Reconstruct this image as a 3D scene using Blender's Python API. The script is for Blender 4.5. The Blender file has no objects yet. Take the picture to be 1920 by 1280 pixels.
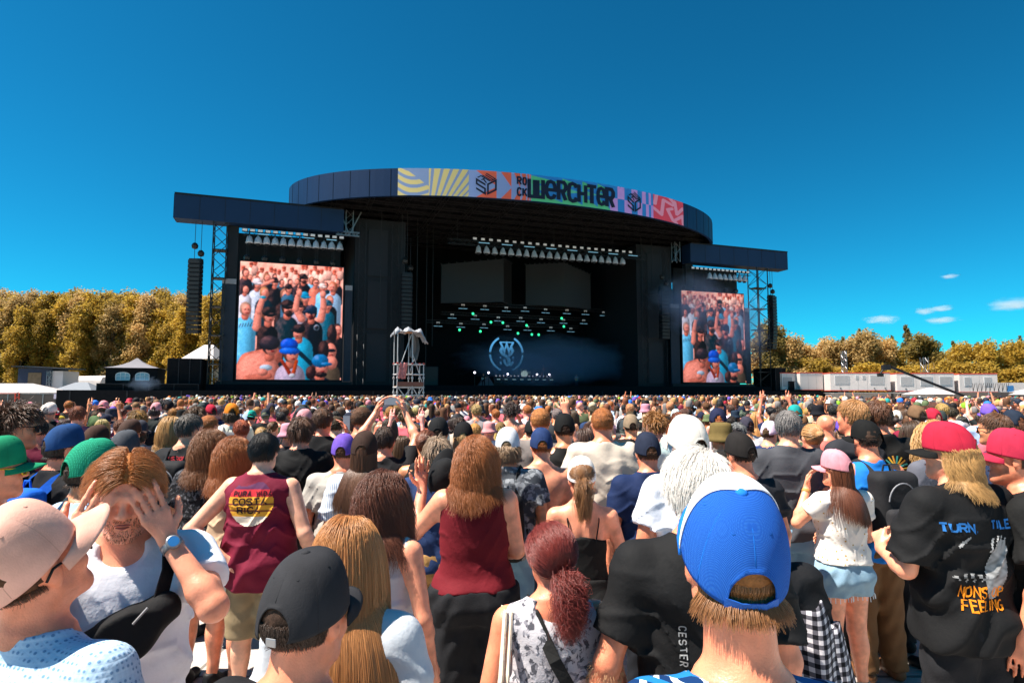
import bpy, bmesh, math, random, time
import numpy as np
from mathutils import Vector, Matrix, Euler
from mathutils.bvhtree import BVHTree
T0 = time.time()
SC = bpy.context.scene
COL = SC.collection
R = math.radians
# ------------------------------------------------------------------ camera
cam_d = bpy.data.cameras.new('camera')
cam_d.sensor_width = 36.0
cam_d.lens = 36.0 * 1150.0 / 1920.0
cam_d.clip_start = 0.05
cam_d.clip_end = 6000.0
cam = bpy.data.objects.new('camera', cam_d)
COL.objects.link(cam)
PITCH = math.atan(98.0 / 1150.0)
cam.location = (0, 0, 2.0)
cam.rotation_euler = (math.pi / 2 + PITCH, 0, 0)
SC.camera = cam
# ------------------------------------------------------------------ sky and sun
SUN_EL, SUN_AZ = R(60), R(-103)            # azimuth from +Y towards +X
w = bpy.data.worlds.new('World'); SC.world = w; w.use_nodes = True
nt = w.node_tree; nt.nodes.clear()
sky = nt.nodes.new('ShaderNodeTexSky'); sky.sky_type = 'NISHITA'
sky.sun_disc = False; sky.sun_elevation = SUN_EL; sky.sun_rotation = SUN_AZ
sky.altitude = 1500; sky.air_density = 1.0; sky.dust_density = 0.7; sky.ozone_density = 4.0
tint = nt.nodes.new('ShaderNodeMix'); tint.data_type = 'RGBA'; tint.blend_type = 'MULTIPLY'
tint.inputs['Factor'].default_value = 1.0
tint.inputs['B'].default_value = (0.064, 0.76, 0.76, 1)
bg = nt.nodes.new('ShaderNodeBackground'); bg.inputs['Strength'].default_value = 0.05
out = nt.nodes.new('ShaderNodeOutputWorld')
gm = nt.nodes.new('ShaderNodeGamma'); gm.inputs['Gamma'].default_value = 1.3
nt.links.new(sky.outputs[0], gm.inputs['Color']); nt.links.new(gm.outputs[0], tint.inputs['A'])
nt.links.new(tint.outputs['Result'], bg.inputs['Color'])
nt.links.new(bg.outputs[0], out.inputs[0])
sun_d = bpy.data.lights.new('sun', 'SUN'); sun_d.energy = 5.0; sun_d.angle = R(0.53)
sun_d.color = (1.0, 0.92, 0.82)
sun = bpy.data.objects.new('sun', sun_d); COL.objects.link(sun)
to_sun = Vector((math.sin(SUN_AZ) * math.cos(SUN_EL), math.cos(SUN_AZ) * math.cos(SUN_EL), math.sin(SUN_EL)))
sun.rotation_euler = to_sun.to_track_quat('Z', 'Y').to_euler()
sun.location = (-40, 0, 60)
vs = SC.view_settings
vs.view_transform = 'Standard'; vs.look = 'None'; vs.gamma = 1.0; vs.use_curve_mapping = False
vs.exposure = 1.15
SC.cycles.max_bounces = 6; SC.cycles.diffuse_bounces = 3; SC.cycles.glossy_bounces = 2
SC.cycles.transmission_bounces = 3; SC.cycles.transparent_max_bounces = 12; SC.cycles.volume_bounces = 1
SC.cycles.use_denoising = True
SC.cycles.caustics_reflective = False; SC.cycles.caustics_refractive = False
# ------------------------------------------------------------------ helpers
def srgb(h):
    if isinstance(h, str):
        h = h.lstrip('#'); c = [int(h[i:i + 2], 16) / 255 for i in (0, 2, 4)]
    else:
        c = [x / 255 for x in h]
    return tuple((x / 12.92 if x <= 0.04045 else ((x + 0.055) / 1.055) ** 2.4) for x in c)

MATS = {}
def principled(name):
    m = bpy.data.materials.new(name); m.use_nodes = True
    n = m.node_tree.nodes; b = n['Principled BSDF']
    return m, m.node_tree, b

def mat(name, color, rough=0.6, metal=0.0, spec=0.3, var=0.15, scale=3.0, bump=0.0, bscale=40.0, emit=None, estr=0.0):
    if name in MATS: return MATS[name]
    m, t, b = principled(name)
    b.inputs['Roughness'].default_value = rough; b.inputs['Metallic'].default_value = metal
    b.inputs['Specular IOR Level'].default_value = spec
    tc = t.nodes.new('ShaderNodeTexCoord')
    no = t.nodes.new('ShaderNodeTexNoise'); no.inputs['Scale'].default_value = scale; no.inputs['Detail'].default_value = 5
    t.links.new(tc.outputs['Object'], no.inputs['Vector'])
    mr = t.nodes.new('ShaderNodeMapRange'); mr.inputs['To Min'].default_value = 1 - var; mr.inputs['To Max'].default_value = 1 + var
    t.links.new(no.outputs['Fac'], mr.inputs['Value'])
    mx = t.nodes.new('ShaderNodeMix'); mx.data_type = 'RGBA'; mx.blend_type = 'MULTIPLY'; mx.inputs['Factor'].default_value = 1
    mx.inputs['A'].default_value = (*color, 1)
    t.links.new(mr.outputs[0], mx.inputs['B'])
    t.links.new(mx.outputs['Result'], b.inputs['Base Color'])
    if bump:
        n2 = t.nodes.new('ShaderNodeTexNoise'); n2.inputs['Scale'].default_value = bscale; n2.inputs['Detail'].default_value = 3
        t.links.new(tc.outputs['Object'], n2.inputs['Vector'])
        bp = t.nodes.new('ShaderNodeBump'); bp.inputs['Strength'].default_value = bump; bp.inputs['Distance'].default_value = 0.02
        t.links.new(n2.outputs['Fac'], bp.inputs['Height']); t.links.new(bp.outputs[0], b.inputs['Normal'])
    if emit:
        b.inputs['Emission Color'].default_value = (*emit, 1); b.inputs['Emission Strength'].default_value = estr
    MATS[name] = m
    return m

def attr_mat(name, rough=0.6, spec=0.3, emission=0.0, gain=1.0):
    """colour read from the mesh's own 'Col' attribute (flat print, picture, per-person cloth)"""
    if name in MATS: return MATS[name]
    m, t, b = principled(name)
    a = t.nodes.new('ShaderNodeAttribute'); a.attribute_name = 'Col'
    b.inputs['Roughness'].default_value = rough; b.inputs['Specular IOR Level'].default_value = spec
    if emission:
        b.inputs['Base Color'].default_value = (0.01, 0.01, 0.012, 1)
        t.links.new(a.outputs['Color'], b.inputs['Emission Color']); b.inputs['Emission Strength'].default_value = emission
    else:
        t.links.new(a.outputs['Color'], b.inputs['Base Color'])
    MATS[name] = m
    return m

def raw_mesh(name, V, Fq, smooth=False):
    """mesh from numpy arrays, all faces of the same size"""
    V = np.asarray(V, dtype=np.float32); Fq = np.asarray(Fq, dtype=np.int32)
    me = bpy.data.meshes.new(name)
    n = Fq.shape[1] if len(Fq) else 4
    me.vertices.add(len(V)); me.vertices.foreach_set('co', V.ravel())
    me.loops.add(Fq.size); me.loops.foreach_set('vertex_index', Fq.ravel())
    me.polygons.add(len(Fq))
    me.polygons.foreach_set('loop_start', np.arange(0, Fq.size, n, dtype=np.int32))
    if smooth: me.polygons.foreach_set('use_smooth', np.ones(len(Fq), dtype=bool))
    me.update(calc_edges=True)
    return me

def set_col(me, cols):
    """per-vertex linear colours"""
    a = me.color_attributes.new('Col', 'FLOAT_COLOR', 'POINT')
    c = np.ones((len(cols), 4), dtype=np.float32); c[:, :3] = cols
    a.data.foreach_set('color', c.ravel())

def tag(o, label=None, cat=None, group=None, kind=None):
    if label: o['label'] = label
    if cat: o['category'] = cat
    if group: o['group'] = group
    if kind: o['kind'] = kind
    return o

def link(name, data, material=None, parent=None, color=None):
    o = bpy.data.objects.new(name, data); COL.objects.link(o)
    if material is not None and len(data.materials) == 0: data.materials.append(material)
    if parent is not None: o.parent = parent
    if color is not None: o.color = (*color, 1)
    return o

def empty(name, loc=(0, 0, 0), rz=0.0, sc=1.0):
    o = bpy.data.objects.new(name, None); COL.objects.link(o)
    o.location = loc; o.rotation_euler = (0, 0, rz); o.scale = (sc,) * 3
    o.empty_display_size = 0.1
    return o

def copy_tree(o, parent=None):
    c = o.copy(); COL.objects.link(c); c.parent = parent
    for ch in o.children: copy_tree(ch, c)
    return c

class MB:
    """collects boxes, bars, tubes, prisms; build() links them as one mesh"""
    def __init__(s): s.v = []; s.f = []
    def add(s, vs, fs):
        n = len(s.v); s.v += [tuple(v) for v in vs]; s.f += [tuple(i + n for i in f) for f in fs]; return s
    def box(s, x0, x1, y0, y1, z0, z1, M=None):
        vs = [(x, y, z) for x in (x0, x1) for y in (y0, y1) for z in (z0, z1)]
        if M is not None: vs = [M @ Vector(v) for v in vs]
        return s.add(vs, [(0, 1, 3, 2), (4, 6, 7, 5), (0, 4, 5, 1), (2, 3, 7, 6), (0, 2, 6, 4), (1, 5, 7, 3)])
    def bar(s, a, b, r, n=4, r2=None, cap=True):
        a = Vector(a); b = Vector(b); d = (b - a)
        if d.length < 1e-6: return s
        d.normalize(); up = Vector((0, 0, 1)) if abs(d.z) < 0.95 else Vector((1, 0, 0))
        x = d.cross(up).normalized(); y = x.cross(d); r2 = r if r2 is None else r2
        vs = []
        for p, rr in ((a, r), (b, r2)):
            for k in range(n):
                t = 2 * math.pi * (k + .5) / n
                vs.append(p + x * math.cos(t) * rr + y * math.sin(t) * rr)
        fs = [(k, (k + 1) % n, n + (k + 1) % n, n + k) for k in range(n)]
        if cap: fs += [tuple(range(n - 1, -1, -1)), tuple(range(n, 2 * n))]
        return s.add(vs, fs)
    def path(s, pts, r, n=6):
        pts = [Vector(p) for p in pts]; vs = []; prev = None
        rr = r if isinstance(r, (list, tuple)) else [r] * len(pts)
        for i, p in enumerate(pts):
            d = (pts[min(i + 1, len(pts) - 1)] - pts[max(i - 1, 0)]).normalized()
            if prev is None:
                up = Vector((0, 0, 1)) if abs(d.z) < 0.9 else Vector((1, 0, 0)); x = d.cross(up).normalized()
            else: x = (prev - d * prev.dot(d)).normalized()
            prev = x; y = x.cross(d)
            for k in range(n):
                t = 2 * math.pi * k / n; vs.append(p + (x * math.cos(t) + y * math.sin(t)) * rr[i])
        fs = []
        for i in range(len(pts) - 1):
            for k in range(n): fs.append((i * n + k, i * n + (k + 1) % n, (i + 1) * n + (k + 1) % n, (i + 1) * n + k))
        fs += [tuple(range(n - 1, -1, -1)), tuple(range((len(pts) - 1) * n, len(pts) * n))]
        return s.add(vs, fs)
    def lathe(s, prof, c=(0, 0, 0), n=16, M=None, sx=1.0, sy=1.0):
        vs = []
        for (r, z) in prof:
            for k in range(n):
                t = 2 * math.pi * k / n; p = Vector((c[0] + r * math.cos(t) * sx, c[1] + r * math.sin(t) * sy, c[2] + z)); vs.append(M @ p if M is not None else p)
        fs = []
        for i in range(len(prof) - 1):
            for k in range(n): fs.append((i * n + k, i * n + (k + 1) % n, (i + 1) * n + (k + 1) % n, (i + 1) * n + k))
        fs += [tuple(range(n - 1, -1, -1)), tuple(range((len(prof) - 1) * n, len(prof) * n))]
        return s.add(vs, fs)
    def truss(s, a, b, wd, r=0.03, step=None, flat=False):
        """box truss from a to b with square section wd and zigzag bracing"""
        a = Vector(a); b = Vector(b); d = b - a; L = d.length; d.normalize()
        up = Vector((0, 0, 1)) if abs(d.z) < 0.9 else Vector((0, 1, 0))
        x = d.cross(up).normalized(); y = x.cross(d).normalized(); h = wd / 2
        cs = [(-h, -h), (h, -h), (h, h), (-h, h)]
        for (p, q) in cs: s.bar(a + x * p + y * q, b + x * p + y * q, r, 4)
        n = max(1, int(round(L / (step or wd * 1.1)))); st = L / n
        for i in range(n):
            for k in range(4):
                (p0, q0), (p1, q1) = cs[k], cs[(k + 1) % 4]
                if (i + k) % 2: p0, q0, p1, q1 = p1, q1, p0, q0
                s.bar(a + d * st * i + x * p0 + y * q0, a + d * st * (i + 1) + x * p1 + y * q1, r * .6, 3, cap=False)
        return s
    def mesh(s, name, smooth=False):
        me = bpy.data.meshes.new(name); me.from_pydata([tuple(v) for v in s.v], [], s.f)
        if smooth: me.polygons.foreach_set('use_smooth', [True] * len(me.polygons))
        me.update(); return me
    def build(s, name, material, parent=None, smooth=False, color=None):
        return link(name, s.mesh(name, smooth), material, parent, color)

def bevel(o, wdt=0.02, seg=2):
    m = o.modifiers.new('bevel', 'BEVEL'); m.width = wdt; m.segments = seg; m.limit_method = 'ANGLE'
    return o

def stroke2d(pts, th, closed=False):
    """thick polyline in 2D -> (verts, quads), mitred"""
    P = [np.array(p, float) for p in pts]; n = len(P); L = []; Rr = []
    for i in range(n):
        a = P[i - 1] if (i > 0 or closed) else None; b = P[(i + 1) % n] if (i < n - 1 or closed) else None
        d0 = (P[i] - a) if a is not None else (b - P[i]); d1 = (b - P[i]) if b is not None else d0
        d0 = d0 / (np.linalg.norm(d0) + 1e-9); d1 = d1 / (np.linalg.norm(d1) + 1e-9)
        n0 = np.array([-d0[1], d0[0]]); n1 = np.array([-d1[1], d1[0]]); m = n0 + n1; m /= (np.linalg.norm(m) + 1e-9)
        k = th / 2 / max(0.35, float(m @ n0)); L.append(P[i] + m * k); Rr.append(P[i] - m * k)
    vs = []; fs = []
    for l, r in zip(L, Rr): vs += [l, r]
    for i in range(n - 1 + (1 if closed else 0)):
        j = (i + 1) % n; fs.append((2 * i, 2 * i + 1, 2 * j + 1, 2 * j))
    return vs, fs

def arc(cx, cy, rx, ry, a0, a1, n=8):
    return [(cx + rx * math.cos(R(a0 + (a1 - a0) * i / n)), cy + ry * math.sin(R(a0 + (a1 - a0) * i / n))) for i in range(n + 1)]

# block letters as strokes in a unit box (x 0..1, y 0..1)
GL = {
 'A': [[(0, 0), (.5, 1), (1, 0)], [(.2, .36), (.8, .36)]],
 'B': [[(0, 0), (0, 1), (.7, 1), (.9, .85), (.9, .65), (.7, .52), (0, .52)], [(.7, .52), (1, .38), (1, .15), (.8, 0), (0, 0)]],
 'C': [[(1, .78), (.85, .95), (.5, 1), (.15, .93), (0, .7), (0, .3), (.15, .07), (.5, 0), (.85, .05), (1, .22)]],
 'D': [[(0, 0), (0, 1), (.6, 1), (.95, .8), (.95, .2), (.6, 0), (0, 0)]],
 'E': [[(1, 1), (0, 1), (0, 0), (1, 0)], [(0, .5), (.8, .5)]],
 'F': [[(1, 1), (0, 1), (0, 0)], [(0, .5), (.8, .5)]],
 'G': [[(1, .8), (.6, 1), (.2, .95), (0, .7), (0, .3), (.2, .05), (.6, 0), (1, .15), (1, .48), (.6, .48)]],
 'H': [[(0, 0), (0, 1)], [(1, 0), (1, 1)], [(0, .5), (1, .5)]],
 'I': [[(.5, 0), (.5, 1)]],
 'K': [[(0, 0), (0, 1)], [(1, 1), (0, .45)], [(.25, .6), (1, 0)]],
 'L': [[(0, 1), (0, 0), (1, 0)]],
 'M': [[(0, 0), (0, 1), (.5, .4), (1, 1), (1, 0)]],
 'N': [[(0, 0), (0, 1), (1, 0), (1, 1)]],
 'O': [[(.5, 1), (.15, .93), (0, .7), (0, .3), (.15, .07), (.5, 0), (.85, .07), (1, .3), (1, .7), (.85, .93), (.5, 1)]],
 'P': [[(0, 0), (0, 1), (.75, 1), (1, .85), (1, .62), (.75, .48), (0, .48)]],
 'R': [[(0, 0), (0, 1), (.75, 1), (1, .85), (1, .65), (.75, .5), (0, .5)], [(.5, .5), (1, 0)]],
 'S': [[(1, .82), (.75, 1), (.25, 1), (0, .82), (0, .65), (.25, .52), (.75, .48), (1, .35), (1, .18), (.75, 0), (.25, 0), (0, .18)]],
 'T': [[(0, 1), (1, 1)], [(.5, 1), (.5, 0)]],
 'U': [[(0, 1), (0, .25), (.2, .03), (.8, .03), (1, .25), (1, 1)]],
 'V': [[(0, 1), (.5, 0), (1, 1)]],
 'W': [[(0, 1), (.25, 0), (.5, .8), (.75, 0), (1, 1)]],
 'Y': [[(0, 1), (.5, .5), (1, 1)], [(.5, .5), (.5, 0)]],
 'e': [[(.04, .5), (.96, .5), (.96, .72), (.8, .94), (.5, 1), (.2, .94), (.02, .7), (.02, .3), (.2, .06), (.5, 0), (.8, .06), (.96, .24)]],
 '.': [[(.4, 0), (.6, 0)]], '0': [[(.5, 1), (.1, .85), (0, .5), (.1, .15), (.5, 0), (.9, .15), (1, .5), (.9, .85), (.5, 1)]],
 '1': [[(.2, .8), (.55, 1), (.55, 0)]], '-': [[(.1, .5), (.9, .5)]],
 '5': [[(1, 1), (.1, 1), (.1, .55), (.7, .6), (1, .42), (1, .18), (.7, 0), (.1, .05)]],
}
def glyphs(text, x, y, h, wd, gap, th, slant=0.0):
    """list of (verts2d, faces) for a word whose letters are h high and wd wide, starting at x"""
    V = []; Fc = []
    for ch in text:
        if ch == ' ': x += wd * .7 + gap; continue
        ww = wd * (.35 if ch in 'I.' else (1.25 if ch in 'MW' else 1.0))
        for st in GL[ch]:
            pts = [(x + px * ww + slant * py * h, y + py * h) for px, py in st]
            v, f = stroke2d(pts, th); n = len(V); V += v; Fc += [tuple(i + n for i in q) for q in f]
        x += ww + gap
    return V, Fc
# ------------------------------------------------------------------ ground
def ground_material():
    m, t, b = principled('pale_floor_plates')
    tc = t.nodes.new('ShaderNodeTexCoord')
    n1 = t.nodes.new('ShaderNodeTexNoise'); n1.inputs['Scale'].default_value = .9; n1.inputs['Detail'].default_value = 6
    n2 = t.nodes.new('ShaderNodeTexNoise'); n2.inputs['Scale'].default_value = 14; n2.inputs['Detail'].default_value = 6
    wv = t.nodes.new('ShaderNodeTexWave'); wv.inputs['Scale'].default_value = 9.0; wv.inputs['Distortion'].default_value = .4
    wv.bands_direction = 'Y'
    br = t.nodes.new('ShaderNodeTexBrick'); br.inputs['Scale'].default_value = .33; br.inputs['Mortar Size'].default_value = .005
    br.inputs['Color1'].default_value = (.56, .50, .45, 1); br.inputs['Color2'].default_value = (.50, .45, .41, 1); br.inputs['Mortar'].default_value = (.2, .18, .16, 1)
    for nn in (n1, n2, wv, br): t.links.new(tc.outputs['Object'], nn.inputs['Vector'])
    mx = t.nodes.new('ShaderNodeMix'); mx.data_type = 'RGBA'; mx.blend_type = 'MULTIPLY'; mx.inputs['Factor'].default_value = .55
    mr = t.nodes.new('ShaderNodeMapRange'); mr.inputs['From Min'].default_value = .25; mr.inputs['From Max'].default_value = .7
    mr.inputs['To Min'].default_value = .55; mr.inputs['To Max'].default_value = 1.08
    ad = t.nodes.new('ShaderNodeMath'); ad.operation = 'MULTIPLY_ADD'; ad.inputs[1].default_value = .5
    t.links.new(n1.outputs['Fac'], ad.inputs[0])
    h = t.nodes.new('ShaderNodeMath'); h.operation = 'MULTIPLY'; h.inputs[1].default_value = .5
    t.links.new(n2.outputs['Fac'], h.inputs[0]); t.links.new(h.outputs[0], ad.inputs[2])
    t.links.new(ad.outputs[0], mr.inputs['Value'])
    t.links.new(br.outputs['Color'], mx.inputs['A']); t.links.new(mr.outputs[0], mx.inputs['B'])
    t.links.new(mx.outputs['Result'], b.inputs['Base Color'])
    bp = t.nodes.new('ShaderNodeBump'); bp.inputs['Strength'].default_value = .5; bp.inputs['Distance'].default_value = .012
    t.links.new(wv.outputs['Fac'], bp.inputs['Height']); t.links.new(bp.outputs[0], b.inputs['Normal'])
    b.inputs['Roughness'].default_value = .75
    return m
g = MB().add([(-70, -14, 0), (80, -14, 0), (80, 86, 0), (-70, 86, 0)], [(0, 1, 2, 3)]).build('floor_plates', ground_material())
tag(g, kind='structure')
g = MB().add([(-2500, -600, -.02), (2500, -600, -.02), (2500, 3000, -.02), (-2500, 3000, -.02)], [(0, 1, 2, 3)]).build('ground', mat('dry_grass', (.16, .13, .06), .9, var=.4, scale=.2))
tag(g, kind='structure')

# ------------------------------------------------------------------ the stage, in its own frame: s along the front, w backwards, z up
TH = R(19.5)
SO = Vector((0, 76.0, 0))
SM = Matrix.Translation(SO) @ Matrix.Rotation(TH, 4, 'Z')
def S(s, w, z): return SM @ Vector((s, w, z))
def stage_empty(name, s, w, z=0.0, rz=0.0):
    return empty(name, S(s, w, z), TH + rz)
BLACK = mat('black_stage_cloth', (.006, .0065, .008), .85, spec=.15, var=.4)
BLACK2 = mat('black_paint', (.012, .013, .016), .6, spec=.3, var=.3)
NAVY = mat('navy_header_cloth', (.005, .026, .075), .6, spec=.3, var=.12, scale=.4)
STEEL = mat('dark_steel', (.035, .034, .034), .45, metal=.6)
ALU = mat('aluminium', (.3, .3, .31), .4, metal=.8)
ALUD = mat('weathered_truss', (.022, .022, .024), .5, metal=.5)
GREY = mat('grey_band', (.28, .28, .30), .6)
LEDOFF = mat('unlit_led_wall', (.028, .027, .027), .5, var=.08)
CX = 2.4
EA, EB, EW = 29.0, 14.6, 4.0
def fas(a):            # a: ellipse angle, 0 = front centre
    return (CX + EA * math.sin(a), EW - EB * math.cos(a))
A0, A1 = -R(118), R(118)
NF = 720
AL = np.linspace(A0, A1, NF + 1)
FP = np.array([fas(a) for a in AL]); SEG = np.r_[0, np.cumsum(np.linalg.norm(np.diff(FP, axis=0), axis=1))]
ZB, ZT = 23.0, 26.0
def at_s(s):           # front-side ellipse angle for a stage s
    return math.asin(max(-1, min(1, (s - CX) / EA)))
PXT = ([745, 800, 900, 1000, 1100, 1200, 1280], [-15.55, -12.64, -7.1, -1.26, 5.33, 12.71, 20.17])
def pxa(p):            # the print runs along the fascia; p is a running mark 745..1280
    return at_s(float(np.interp(p, *PXT)))
stage = stage_empty('festival_stage', 0, 0)
tag(stage, 'huge black open-air stage with curved roof band and two wing headers', 'stage')

def ribbon(a_list, z0, z1, off):
    P = []
    for a in a_list:
        s, ww = fas(a); n = Vector((math.sin(a) / EA, -math.cos(a) / EB)).normalized()
        P.append((s + n.x * off, ww + n.y * off))
    V = [(p[0], p[1], z0) for p in P] + [(p[0], p[1], z1) for p in P]; n = len(P)
    return V, [(i, i + 1, n + i + 1, n + i) for i in range(n - 1)]
mb = MB()
al = list(np.linspace(A0, A1, 97))
V, Fc = ribbon(al, ZB, ZT, 0); mb.add(V, Fc)
V, Fc = ribbon(al, ZB, ZT, -.35); mb.add(V, [f[::-1] for f in Fc])
n = len(al)
for zz in (0, n):
    a_, b_ = ribbon(al, ZB, ZT, 0)[0][zz:zz + n], ribbon(al, ZB, ZT, -.35)[0][zz:zz + n]
    mb.add(a_ + b_, [(i, i + 1, n + i + 1, n + i) for i in range(n - 1)])
FASC = mat('fascia_navy_skin', (.004, .024, .075), .5, spec=.2, var=.08, scale=.3)
fo = mb.build('roof_fascia', FASC, stage)
for a in np.arange(-1.5, 1.55, .1):
    s_, w_ = fas(a)
    if -15.6 < s_ < 20.3: continue
    MB().bar((s_, w_, ZB + .02), (s_, w_, ZT - .02), .03, 4).build('panel_seam', BLACK2, fo)
# printed banner on the fascia
def fascia_pattern():
    nx, ny = 1100, 64
    px = np.linspace(745, 1280, nx + 1); v = np.linspace(0, 1, ny + 1)
    X, Vv = np.meshgrid(px, v); X = X.ravel(); Vv = Vv.ravel()
    C = np.zeros((len(X), 3)); C[:] = srgb('7a92c8')
    yel, bl = srgb('dcc682'), srgb('8296bd')
    m = X < 878
    u = (X - 745) / 133.0
    k = u * 2.2 + .0
    fan = np.sin((np.where(u > .42, (u - .42) / (.75 + .55 * Vv), 0)) * 62 + 1.2) > -.45
    lft = np.sin((u * 1.1 + Vv * 1.0 + .32 * np.sin(u * 5 + 1) - .55 * u * u) * 21) > -.25
    wedge = (u > .12 + .28 * (1 - Vv)) & (u < .44) & (Vv > .95 - 1.9 * (u - .12)) & (Vv > .25)
    yy = np.where(u > .44, fan, lft) & ~wedge
    C[m] = np.where(yy[m][:, None], yel, bl)
    m = (X >= 878) & (X < 996); C[m] = srgb('8fa2d2')
    org = srgb('f0694c')
    for (x0, x1) in ((892, 930), (938, 958), (963, 975), (977, 986), (988, 992), (993, 995)):
        t = (X - x0) / (x1 - x0); mm = (X >= x0) & (X < x1)
        tri = (Vv > 1 - .55 * t) | (Vv < .42 * t)
        C[mm & tri] = org
    m = (X >= 996) & (X < 1155); C[m] = srgb('2f86cf'); gr = srgb('5cc489')
    for x0, x1 in ((996, 1052), (1052, 1090), (1090, 1118), (1118, 1140), (1140, 1155)):
        t = (X - x0) / (x1 - x0); mm = (X >= x0) & (X < x1)
        C[mm & (Vv < .40 * (1 - t) + .05)] = gr; C[mm & (np.abs(Vv - .80) < .17 * (1 - t))] = gr
        C[mm & (np.abs(Vv - .52) < .13 * (1 - t))] = srgb('63c9a0')
    m = (X >= 1140) & (X < 1222); C[m] = srgb('2f86cf')
    e = [1140, 1155, 1168, 1182, 1194, 1203, 1209, 1214, 1218, 1222]
    for i in range(len(e) - 1):
        mm = (X >= e[i]) & (X < e[i + 1]); top = Vv > .5
        C[mm & (top if i % 2 else ~top)] = srgb('cf9be0')
    m = X >= 1222; C[m] = srgb('ee4a5e')
    u = (X - 1222) / 58.0
    def band(p0, p1, th):
        d = np.array(p1, float) - p0; L = d @ d
        t = np.clip(((u - p0[0]) * d[0] + (Vv - p0[1]) * d[1]) / L, 0, 1)
        return np.hypot(u - p0[0] - t * d[0], (Vv - p0[1] - t * d[1])) < th
    for a, b in (((.02, .42), (.25, .22)), ((.25, .22), (.32, .86)), ((.32, .86), (.62, .74)), ((.1, .98), (.05, .62)), ((.45, .5), (.62, .1)), ((.45, .5), (.6, .58)),
                 ((.62, .1), (.75, .02)), ((.7, .9), (.76, .4)), ((.76, .4), (.98, .72)), ((.72, .15), (.97, .4)), ((.97, .4), (.99, .05)), ((.55, .98), (.7, .8))):
        C[m & band(a, b, .055)] = srgb('f79cb4')
    a = np.array([pxa(p) for p in px])
    V = []
    for vv in v:
        ss = CX + EA * np.sin(a); ww = EW - EB * np.cos(a); nx_ = np.sin(a) / EA; ny_ = -np.cos(a) / EB; ln = np.hypot(nx_, ny_)
        V.append(np.stack([ss + nx_ / ln * .06, ww + ny_ / ln * .06, np.full_like(a, ZB + .02 + (ZT - ZB - .04) * vv)], 1))
    V = np.concatenate(V); idx = np.arange(len(V)).reshape(ny + 1, nx + 1)
    Fq = np.stack([idx[:-1, :-1], idx[:-1, 1:], idx[1:, 1:], idx[1:, :-1]], -1).reshape(-1, 4)
    me = raw_mesh('printed_banner', V, Fq); set_col(me, C)
    link('printed_banner', me, attr_mat('banner_print', .55, .3), stage)
fascia_pattern()
INK = mat('banner_ink', (.006, .012, .035), .6, var=.05)
def fascia_mark(name, V2, F2, off=.12):
    V = []
    for p, v in V2:
        a = pxa(p); s, ww = fas(a); n = Vector((math.sin(a) / EA, -math.cos(a) / EB)).normalized()
        V.append((s + n.x * off, ww + n.y * off, ZB + (ZT - ZB) * v))
    me = bpy.data.meshes.new(name); me.from_pydata(V, [], F2); me.update()
    return link(name, me, INK, stage)
def word_px(items):
    V = []; Fc = []
    for ch, x0, x1, y0, y1, th in items:
        if ch == 'w':
            sts = [[(0, 1), (0, 0), (.36, 0), (.36, .8), (.5, .8), (.5, 0)], [(.5, .8), (1, .8), (1, 0), (.72, 0), (.72, .55)]]
            sts = [[(.0, 1), (.0, .03), (.42, .03), (.42, .86), (.62, .86), (.62, .03), (1, .03), (1, 1)]]
        else: sts = GL[ch]
        ax = (x1 - x0); ay = (y1 - y0)
        for st in sts:
            # strokes are laid in metres so they keep an even width, then turned back into marks
            kx, ky = .058, 3.0
            v, f = stroke2d([((x0 + px * ax) * kx, (y0 + py * ay) * ky) for px, py in st], th)
            n = len(V); V += [(q[0] / kx, q[1] / ky) for q in v]; Fc += [tuple(i + n for i in q) for q in f]
    return V, Fc
fascia_mark('lettering', *word_px([('R', 969.5, 976, .58, .84, .19), ('O', 980, 986, .58, .84, .19), ('C', 969.5, 976, .16, .44, .19), ('K', 980, 987, .16, .44, .19),
    ('w', 992, 1017, .15, .82, .40), ('e', 1023, 1039, .17, .80, .38), ('R', 1045, 1058, .15, .82, .40), ('C', 1064, 1078, .15, .82, .40), ('H', 1083, 1096, .15, .82, .40),
    ('T', 1099, 1115, .15, .82, .40), ('e', 1118, 1130, .17, .80, .36), ('R', 1134, 1146, .13, .82, .40)]))
def cube_logo(cx, hw):
    V = []; Fc = []
    def put(st, th, o, ex, ey, closed=False):
        v, f = stroke2d(st, th, closed); n = len(V)
        for q in v: V.append((cx + hw * (o[0] + ex[0] * q[0] + ey[0] * q[1]), .5 + .42 * (o[1] + ex[1] * q[0] + ey[1] * q[1])))
        Fc.extend(tuple(i + n for i in q) for q in f)
    # left face '5', right face '0', top face two letters
    o, ex, ey = (-1, -.5), (.92, -.46), (0, .98)
    put([(1, .9), (.05, .9), (.05, .52), (.95, .52), (.95, .08), (0, .08)], .18, o, ex, ey)
    o, ex, ey = (.08, -.96), (.92, .46), (0, .98)
    put([(.08, .08), (.92, .08), (.92, .92), (.08, .92)], .18, o, ex, ey, True)
    o, ex, ey = (-.98, .52), (.98, -.48), (.95, .46)
    put([(.06, .06), (.06, .42), (.45, .42), (.45, .06)], .11, o, ex, ey); put([(.45, .25), (.95, .06)], .11, o, ex, ey); put([(.45, .42), (.95, .42)], .11, o, ex, ey)
    put([(.06, .55), (.95, .55), (.95, .95), (.06, .95)], .10, o, ex, ey); put([(.95, .75), (.15, .75)], .10, o, ex, ey)
    fascia_mark('cube_emblem', V, Fc)
cube_logo(911, 19); cube_logo(1187, 13)

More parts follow.
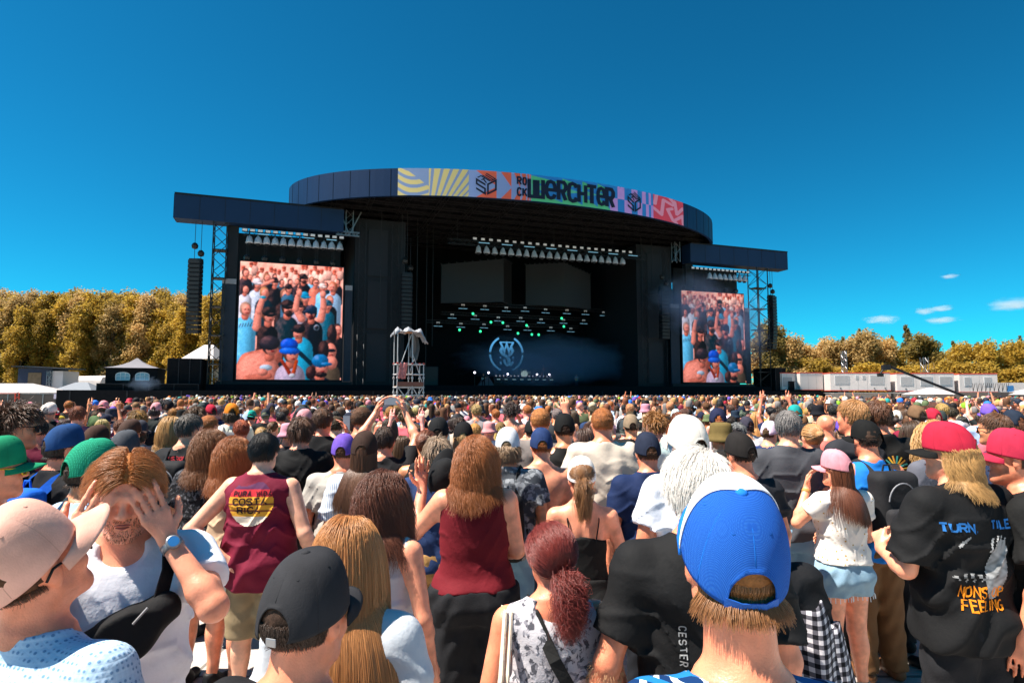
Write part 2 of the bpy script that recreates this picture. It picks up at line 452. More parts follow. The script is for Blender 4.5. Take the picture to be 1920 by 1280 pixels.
# roof slab, ceiling trusses
mb = MB(); rim = [(*fas(a), ZT - .25) for a in np.linspace(A0, A1, 60)]
mb.add(rim, [tuple(range(len(rim)))]); rim2 = [(x, y, ZB + 1.7) for x, y, z in rim]; mb.add(rim2, [tuple(range(len(rim2)))[::-1]])
mb.build('roof_deck', BLACK, stage)
mb = MB()
for ww in np.arange(-8.6, 15, 2.6):
    half = EA * math.sqrt(max(0, 1 - ((EW - ww + .8) / EB) ** 2)) - 1.2 if ww < EW else 26.5
    mb.truss((CX - half, ww, ZB + .75), (CX + half, ww, ZB + .75), .9, .05, 1.6)
mb.build('roof_truss', ALUD, stage)
mb = MB()
for s in np.arange(CX - 24, CX + 25, 4.0):
    w0 = EW - EB * math.sqrt(max(0, 1 - ((s - CX) / EA) ** 2)) + .6
    mb.truss((s, w0, ZB + 1.35), (s, 15, ZB + 1.35), .5, .045, 1.2)
mb.build('rafter_truss', ALUD, stage)
# back wall, side walls, deck, front wall
mb = MB(); mb.box(-34, 39, 18, 18.3, 0, 20.0); mb.box(CX - 27, CX + 27, 10.5, 18, 24.45, 24.6); mb.box(CX - 27, CX + 27, 18, 18.3, 20, ZT); mb.build('backdrop_wall', BLACK, stage)
for s_ in (CX - 26.5, CX + 26.2): MB().box(s_, s_ + .3, 3.6, 18, 19, ZT - .3).build('roof_side_mask', BLACK, stage)
for a_, b_ in ((-19.1, -13.2), (18.6, 24.2)): MB().box(a_, b_, 1.2, 17.9, 0, 22.6).build('side_mask', BLACK2, stage)
mb = MB(); mb.box(-34, 39, -1.2, 18, 0, 3.0); mb.build('stage_deck', BLACK, stage)
mb = MB(); mb.box(-46, 48, -4.2, -1.3, 0, 2.35); mb.build('pit_barrier_wall', BLACK, stage)
for i, s in enumerate(np.arange(-45, 47, 4.6)):
    MB().box(s, s + .12, -4.26, -4.2, 0, 2.3).build('wall_batten', BLACK2, stage)
# scrim frames on the inner towers (faint ladders and panels)
mb = MB()
for s0 in (-18.7, -14.9, 19.0, 22.8):
    mb.truss((s0 + .4, .9, 3), (s0 + .4, .9, 22), .75, .035, 1.0)
mb.build('scrim_ladder', mat('dim_frame', (.03, .032, .036), .5, metal=.4), stage)
for s0 in (-17.6, 20.2):
    for z0 in (3.4, 9.6, 15.8): MB().box(s0, s0 + 2.3, 1.0, 1.12, z0, z0 + 5.6).build('scrim_panel', mat('scrim', (.018, .021, .026), .7), stage)
# wings: header, tower, black mask
def wing(s0, s1, tw0, tw1, scr0, scr1, sign):
    o = MB().box(s0, s1, -1.0, 1.0, 20.25, 22.8).build('wing_header', NAVY, stage)
    MB().box(s0 + .05, s1 - .05, -1.12, 1.1, 22.8, 22.95).build('header_capping', ALUD, o)
    for x in np.arange(s0 + 2.45, s1 - .5, 2.45): MB().box(x - .02, x + .02, -1.018, -1.0, 20.27, 22.78).build('panel_seam', BLACK2, o)
    mb = MB(); mb.truss(((tw0 + tw1) / 2, 0, 0), ((tw0 + tw1) / 2, 0, 20.25), tw1 - tw0, .075, 1.25)
    for z in np.arange(2, 20, 3.05):
        mb.box(tw0 - .05, tw1 + .05, -.65, .65, z, z + .12)
    mb.build('lattice_tower', STEEL, stage)
    a, b = (tw1 + .1, s1) if sign < 0 else (s0, tw0 - .1)
    a2 = max(a, -32.3) if sign < 0 else a
    MB().box(a, b, 3.2, 3.5, 2.9, 20.2).build('wing_backing', BLACK2, stage)
    MB().box(a, a + 1.0 if sign < 0 else a + 1.2, .2, .5, 2.9, 20.2).build('wing_mask', BLACK2, stage)
    # side banners beside the screen, each with a pale top batten
    for x0, x1 in ((scr0 - 1.75, scr0 - .35), (scr1 + .25, scr1 + 1.05)):
        o = MB().box(x0, x1, .15, .3, 3.4, 13.8).build('side_banner', mat('dark_side_banner', (.02, .03, .045), .7, bump=.6, bscale=3), stage)
        MB().box(x0, x1, .05, .4, 13.8, 14.35).build('batten', GREY, o)
    MB().box(scr0 - 1.9, scr1 + 1.2, -.3, .6, 2.9, 3.35).build('screen_plinth', BLACK2, stage)
wing(-37.75, -20.6, -33.95, -32.65, -31.24, -20.45, -1)
wing(25.9, 42.9, 37.2, 39.1, 24.95, 35.5, 1)
# bracket truss where the left wing meets the roof
mb = MB(); mb.truss((-19.9, 0, 20.4), (-19.9, 0, 23.0), .8, .05); mb.truss((-21.4, -.5, 20.2), (-18.8, -.5, 20.2), .4, .05); mb.bar((-21, 0, 23), (-19.9, 0, 20.2), .09); mb.bar((-18.6, 0, 23), (-19.9, 0, 20.2), .09)
mb.truss((24.2, 0, 20.2), (24.2, 0, 23), .8, .05)
mb.build('corner_bracket', ALU, stage)
# hanging chains inside
mb = MB()
for s, ww, z in [(-16.2, .2, 12), (-13.9, -.6, 16.2), (-13.3, -.6, 16.2), (-11.6, 2, 3), (-10.0, 4, 3), (-9.0, 5, 8), (19.3, 1, 10), (20.6, .5, 16.5), (21.9, .5, 16.2)]:
    mb.bar((s, ww, z), (s, ww, 23.4), .045, 4)
mb.build('chain', STEEL, stage)

# ------------------------------------------------------------------ screens
def screen_picture():
    W, Hh = 168, 196
    yy, xx = np.mgrid[0:Hh + 1, 0:W + 1]
    U = xx / W; Vt = yy / Hh            # Vt: 0 bottom .. 1 top
    T = 1 - Vt
    rs = np.random.RandomState(4)
    def nz(f, s):
        r = np.random.RandomState(s); o = np.zeros_like(U)
        for k in range(5):
            a, b, p = r.uniform(-f, f), r.uniform(-f, f), r.uniform(0, 6.28); o += np.sin(a * U + b * Vt + p)
        return o / 5
    img = np.zeros(U.shape + (3,)); img[:] = srgb('f2b7a8')
    img *= (1 + .25 * nz(60, 1) + .2 * nz(150, 2))[..., None]
    SH = [None]
    def put(mask, col, cx=None, rx=1.0):
        c = np.array(col); k_ = int(1000 * sum(col)) % 97; sh = SH[0] if SH[0] is not None else np.ones_like(U)
        sh = sh * (1 + .13 * nz(120, k_) + .10 * nz(330, k_ + 1)); rim = np.clip(sh - .95, 0, 1)[..., None]
        img[mask] = (c[None] * sh[..., None] + rim * np.array(srgb('f0b0a0')) * .5)[mask]
    def ell(cx, cy, rx, ry, rot=0):
        c, s = math.cos(rot), math.sin(rot); dx = U - cx; dy = (T - cy) * Hh / W
        ry = ry * Hh / W
        ex, ey = (dx * c + dy * s) / rx, (-dx * s + dy * c) / ry; q = ex * ex + ey * ey; nz_ = np.sqrt(np.clip(1 - q, 0, 1)); SH[0] = .38 + .85 * np.clip(-.5 * ex - .55 * ey + .62 * nz_, 0, 1)
        return q < 1
    def limb(pts, r0, r1):
        m = np.zeros(U.shape, bool); P = np.array(pts, float); P[:, 1] *= Hh / W
        y = T * Hh / W; n = len(P) - 1; SH[0] = np.full(U.shape, .5)
        for i in range(n):
            d = P[i + 1] - P[i]; t = np.clip(((U - P[i, 0]) * d[0] + (y - P[i, 1]) * d[1]) / (d @ d), 0, 1)
            rr = r0 + (r1 - r0) * (i + t) / n
            ox, oy = (U - P[i, 0] - t * d[0]) / rr, (y - P[i, 1] - t * d[1]) / rr; q = ox * ox + oy * oy; a_ = q < 1; SH[0] = np.where(a_, .40 + .8 * np.clip(-.6 * ox - .4 * oy + .6 * np.sqrt(np.clip(1 - q, 0, 1)), 0, 1), SH[0]); m |= a_
        return m
    skin = srgb('d99a8c'); skin2 = srgb('c98576'); dark = srgb('1d2430'); hairs = [srgb(c) for c in ('3b2a28', '6b4a3c', '8c6a55', '2a2024', 'a5806a')]
    tops = [srgb(c) for c in ('161c27', '232a38', '12202b', '3f6e86', '8fc4dc', '1b1f2b', '5d6f86', '24414e')]
    caps = [srgb(c) for c in ('1a1d26', '2f93b4', '2c5fb4', 'd8d2d4', '20303c')]
    def fig(cx, cy, r, hair=None, cap=None, top=None, sk=None, face=1, glasses=False, beard=False, body=2.3):
        hair = hair or hairs[rs.randint(5)]; top = top or tops[rs.randint(8)]; sk = sk or skin
        put(limb([(cx, cy + r * 2.7), (cx - r * .1, cy + r * 7)], r * body * .80, r * body * .86), top)
        put(limb([(cx, cy + r * .3), (cx, cy + r * 1.2)], r * .5, r * .6), skin2, cx=cx, rx=r)
        put(ell(cx, cy - r * .1, r * .98, r * 1.06), hair)
        put(ell(cx + face * r * .22, cy + r * .14, r * .76, r * .92), sk, cx=cx, rx=r)
        put(ell(cx + face * r * .5, cy + r * .02, r * .2, r * .09), srgb('4a2c2a')); put(ell(cx + face * r * .0, cy + r * .02, r * .2, r * .09), srgb('4a2c2a'))
        put(ell(cx + face * r * .34, cy + r * .58, r * .26, r * .10), srgb('8c3a3a'))
        if beard: put(ell(cx + face * r * .25, cy + r * .75, r * .6, r * .5), srgb('33211e'))
        if glasses: put(ell(cx + face * r * .3, cy + r * .02, r * .62, r * .2), dark)
        if cap is not None:
            put(ell(cx, cy - r * .55, r * 1.02, r * .72), cap, cx=cx, rx=r); put(ell(cx + face * r * .75, cy - r * .22, r * .7, r * .2), cap)
    for i in range(26):   # the bright, hazy rows at the very back
        cx = (i + .5) / 26 + rs.uniform(-.01, .01); cy = rs.uniform(.01, .11)
        c = np.array(srgb('d98a78')) * rs.uniform(.75, 1.15); put(ell(cx, cy + .06, .034, .05), np.array(srgb('f4c9bb')) * rs.uniform(.6, 1.05)); put(ell(cx, cy, .019, .022), c); put(ell(cx, cy - .014, .02, .014), np.array(srgb('b0685a')) * rs.uniform(.6, 1.1))
    for i in range(14):
        cx = (i + .5) / 14 + rs.uniform(-.02, .02); fig(cx, .14 + rs.uniform(-.03, .03), .026, face=rs.choice([-1, 1]), sk=srgb('e3a394'))
    fig(.05, .10, .036, hairs[0], top=srgb('2b2b35')); fig(.25, .13, .035, hairs[2], top=srgb('232731')); fig(.325, .165, .036, None, srgb('17181f'), srgb('161820'), glasses=True)
    put(limb([(.2, .2), (.27, .17), (.31, .15)], .018, .014), skin)
    fig(.6, .12, .038, None, srgb('16171c'), srgb('171a22'), beard=True, body=2.6); fig(.72, .15, .034, hairs[1], glasses=True, top=srgb('c98576')); fig(.79, .19, .033, None, srgb('e6d6cf'))
    fig(.9, .18, .045, srgb('a8725c'), top=srgb('a9c6dc'), face=-1); fig(.16, .19, .04, None, srgb('d9d4d6'), srgb('c9d3dd')); fig(.05, .24, .036, hairs[3], top=srgb('d3d6de'))
    fig(.23, .26, .045, srgb('a98265'), top=srgb('123a48')); fig(.43, .27, .05, srgb('8b6a5b'), top=srgb('10131a')); fig(.46, .215, .035, None, srgb('17181f'))
    fig(.87, .30, .04, hairs[4], top=srgb('171c26'), face=1); fig(.62, .29, .045, None, srgb('2f93b4'), srgb('151a22')); fig(.57, .37, .042, None, srgb('18202a'), glasses=False, top=srgb('b7aeb9'))
    fig(.845, .345, .042, None, srgb('1d5a6c'), srgb('2d6a7d')); fig(.06, .41, .055, srgb('a58b7d'), top=srgb('86c9e8'))
    for i, x0 in enumerate((.01, .035, .06, .085, .11)): put(limb([(x0, .565 - .004 * i), (x0 + .012, .535 - .004 * i)], .004, .004), dark)
    fig(.455, .385, .06, hairs[0], srgb('15161c'), srgb('123540'), beard=True); put(limb([(.17, .56), (.185, .42), (.22, .30)], .04, .024), skin); put(ell(.235, .265, .024, .034), skin); put(ell(.222, .30, .03, .012), srgb('1f9ab0'))
    fig(.275, .455, .06, None, srgb('171a20'), srgb('0f1219'), glasses=True, body=2.0); fig(.95, .56, .05, hairs[3], top=srgb('15171d')); put(ell(.9, .6, .05, .09), hairs[3])
    fig(.69, .42, .058, None, srgb('1d3850'), srgb('0c1622'), face=-1, body=2.5); put(limb([(.595, .47), (.535, .39), (.55, .28)], .038, .024), skin); put(ell(.565, .245, .028, .036), skin)
    put(limb([(.785, .47), (.81, .36), (.80, .28)], .038, .026), skin); put(ell(.80, .25, .03, .034), skin); put(limb([(.545, .24), (.56, .175)], .006, .005), skin); put(ell(.69, .455, .02, .024), srgb('571d20')); put(ell(.745, .545, .028, .026), srgb('8798a6')); put(ell(.745, .545, .02, .018), srgb('1a2734'))
    fig(.575, .59, .058, srgb('7d5c4d'), srgb('131922'), srgb('63b9d8'), face=-1, body=3.0); put(limb([(.5, .70), (.7, .86)], .022, .022), srgb('16303f'))
    fig(.87, .74, .08, srgb('2d2124'), top=srgb('6d6152'), glasses=True, body=1.9); put(ell(.82, .74, .055, .085), srgb('2d2124')); put(ell(.90, .85, .06, .06), skin)
    put(limb([(.33, .80), (.12, .86), (.05, 1.05)], .09, .12), skin2); put(ell(.20, .97, .21, .2), skin, cx=.2, rx=.3); fig(.30, .715, .078, srgb('2f2a30'), top=skin, body=1.5); put(ell(.30, .69, .095, .062), srgb('33303a')); put(limb([(.30, .97), (.1, 1.0)], .03, .04), skin2); put(ell(.27, .90, .06, .026), srgb('bcd0dd')); put(ell(.24, .94, .05, .03), skin)
    fig(.50, .78, .075, None, None, srgb('b9b3c4'), body=2.4); put(ell(.485, .70, .085, .055), srgb('2468c4')); put(ell(.49, .755, .10, .03), srgb('2f7ad2')); put(limb([(.42, .84), (.5, .95)], .016, .02), srgb('9c4a3a')); put(limb([(.56, .84), (.53, .95)], .016, .02), srgb('b05a40')); put(ell(.52, .965, .03, .02), srgb('c7ccd4'))
    fig(.79, .88, .082, srgb('4a2e2c'), srgb('2a7fae'), srgb('12263a'), beard=False); put(ell(.80, .955, .06, .025), srgb('20161a')); put(ell(.7, .94, .05, .06), srgb('3a2426'))
    # camera knee: darker to the bottom edge, pink at the top
    img *= (1.12 - .30 * T)[..., None]; img[..., 0] *= 1.06; img[..., 2] *= 1.05
    for k_ in range(1): img[1:-1, 1:-1] = .36 * img[1:-1, 1:-1] + .16 * (img[:-2, 1:-1] + img[2:, 1:-1] + img[1:-1, :-2] + img[1:-1, 2:])
    img = np.clip(img, 0, 1.3) ** 1.22 * 1.25; g_ = img.mean(2, keepdims=True); img = np.clip(g_ + (img - g_) * 1.25, 0, 1.3)
    img = np.clip(img * (1 + .10 * rs.normal(size=img.shape[:2]))[..., None], 0, 1.2)
    return W, Hh, img
W_, H_, PIC = screen_picture()
def screen(s0, s1, z0, z1, label, gain):
    root = stage_empty('video_screen', (s0 + s1) / 2, 0, z0)
    tag(root, label, 'screen', 'video screens beside the stage')
    h = (s1 - s0) / 2; hz = z1 - z0
    MB().box(-h - .12, h + .12, 0, .45, -.12, hz + .12).build('housing', BLACK2, root)
    xs = np.linspace(-h, h, W_ + 1); zs = np.linspace(0, hz, H_ + 1)
    X, Z = np.meshgrid(xs, zs); V = np.stack([X.ravel(), np.full(X.size, -.03), Z.ravel()], 1)
    idx = np.arange(len(V)).reshape(H_ + 1, W_ + 1)
    Fq = np.stack([idx[:-1, :-1], idx[:-1, 1:], idx[1:, 1:], idx[1:, :-1]], -1).reshape(-1, 4)
    me = raw_mesh('display', V, Fq); set_col(me, PIC.reshape(-1, 3) * gain)
    o = link('display', me, attr_mat('led_picture', .5, .2, emission=.50), root)
    # wire ropes and hoists above
    for k in range(6):
        x = -h + (k + .35) * (2 * h / 6)
        mb = MB(); mb.bar((x - .1, .3, hz + .1), (x - .1, .3, hz + 3.6), .04); mb.bar((x + .12, .3, hz + .1), (x + .12, .3, hz + 3.6), .04)
        mb.lathe([(.05, 0), (.33, .12), (.38, .4), (.28, .62), (.1, .72)], (x, .25, hz + .12), 8)
        mb.build('hoist', STEEL, root)
screen(-31.24, -20.45, 3.55, 16.33, 'large bright video screen below the longer left wing header', 1.0)
screen(24.95, 35.5, 3.6, 16.3, 'smaller-looking hazy video screen next to the smoke', .78)

# ------------------------------------------------------------------ line arrays
def line_array(s, w, ztop, n, hgt, wd, label, rz, tilt=.035):
    root = stage_empty('line_array_speaker', s, w, ztop - n * hgt, rz)
    tag(root, label, 'speaker', 'hanging line array speakers')
    ang = 0.0; y = 0.0; z = n * hgt
    for k in range(n):
        ang = tilt * max(0, (k - n * .35)) / n * 6
        M = Matrix.Translation((0, y, z - hgt / 2)) @ Matrix.Rotation(ang, 4, 'X')
        o = MB().box(-wd / 2, wd / 2, -.3, .55, -hgt / 2 + .03, hgt / 2 - .03, M)
        o.box(-wd / 2 - .09, -wd / 2, -.1, .25, -hgt * .3, hgt * .3, M); o.box(wd / 2, wd / 2 + .09, -.1, .25, -hgt * .3, hgt * .3, M)
        ob = o.build('cabinet', BLACK2, root)
        MB().box(-wd / 2 + .08, wd / 2 - .08, -.325, -.302, -hgt / 2 + .08, hgt / 2 - .08, M).build('grille', STEEL, ob)
        y += math.sin(ang) * hgt; z -= math.cos(ang) * hgt
    mb = MB(); zz = n * hgt
    mb.box(-wd / 2, wd / 2, -.1, .5, zz, zz + .15)
    mb.build('fly_bar', STEEL, root)
    for x, zt in ((-.2, zz + 1.7), (.45, zz + .9)):
        mb = MB(); mb.lathe([(.08, 0), (.3, .1), (.36, .38), (.22, .62), (.08, .7)], (x, .2, zt - .5), 8); mb.bar((x, .2, zt), (x, .2, 20.3 - (ztop - n * hgt)), .03, 4); mb.bar((x, .2, zz + .1), (x, .2, zt - .45), .03, 4)
        mb.build('chain_hoist', STEEL, root)
line_array(-35.6, -.2, 16.1, 17, .46, 1.25, 'curved black speaker column hanging left of the lattice tower', -.25)
line_array(40.6, -.2, 16.3, 17, .46, 1.25, 'curved black speaker column hanging beyond the hazy screen', .35)
line_array(-13.4, -1.2, 15.9, 15, .46, 1.2, 'dark speaker column hanging inside the stage opening behind the scaffold tower', 0, .01)
line_array(21.4, -1.2, 16.2, 15, .46, 1.2, 'dark speaker column hanging inside the stage opening near the smoke', 0, .01)

# ------------------------------------------------------------------ stage lamps
LENS = mat('white_lens', (.6, .59, .58), .4, emit=(1, .96, .9), estr=.05)  # blinders are off; the faint glow stands in for light reflected by their lenses
STRIP = mat('pale_blue_strip', (.2, .45, .6), .4, emit=(.35, .75, 1.0), estr=.16)
GREENL = mat('green_lens', (.05, .5, .25), .3, emit=(.03, .9, .30), estr=1.1)
WHITEL = mat('hot_white_lens', (.8, .8, .9), .3, emit=(.85, .8, 1.0), estr=3.0)
PLAST = mat('clear_rain_cover', (.42, .46, .50), .25, spec=.8, var=.5, scale=14)
def lamp_group(label, group):
    def mk(builder, s, w, z, rz=0):
        r = stage_empty('stage_light', s, w, z, rz); tag(r, label, 'stage light', group); builder(r); return r
    return mk
def blinder(r):
    MB().box(-.27, .27, -.12, .25, -.16, .16).build('housing', BLACK2, r); MB().box(-.23, .23, -.15, -.122, -.13, .13).build('lens', LENS, r)
def bell(r):
    mb = MB().lathe([(.42, -.62), (.40, -.45), (.30, -.1), (.24, .1), (.1, .2), (.06, .32)], n=10)
    v = [Vector(p) for p in mb.v]; rr = random.Random(len(bpy.data.objects)); mb.v = [tuple(p + Vector((rr.uniform(-.05, .05), rr.uniform(-.05, .05), 0))) for p in v]
    mb.build('rain_cover', PLAST, r, smooth=True)
    MB().lathe([(.2, -.82), (.24, -.7), (.24, -.6)], n=10).build('lamp_head', BLACK2, r)
    MB().bar((0, 0, .3), (0, 0, .75), .05).build('hook_clamp', STEEL, r)
random.seed(3)
mk = lamp_group('small white blinder lamp in the row above the large bright screen', 'blinders above the large screen')
for k in range(14): mk(blinder, -30.9 + k * .78, -.4, 19.7)
mk = lamp_group('bell-shaped stage lamp in a clear rain cover above the large bright screen', 'covered lamps above the large screen')
for k in range(12): mk(bell, -30.4 + k * .86, -.2, 18.95)
mk = lamp_group('small white blinder lamp in the row above the hazy screen', 'blinders above the hazy screen')
for k in range(14): mk(blinder, 26.6 + k * .72, -.4, 19.5)
mk = lamp_group('bell-shaped stage lamp in a clear rain cover above the hazy screen', 'covered lamps above the hazy screen')
for k in range(8): mk(bell, 29.6 + k * .86, -.2, 18.8)
mk = lamp_group('small white blinder lamp on the long front truss', 'blinders on the front truss')
for k in range(22): mk(blinder, -4.9 + k * 1.04, 0, 21.05)
mk = lamp_group('bell-shaped stage lamp hanging from the long front truss', 'covered lamps on the front truss')
for k in range(20): mk(bell, -4.4 + k * 1.06, 0, 19.95)
mb = MB(); mb.truss((-8.2, .3, 20.55), (19.5, .3, 20.55), .55, .04)
for k in range(7): mb.bar((-7 + k * 4.3, .3, 20.8), (-7 + k * 4.3, .3, 23.6), .04)
mb.build('front_truss', STEEL, stage)
mb = MB()
for k in range(8): mb.box(-4.4 + k * 3.0, -3.0 + k * 3.0, -.2, -.1, 20.55, 20.62)
for k in range(4): mb.box(-29.6 + k * 2.4, -28.5 + k * 2.4, -.5, -.42, 19.32, 19.39)
mb.build('light_batten', STRIP, stage)
for a_, b_, z_ in ((-31.1, -20.6, 19.45), (26, 36.8, 19.3)): MB().truss((a_, 0, z_), (b_, 0, z_), .4, .035).build('wing_truss', STEEL, stage)
# big unlit angled LED blocks
def led_block(pts, zt, zb, label):
    c = np.mean(np.array(pts), axis=0); root = stage_empty('unlit_screen_block', c[0], c[1], min(zb))
    tag(root, label, 'screen', 'unlit screen blocks over the stage')
    for i in range(len(pts) - 1):
        a, b = pts[i], pts[i + 1]; dx, dy = b[0] - a[0], b[1] - a[1]; L = math.hypot(dx, dy); nx, ny = -dy / L * .35, dx / L * .35
        V = []
        for (p, t_, b_) in ((a, zt[i], zb[i]), (b, zt[i + 1], zb[i + 1])):
            for ox in (0, 1):
                for z in (b_, t_): V.append((p[0] - c[0] + nx * ox, p[1] - c[1] + ny * ox, z - min(zb)))
        MB().add(V, [(0, 1, 5, 4), (2, 6, 7, 3), (0, 4, 6, 2), (1, 3, 7, 5), (0, 2, 3, 1), (4, 5, 7, 6)]).build('screen_face', LEDOFF, root)
    mb = MB()
    for i in range(len(pts) - 1):
        for k in range(9):
            t = k / 8; mb.box(*(lambda x, y: (x - .12, x + .12, y - .1, y + .1))(pts[i][0] + (pts[i + 1][0] - pts[i][0]) * t - c[0], pts[i][1] + (pts[i + 1][1] - pts[i][1]) * t - c[1]), zt[i] + (zt[i + 1] - zt[i]) * t - min(zb), zt[i] + (zt[i + 1] - zt[i]) * t - min(zb) + .18)
    mb.build('rigging_plate', ALUD, root)
led_block([(-7.0, 9), (1.6, 8), (4.2, 12)], (19.5, 20.7, 21.0), (14.2, 14.7, 14.9), 'larger unlit grey screen block hanging over the logo')
led_block([(6.0, 11), (10.8, 8), (15.2, 8.4)], (20.8, 20.8, 19.5), (14.9, 14.5, 14.3), 'smaller unlit grey screen block hanging toward the hazy screen')
# lower lighting trusses
mkw = lamp_group('small dim lamp on the low stage truss', 'dim lamps on the low trusses'); mkg = lamp_group('small lit green lamp on the low stage truss', 'lit green lamps on the low trusses')
def lowlamp(r):
    MB().lathe([(.16, -.3), (.22, -.1), (.2, .15), (.08, .3)], n=8).build('lamp_head', STEEL, r); MB().box(-.24, .24, -.16, -.1, .12, .34).build('lens', LENS, r); MB().box(-.62, .62, -.14, -.08, -.32, -.25).build('light_bar', STRIP, r)
def greenlamp(r):
    MB().lathe([(.2, -.3), (.26, -.1), (.2, .2), (.08, .32)], n=8).build('lamp_head', STEEL, r)
    MB().lathe([(.04, 0), (.15, .0), (.18, .04), (.04, .1)], (0, 0, 0), 10, Matrix.Rotation(math.pi / 2, 4, 'X') @ Matrix.Translation((0, 0, .2))).build('lens', GREENL, r)
mb = MB()
for (s0, s1, ww, z, nl) in ((-3.4, 18.4, 11, 14.1, 8), (-4.6, 16.0, 13, 12.9, 7), (-6.2, 14.8, 15, 11.9, 7)):
    mb.truss((s0 - 1.5, ww, z + .5), (s1 + 1.5, ww, z + .5), .4, .03)
    for k in range(nl): mkw(lowlamp, s0 + (s1 - s0) * k / (nl - 1) + random.uniform(-.2, .2), ww - .3, z + random.uniform(-.08, .08))
mb.build('low_truss', STEEL, stage)
for s, ww, z in [(-2.0, 11.6, 13.2), (.9, 12.4, 12.2), (2.7, 12.4, 12.2), (-3.3, 14, 11.1), (-.2, 14, 11.0), (11.6, 11.6, 13.1), (12.3, 12.4, 12.0), (6.6, 13, 12.0), (5.6, 14, 10.9), (7.8, 14, 10.8), (8.9, 14, 10.8)]: mkg(greenlamp, s, ww - .6, z)

# ------------------------------------------------------------------ backdrop emblem
em = stage_empty('backdrop_emblem', 5.0, 16.6, 8.1)
tag(em, 'round pale blue emblem with a letter W over a knotted S', 'emblem')
LOGO = mat('lit_emblem', (.14, .35, .55), .6, var=.35, scale=.8, emit=(.08, .30, .55), estr=.55)
def flat(name, V2, F2, d=0.0, th=.06):
    n = len(V2); V = [(x, d, z) for x, z in V2] + [(x, d + th, z) for x, z in V2]
    F3 = list(F2) + [tuple(i + n for i in f[::-1]) for f in F2]
    me = bpy.data.meshes.new(name); me.from_pydata(V, [], F3); me.update(); return link(name, me, LOGO, em)
for a0, a1 in ((4, 62), (118, 176), (184, 250), (290, 356)):
    flat('ring_segment', *stroke2d(arc(0, 0, 2.62, 2.62, a0, a1, 16), .3))
for st in [[(-1.05, 1.72), (-.35, .35), (.0, 1.5), (.35, .35), (1.05, 1.72)]]: flat('letter_w', *stroke2d(st, .30), d=-.1)
flat('serif', [(-1.15, 1.62), (1.15, 1.62), (1.15, 1.8), (-1.15, 1.8)], [(0, 1, 2, 3)], d=-.18)
flat('letter_s', *stroke2d([(.72, .95), (1.0, .45), (.85, .05), (.35, -.3)], .4), d=-.03)
flat('letter_s', *stroke2d([(-.75, .85), (-.95, .4), (-.7, 0), (0, -.45), (.42, -.95), (.35, -1.5)], .46), d=-.05)
flat('letter_s', *stroke2d([(-.3, -.85), (-.35, -1.3), (.05, -1.75), (.7, -1.7), (1.1, -1.2)], .34), d=-.02)
for x in (-1.0, 1.05): flat('dot', [(x - .2, -.62), (x, -.82), (x + .2, -.62), (x, -.42)], [(0, 1, 2, 3)])
flat('letter_s', *stroke2d([(-1.0, -1.25), (-.85, -1.65)], .3), d=-.03)

# ------------------------------------------------------------------ drum riser, backline
ri = stage_empty('drum_riser', 5.3, 10, 3.0); tag(ri, 'wide black drum riser with small white front lamps', 'riser')
MB().box(-4.4, 4.6, 0, 4.5, 0, 1.42).build('platform', BLACK2, ri)
for x in np.arange(-4.2, 4.5, .55): MB().box(x, x + .16, -.04, 0, 1.42, 1.6).build('edge_lamp', mat('dim_white', (.3, .3, .33), .5, emit=(.6, .6, .7), estr=.25), ri)
for x in np.arange(-4.0, 4.5, 1.15): MB().box(x, x + .5, -.05, 0, .98, 1.06).build('edge_bar', mat('dim_teal', (.1, .16, .18), .5, emit=(.3, .5, .55), estr=.35), ri)
for s, z in ((-4.6, 4.9), (-2.6, 4.9), (.2, 4.75), (4.6, 4.75), (6.5, 4.75)):
    r = stage_empty('flood_lamp', s + 2.5, 9.4, 3.0); tag(r, 'glaring white floor lamp along the drum riser', 'stage light', 'white floor lamps on stage')
    MB().bar((0, 0, 0), (0, 0, z - 3.15), .05).build('stand', STEEL, r)
    MB().lathe([(.04, -.13), (.12, -.08), (.14, 0), (.12, .08), (.04, .13)], (0, 0, z - 3), 10).build('bulb', WHITEL, r)
CHROME = mat('drum_shell', (.5, .5, .52), .3, metal=.4)
dk = stage_empty('drum_kit', 5.9, 11.6, 4.42); tag(dk, 'drum kit with pale bass drum head on the riser', 'drum kit')
RX = Matrix.Rotation(math.pi / 2, 4, 'X')
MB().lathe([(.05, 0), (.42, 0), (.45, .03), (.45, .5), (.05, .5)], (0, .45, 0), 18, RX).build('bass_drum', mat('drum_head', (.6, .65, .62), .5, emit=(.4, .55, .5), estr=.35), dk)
for x, z, r_ in ((-.45, .95, .22), (.4, 1.0, .22), (.95, .65, .28)): MB().lathe([(.02, -.15), (r_, -.15), (r_, .15), (.02, .15)], (x, .2, z), 14).build('tom', CHROME, dk)
for x, z in ((-1.2, 1.25), (-.8, 1.6), (1.2, 1.55), (1.7, 1.2)):
    o = MB().bar((x, .4, 0), (x, .4, z), .025); o.build('cymbal_stand', CHROME, dk); MB().lathe([(.02, .03), (.3, 0), (.3, -.01), (.02, -.01)], (x, .4, z), 14, Matrix.Rotation(.0, 4, 'X')).build('cymbal', mat('cymbal_brass', (.5, .42, .25), .3, metal=.7), dk)
am = stage_empty('tented_amplifier', -.2, 10.2, 3.0); tag(am, 'pale grey cloth-covered amplifier beside the guitarist', 'amplifier')
MB().add([(-1.1, 0, 0), (1.3, 0, 0), (1.3, 1, 0), (-1.1, 1, 0), (-.2, .2, 1.4), (.4, .2, 1.4), (.4, .8, 1.4), (-.2, .8, 1.4)], [(0, 1, 5, 4), (1, 2, 6, 5), (2, 3, 7, 6), (3, 0, 4, 7), (4, 5, 6, 7), (3, 2, 1, 0)]).build('cover', mat('grey_amp_cloth', (.10, .13, .16), .8, bump=.5, bscale=4), am)
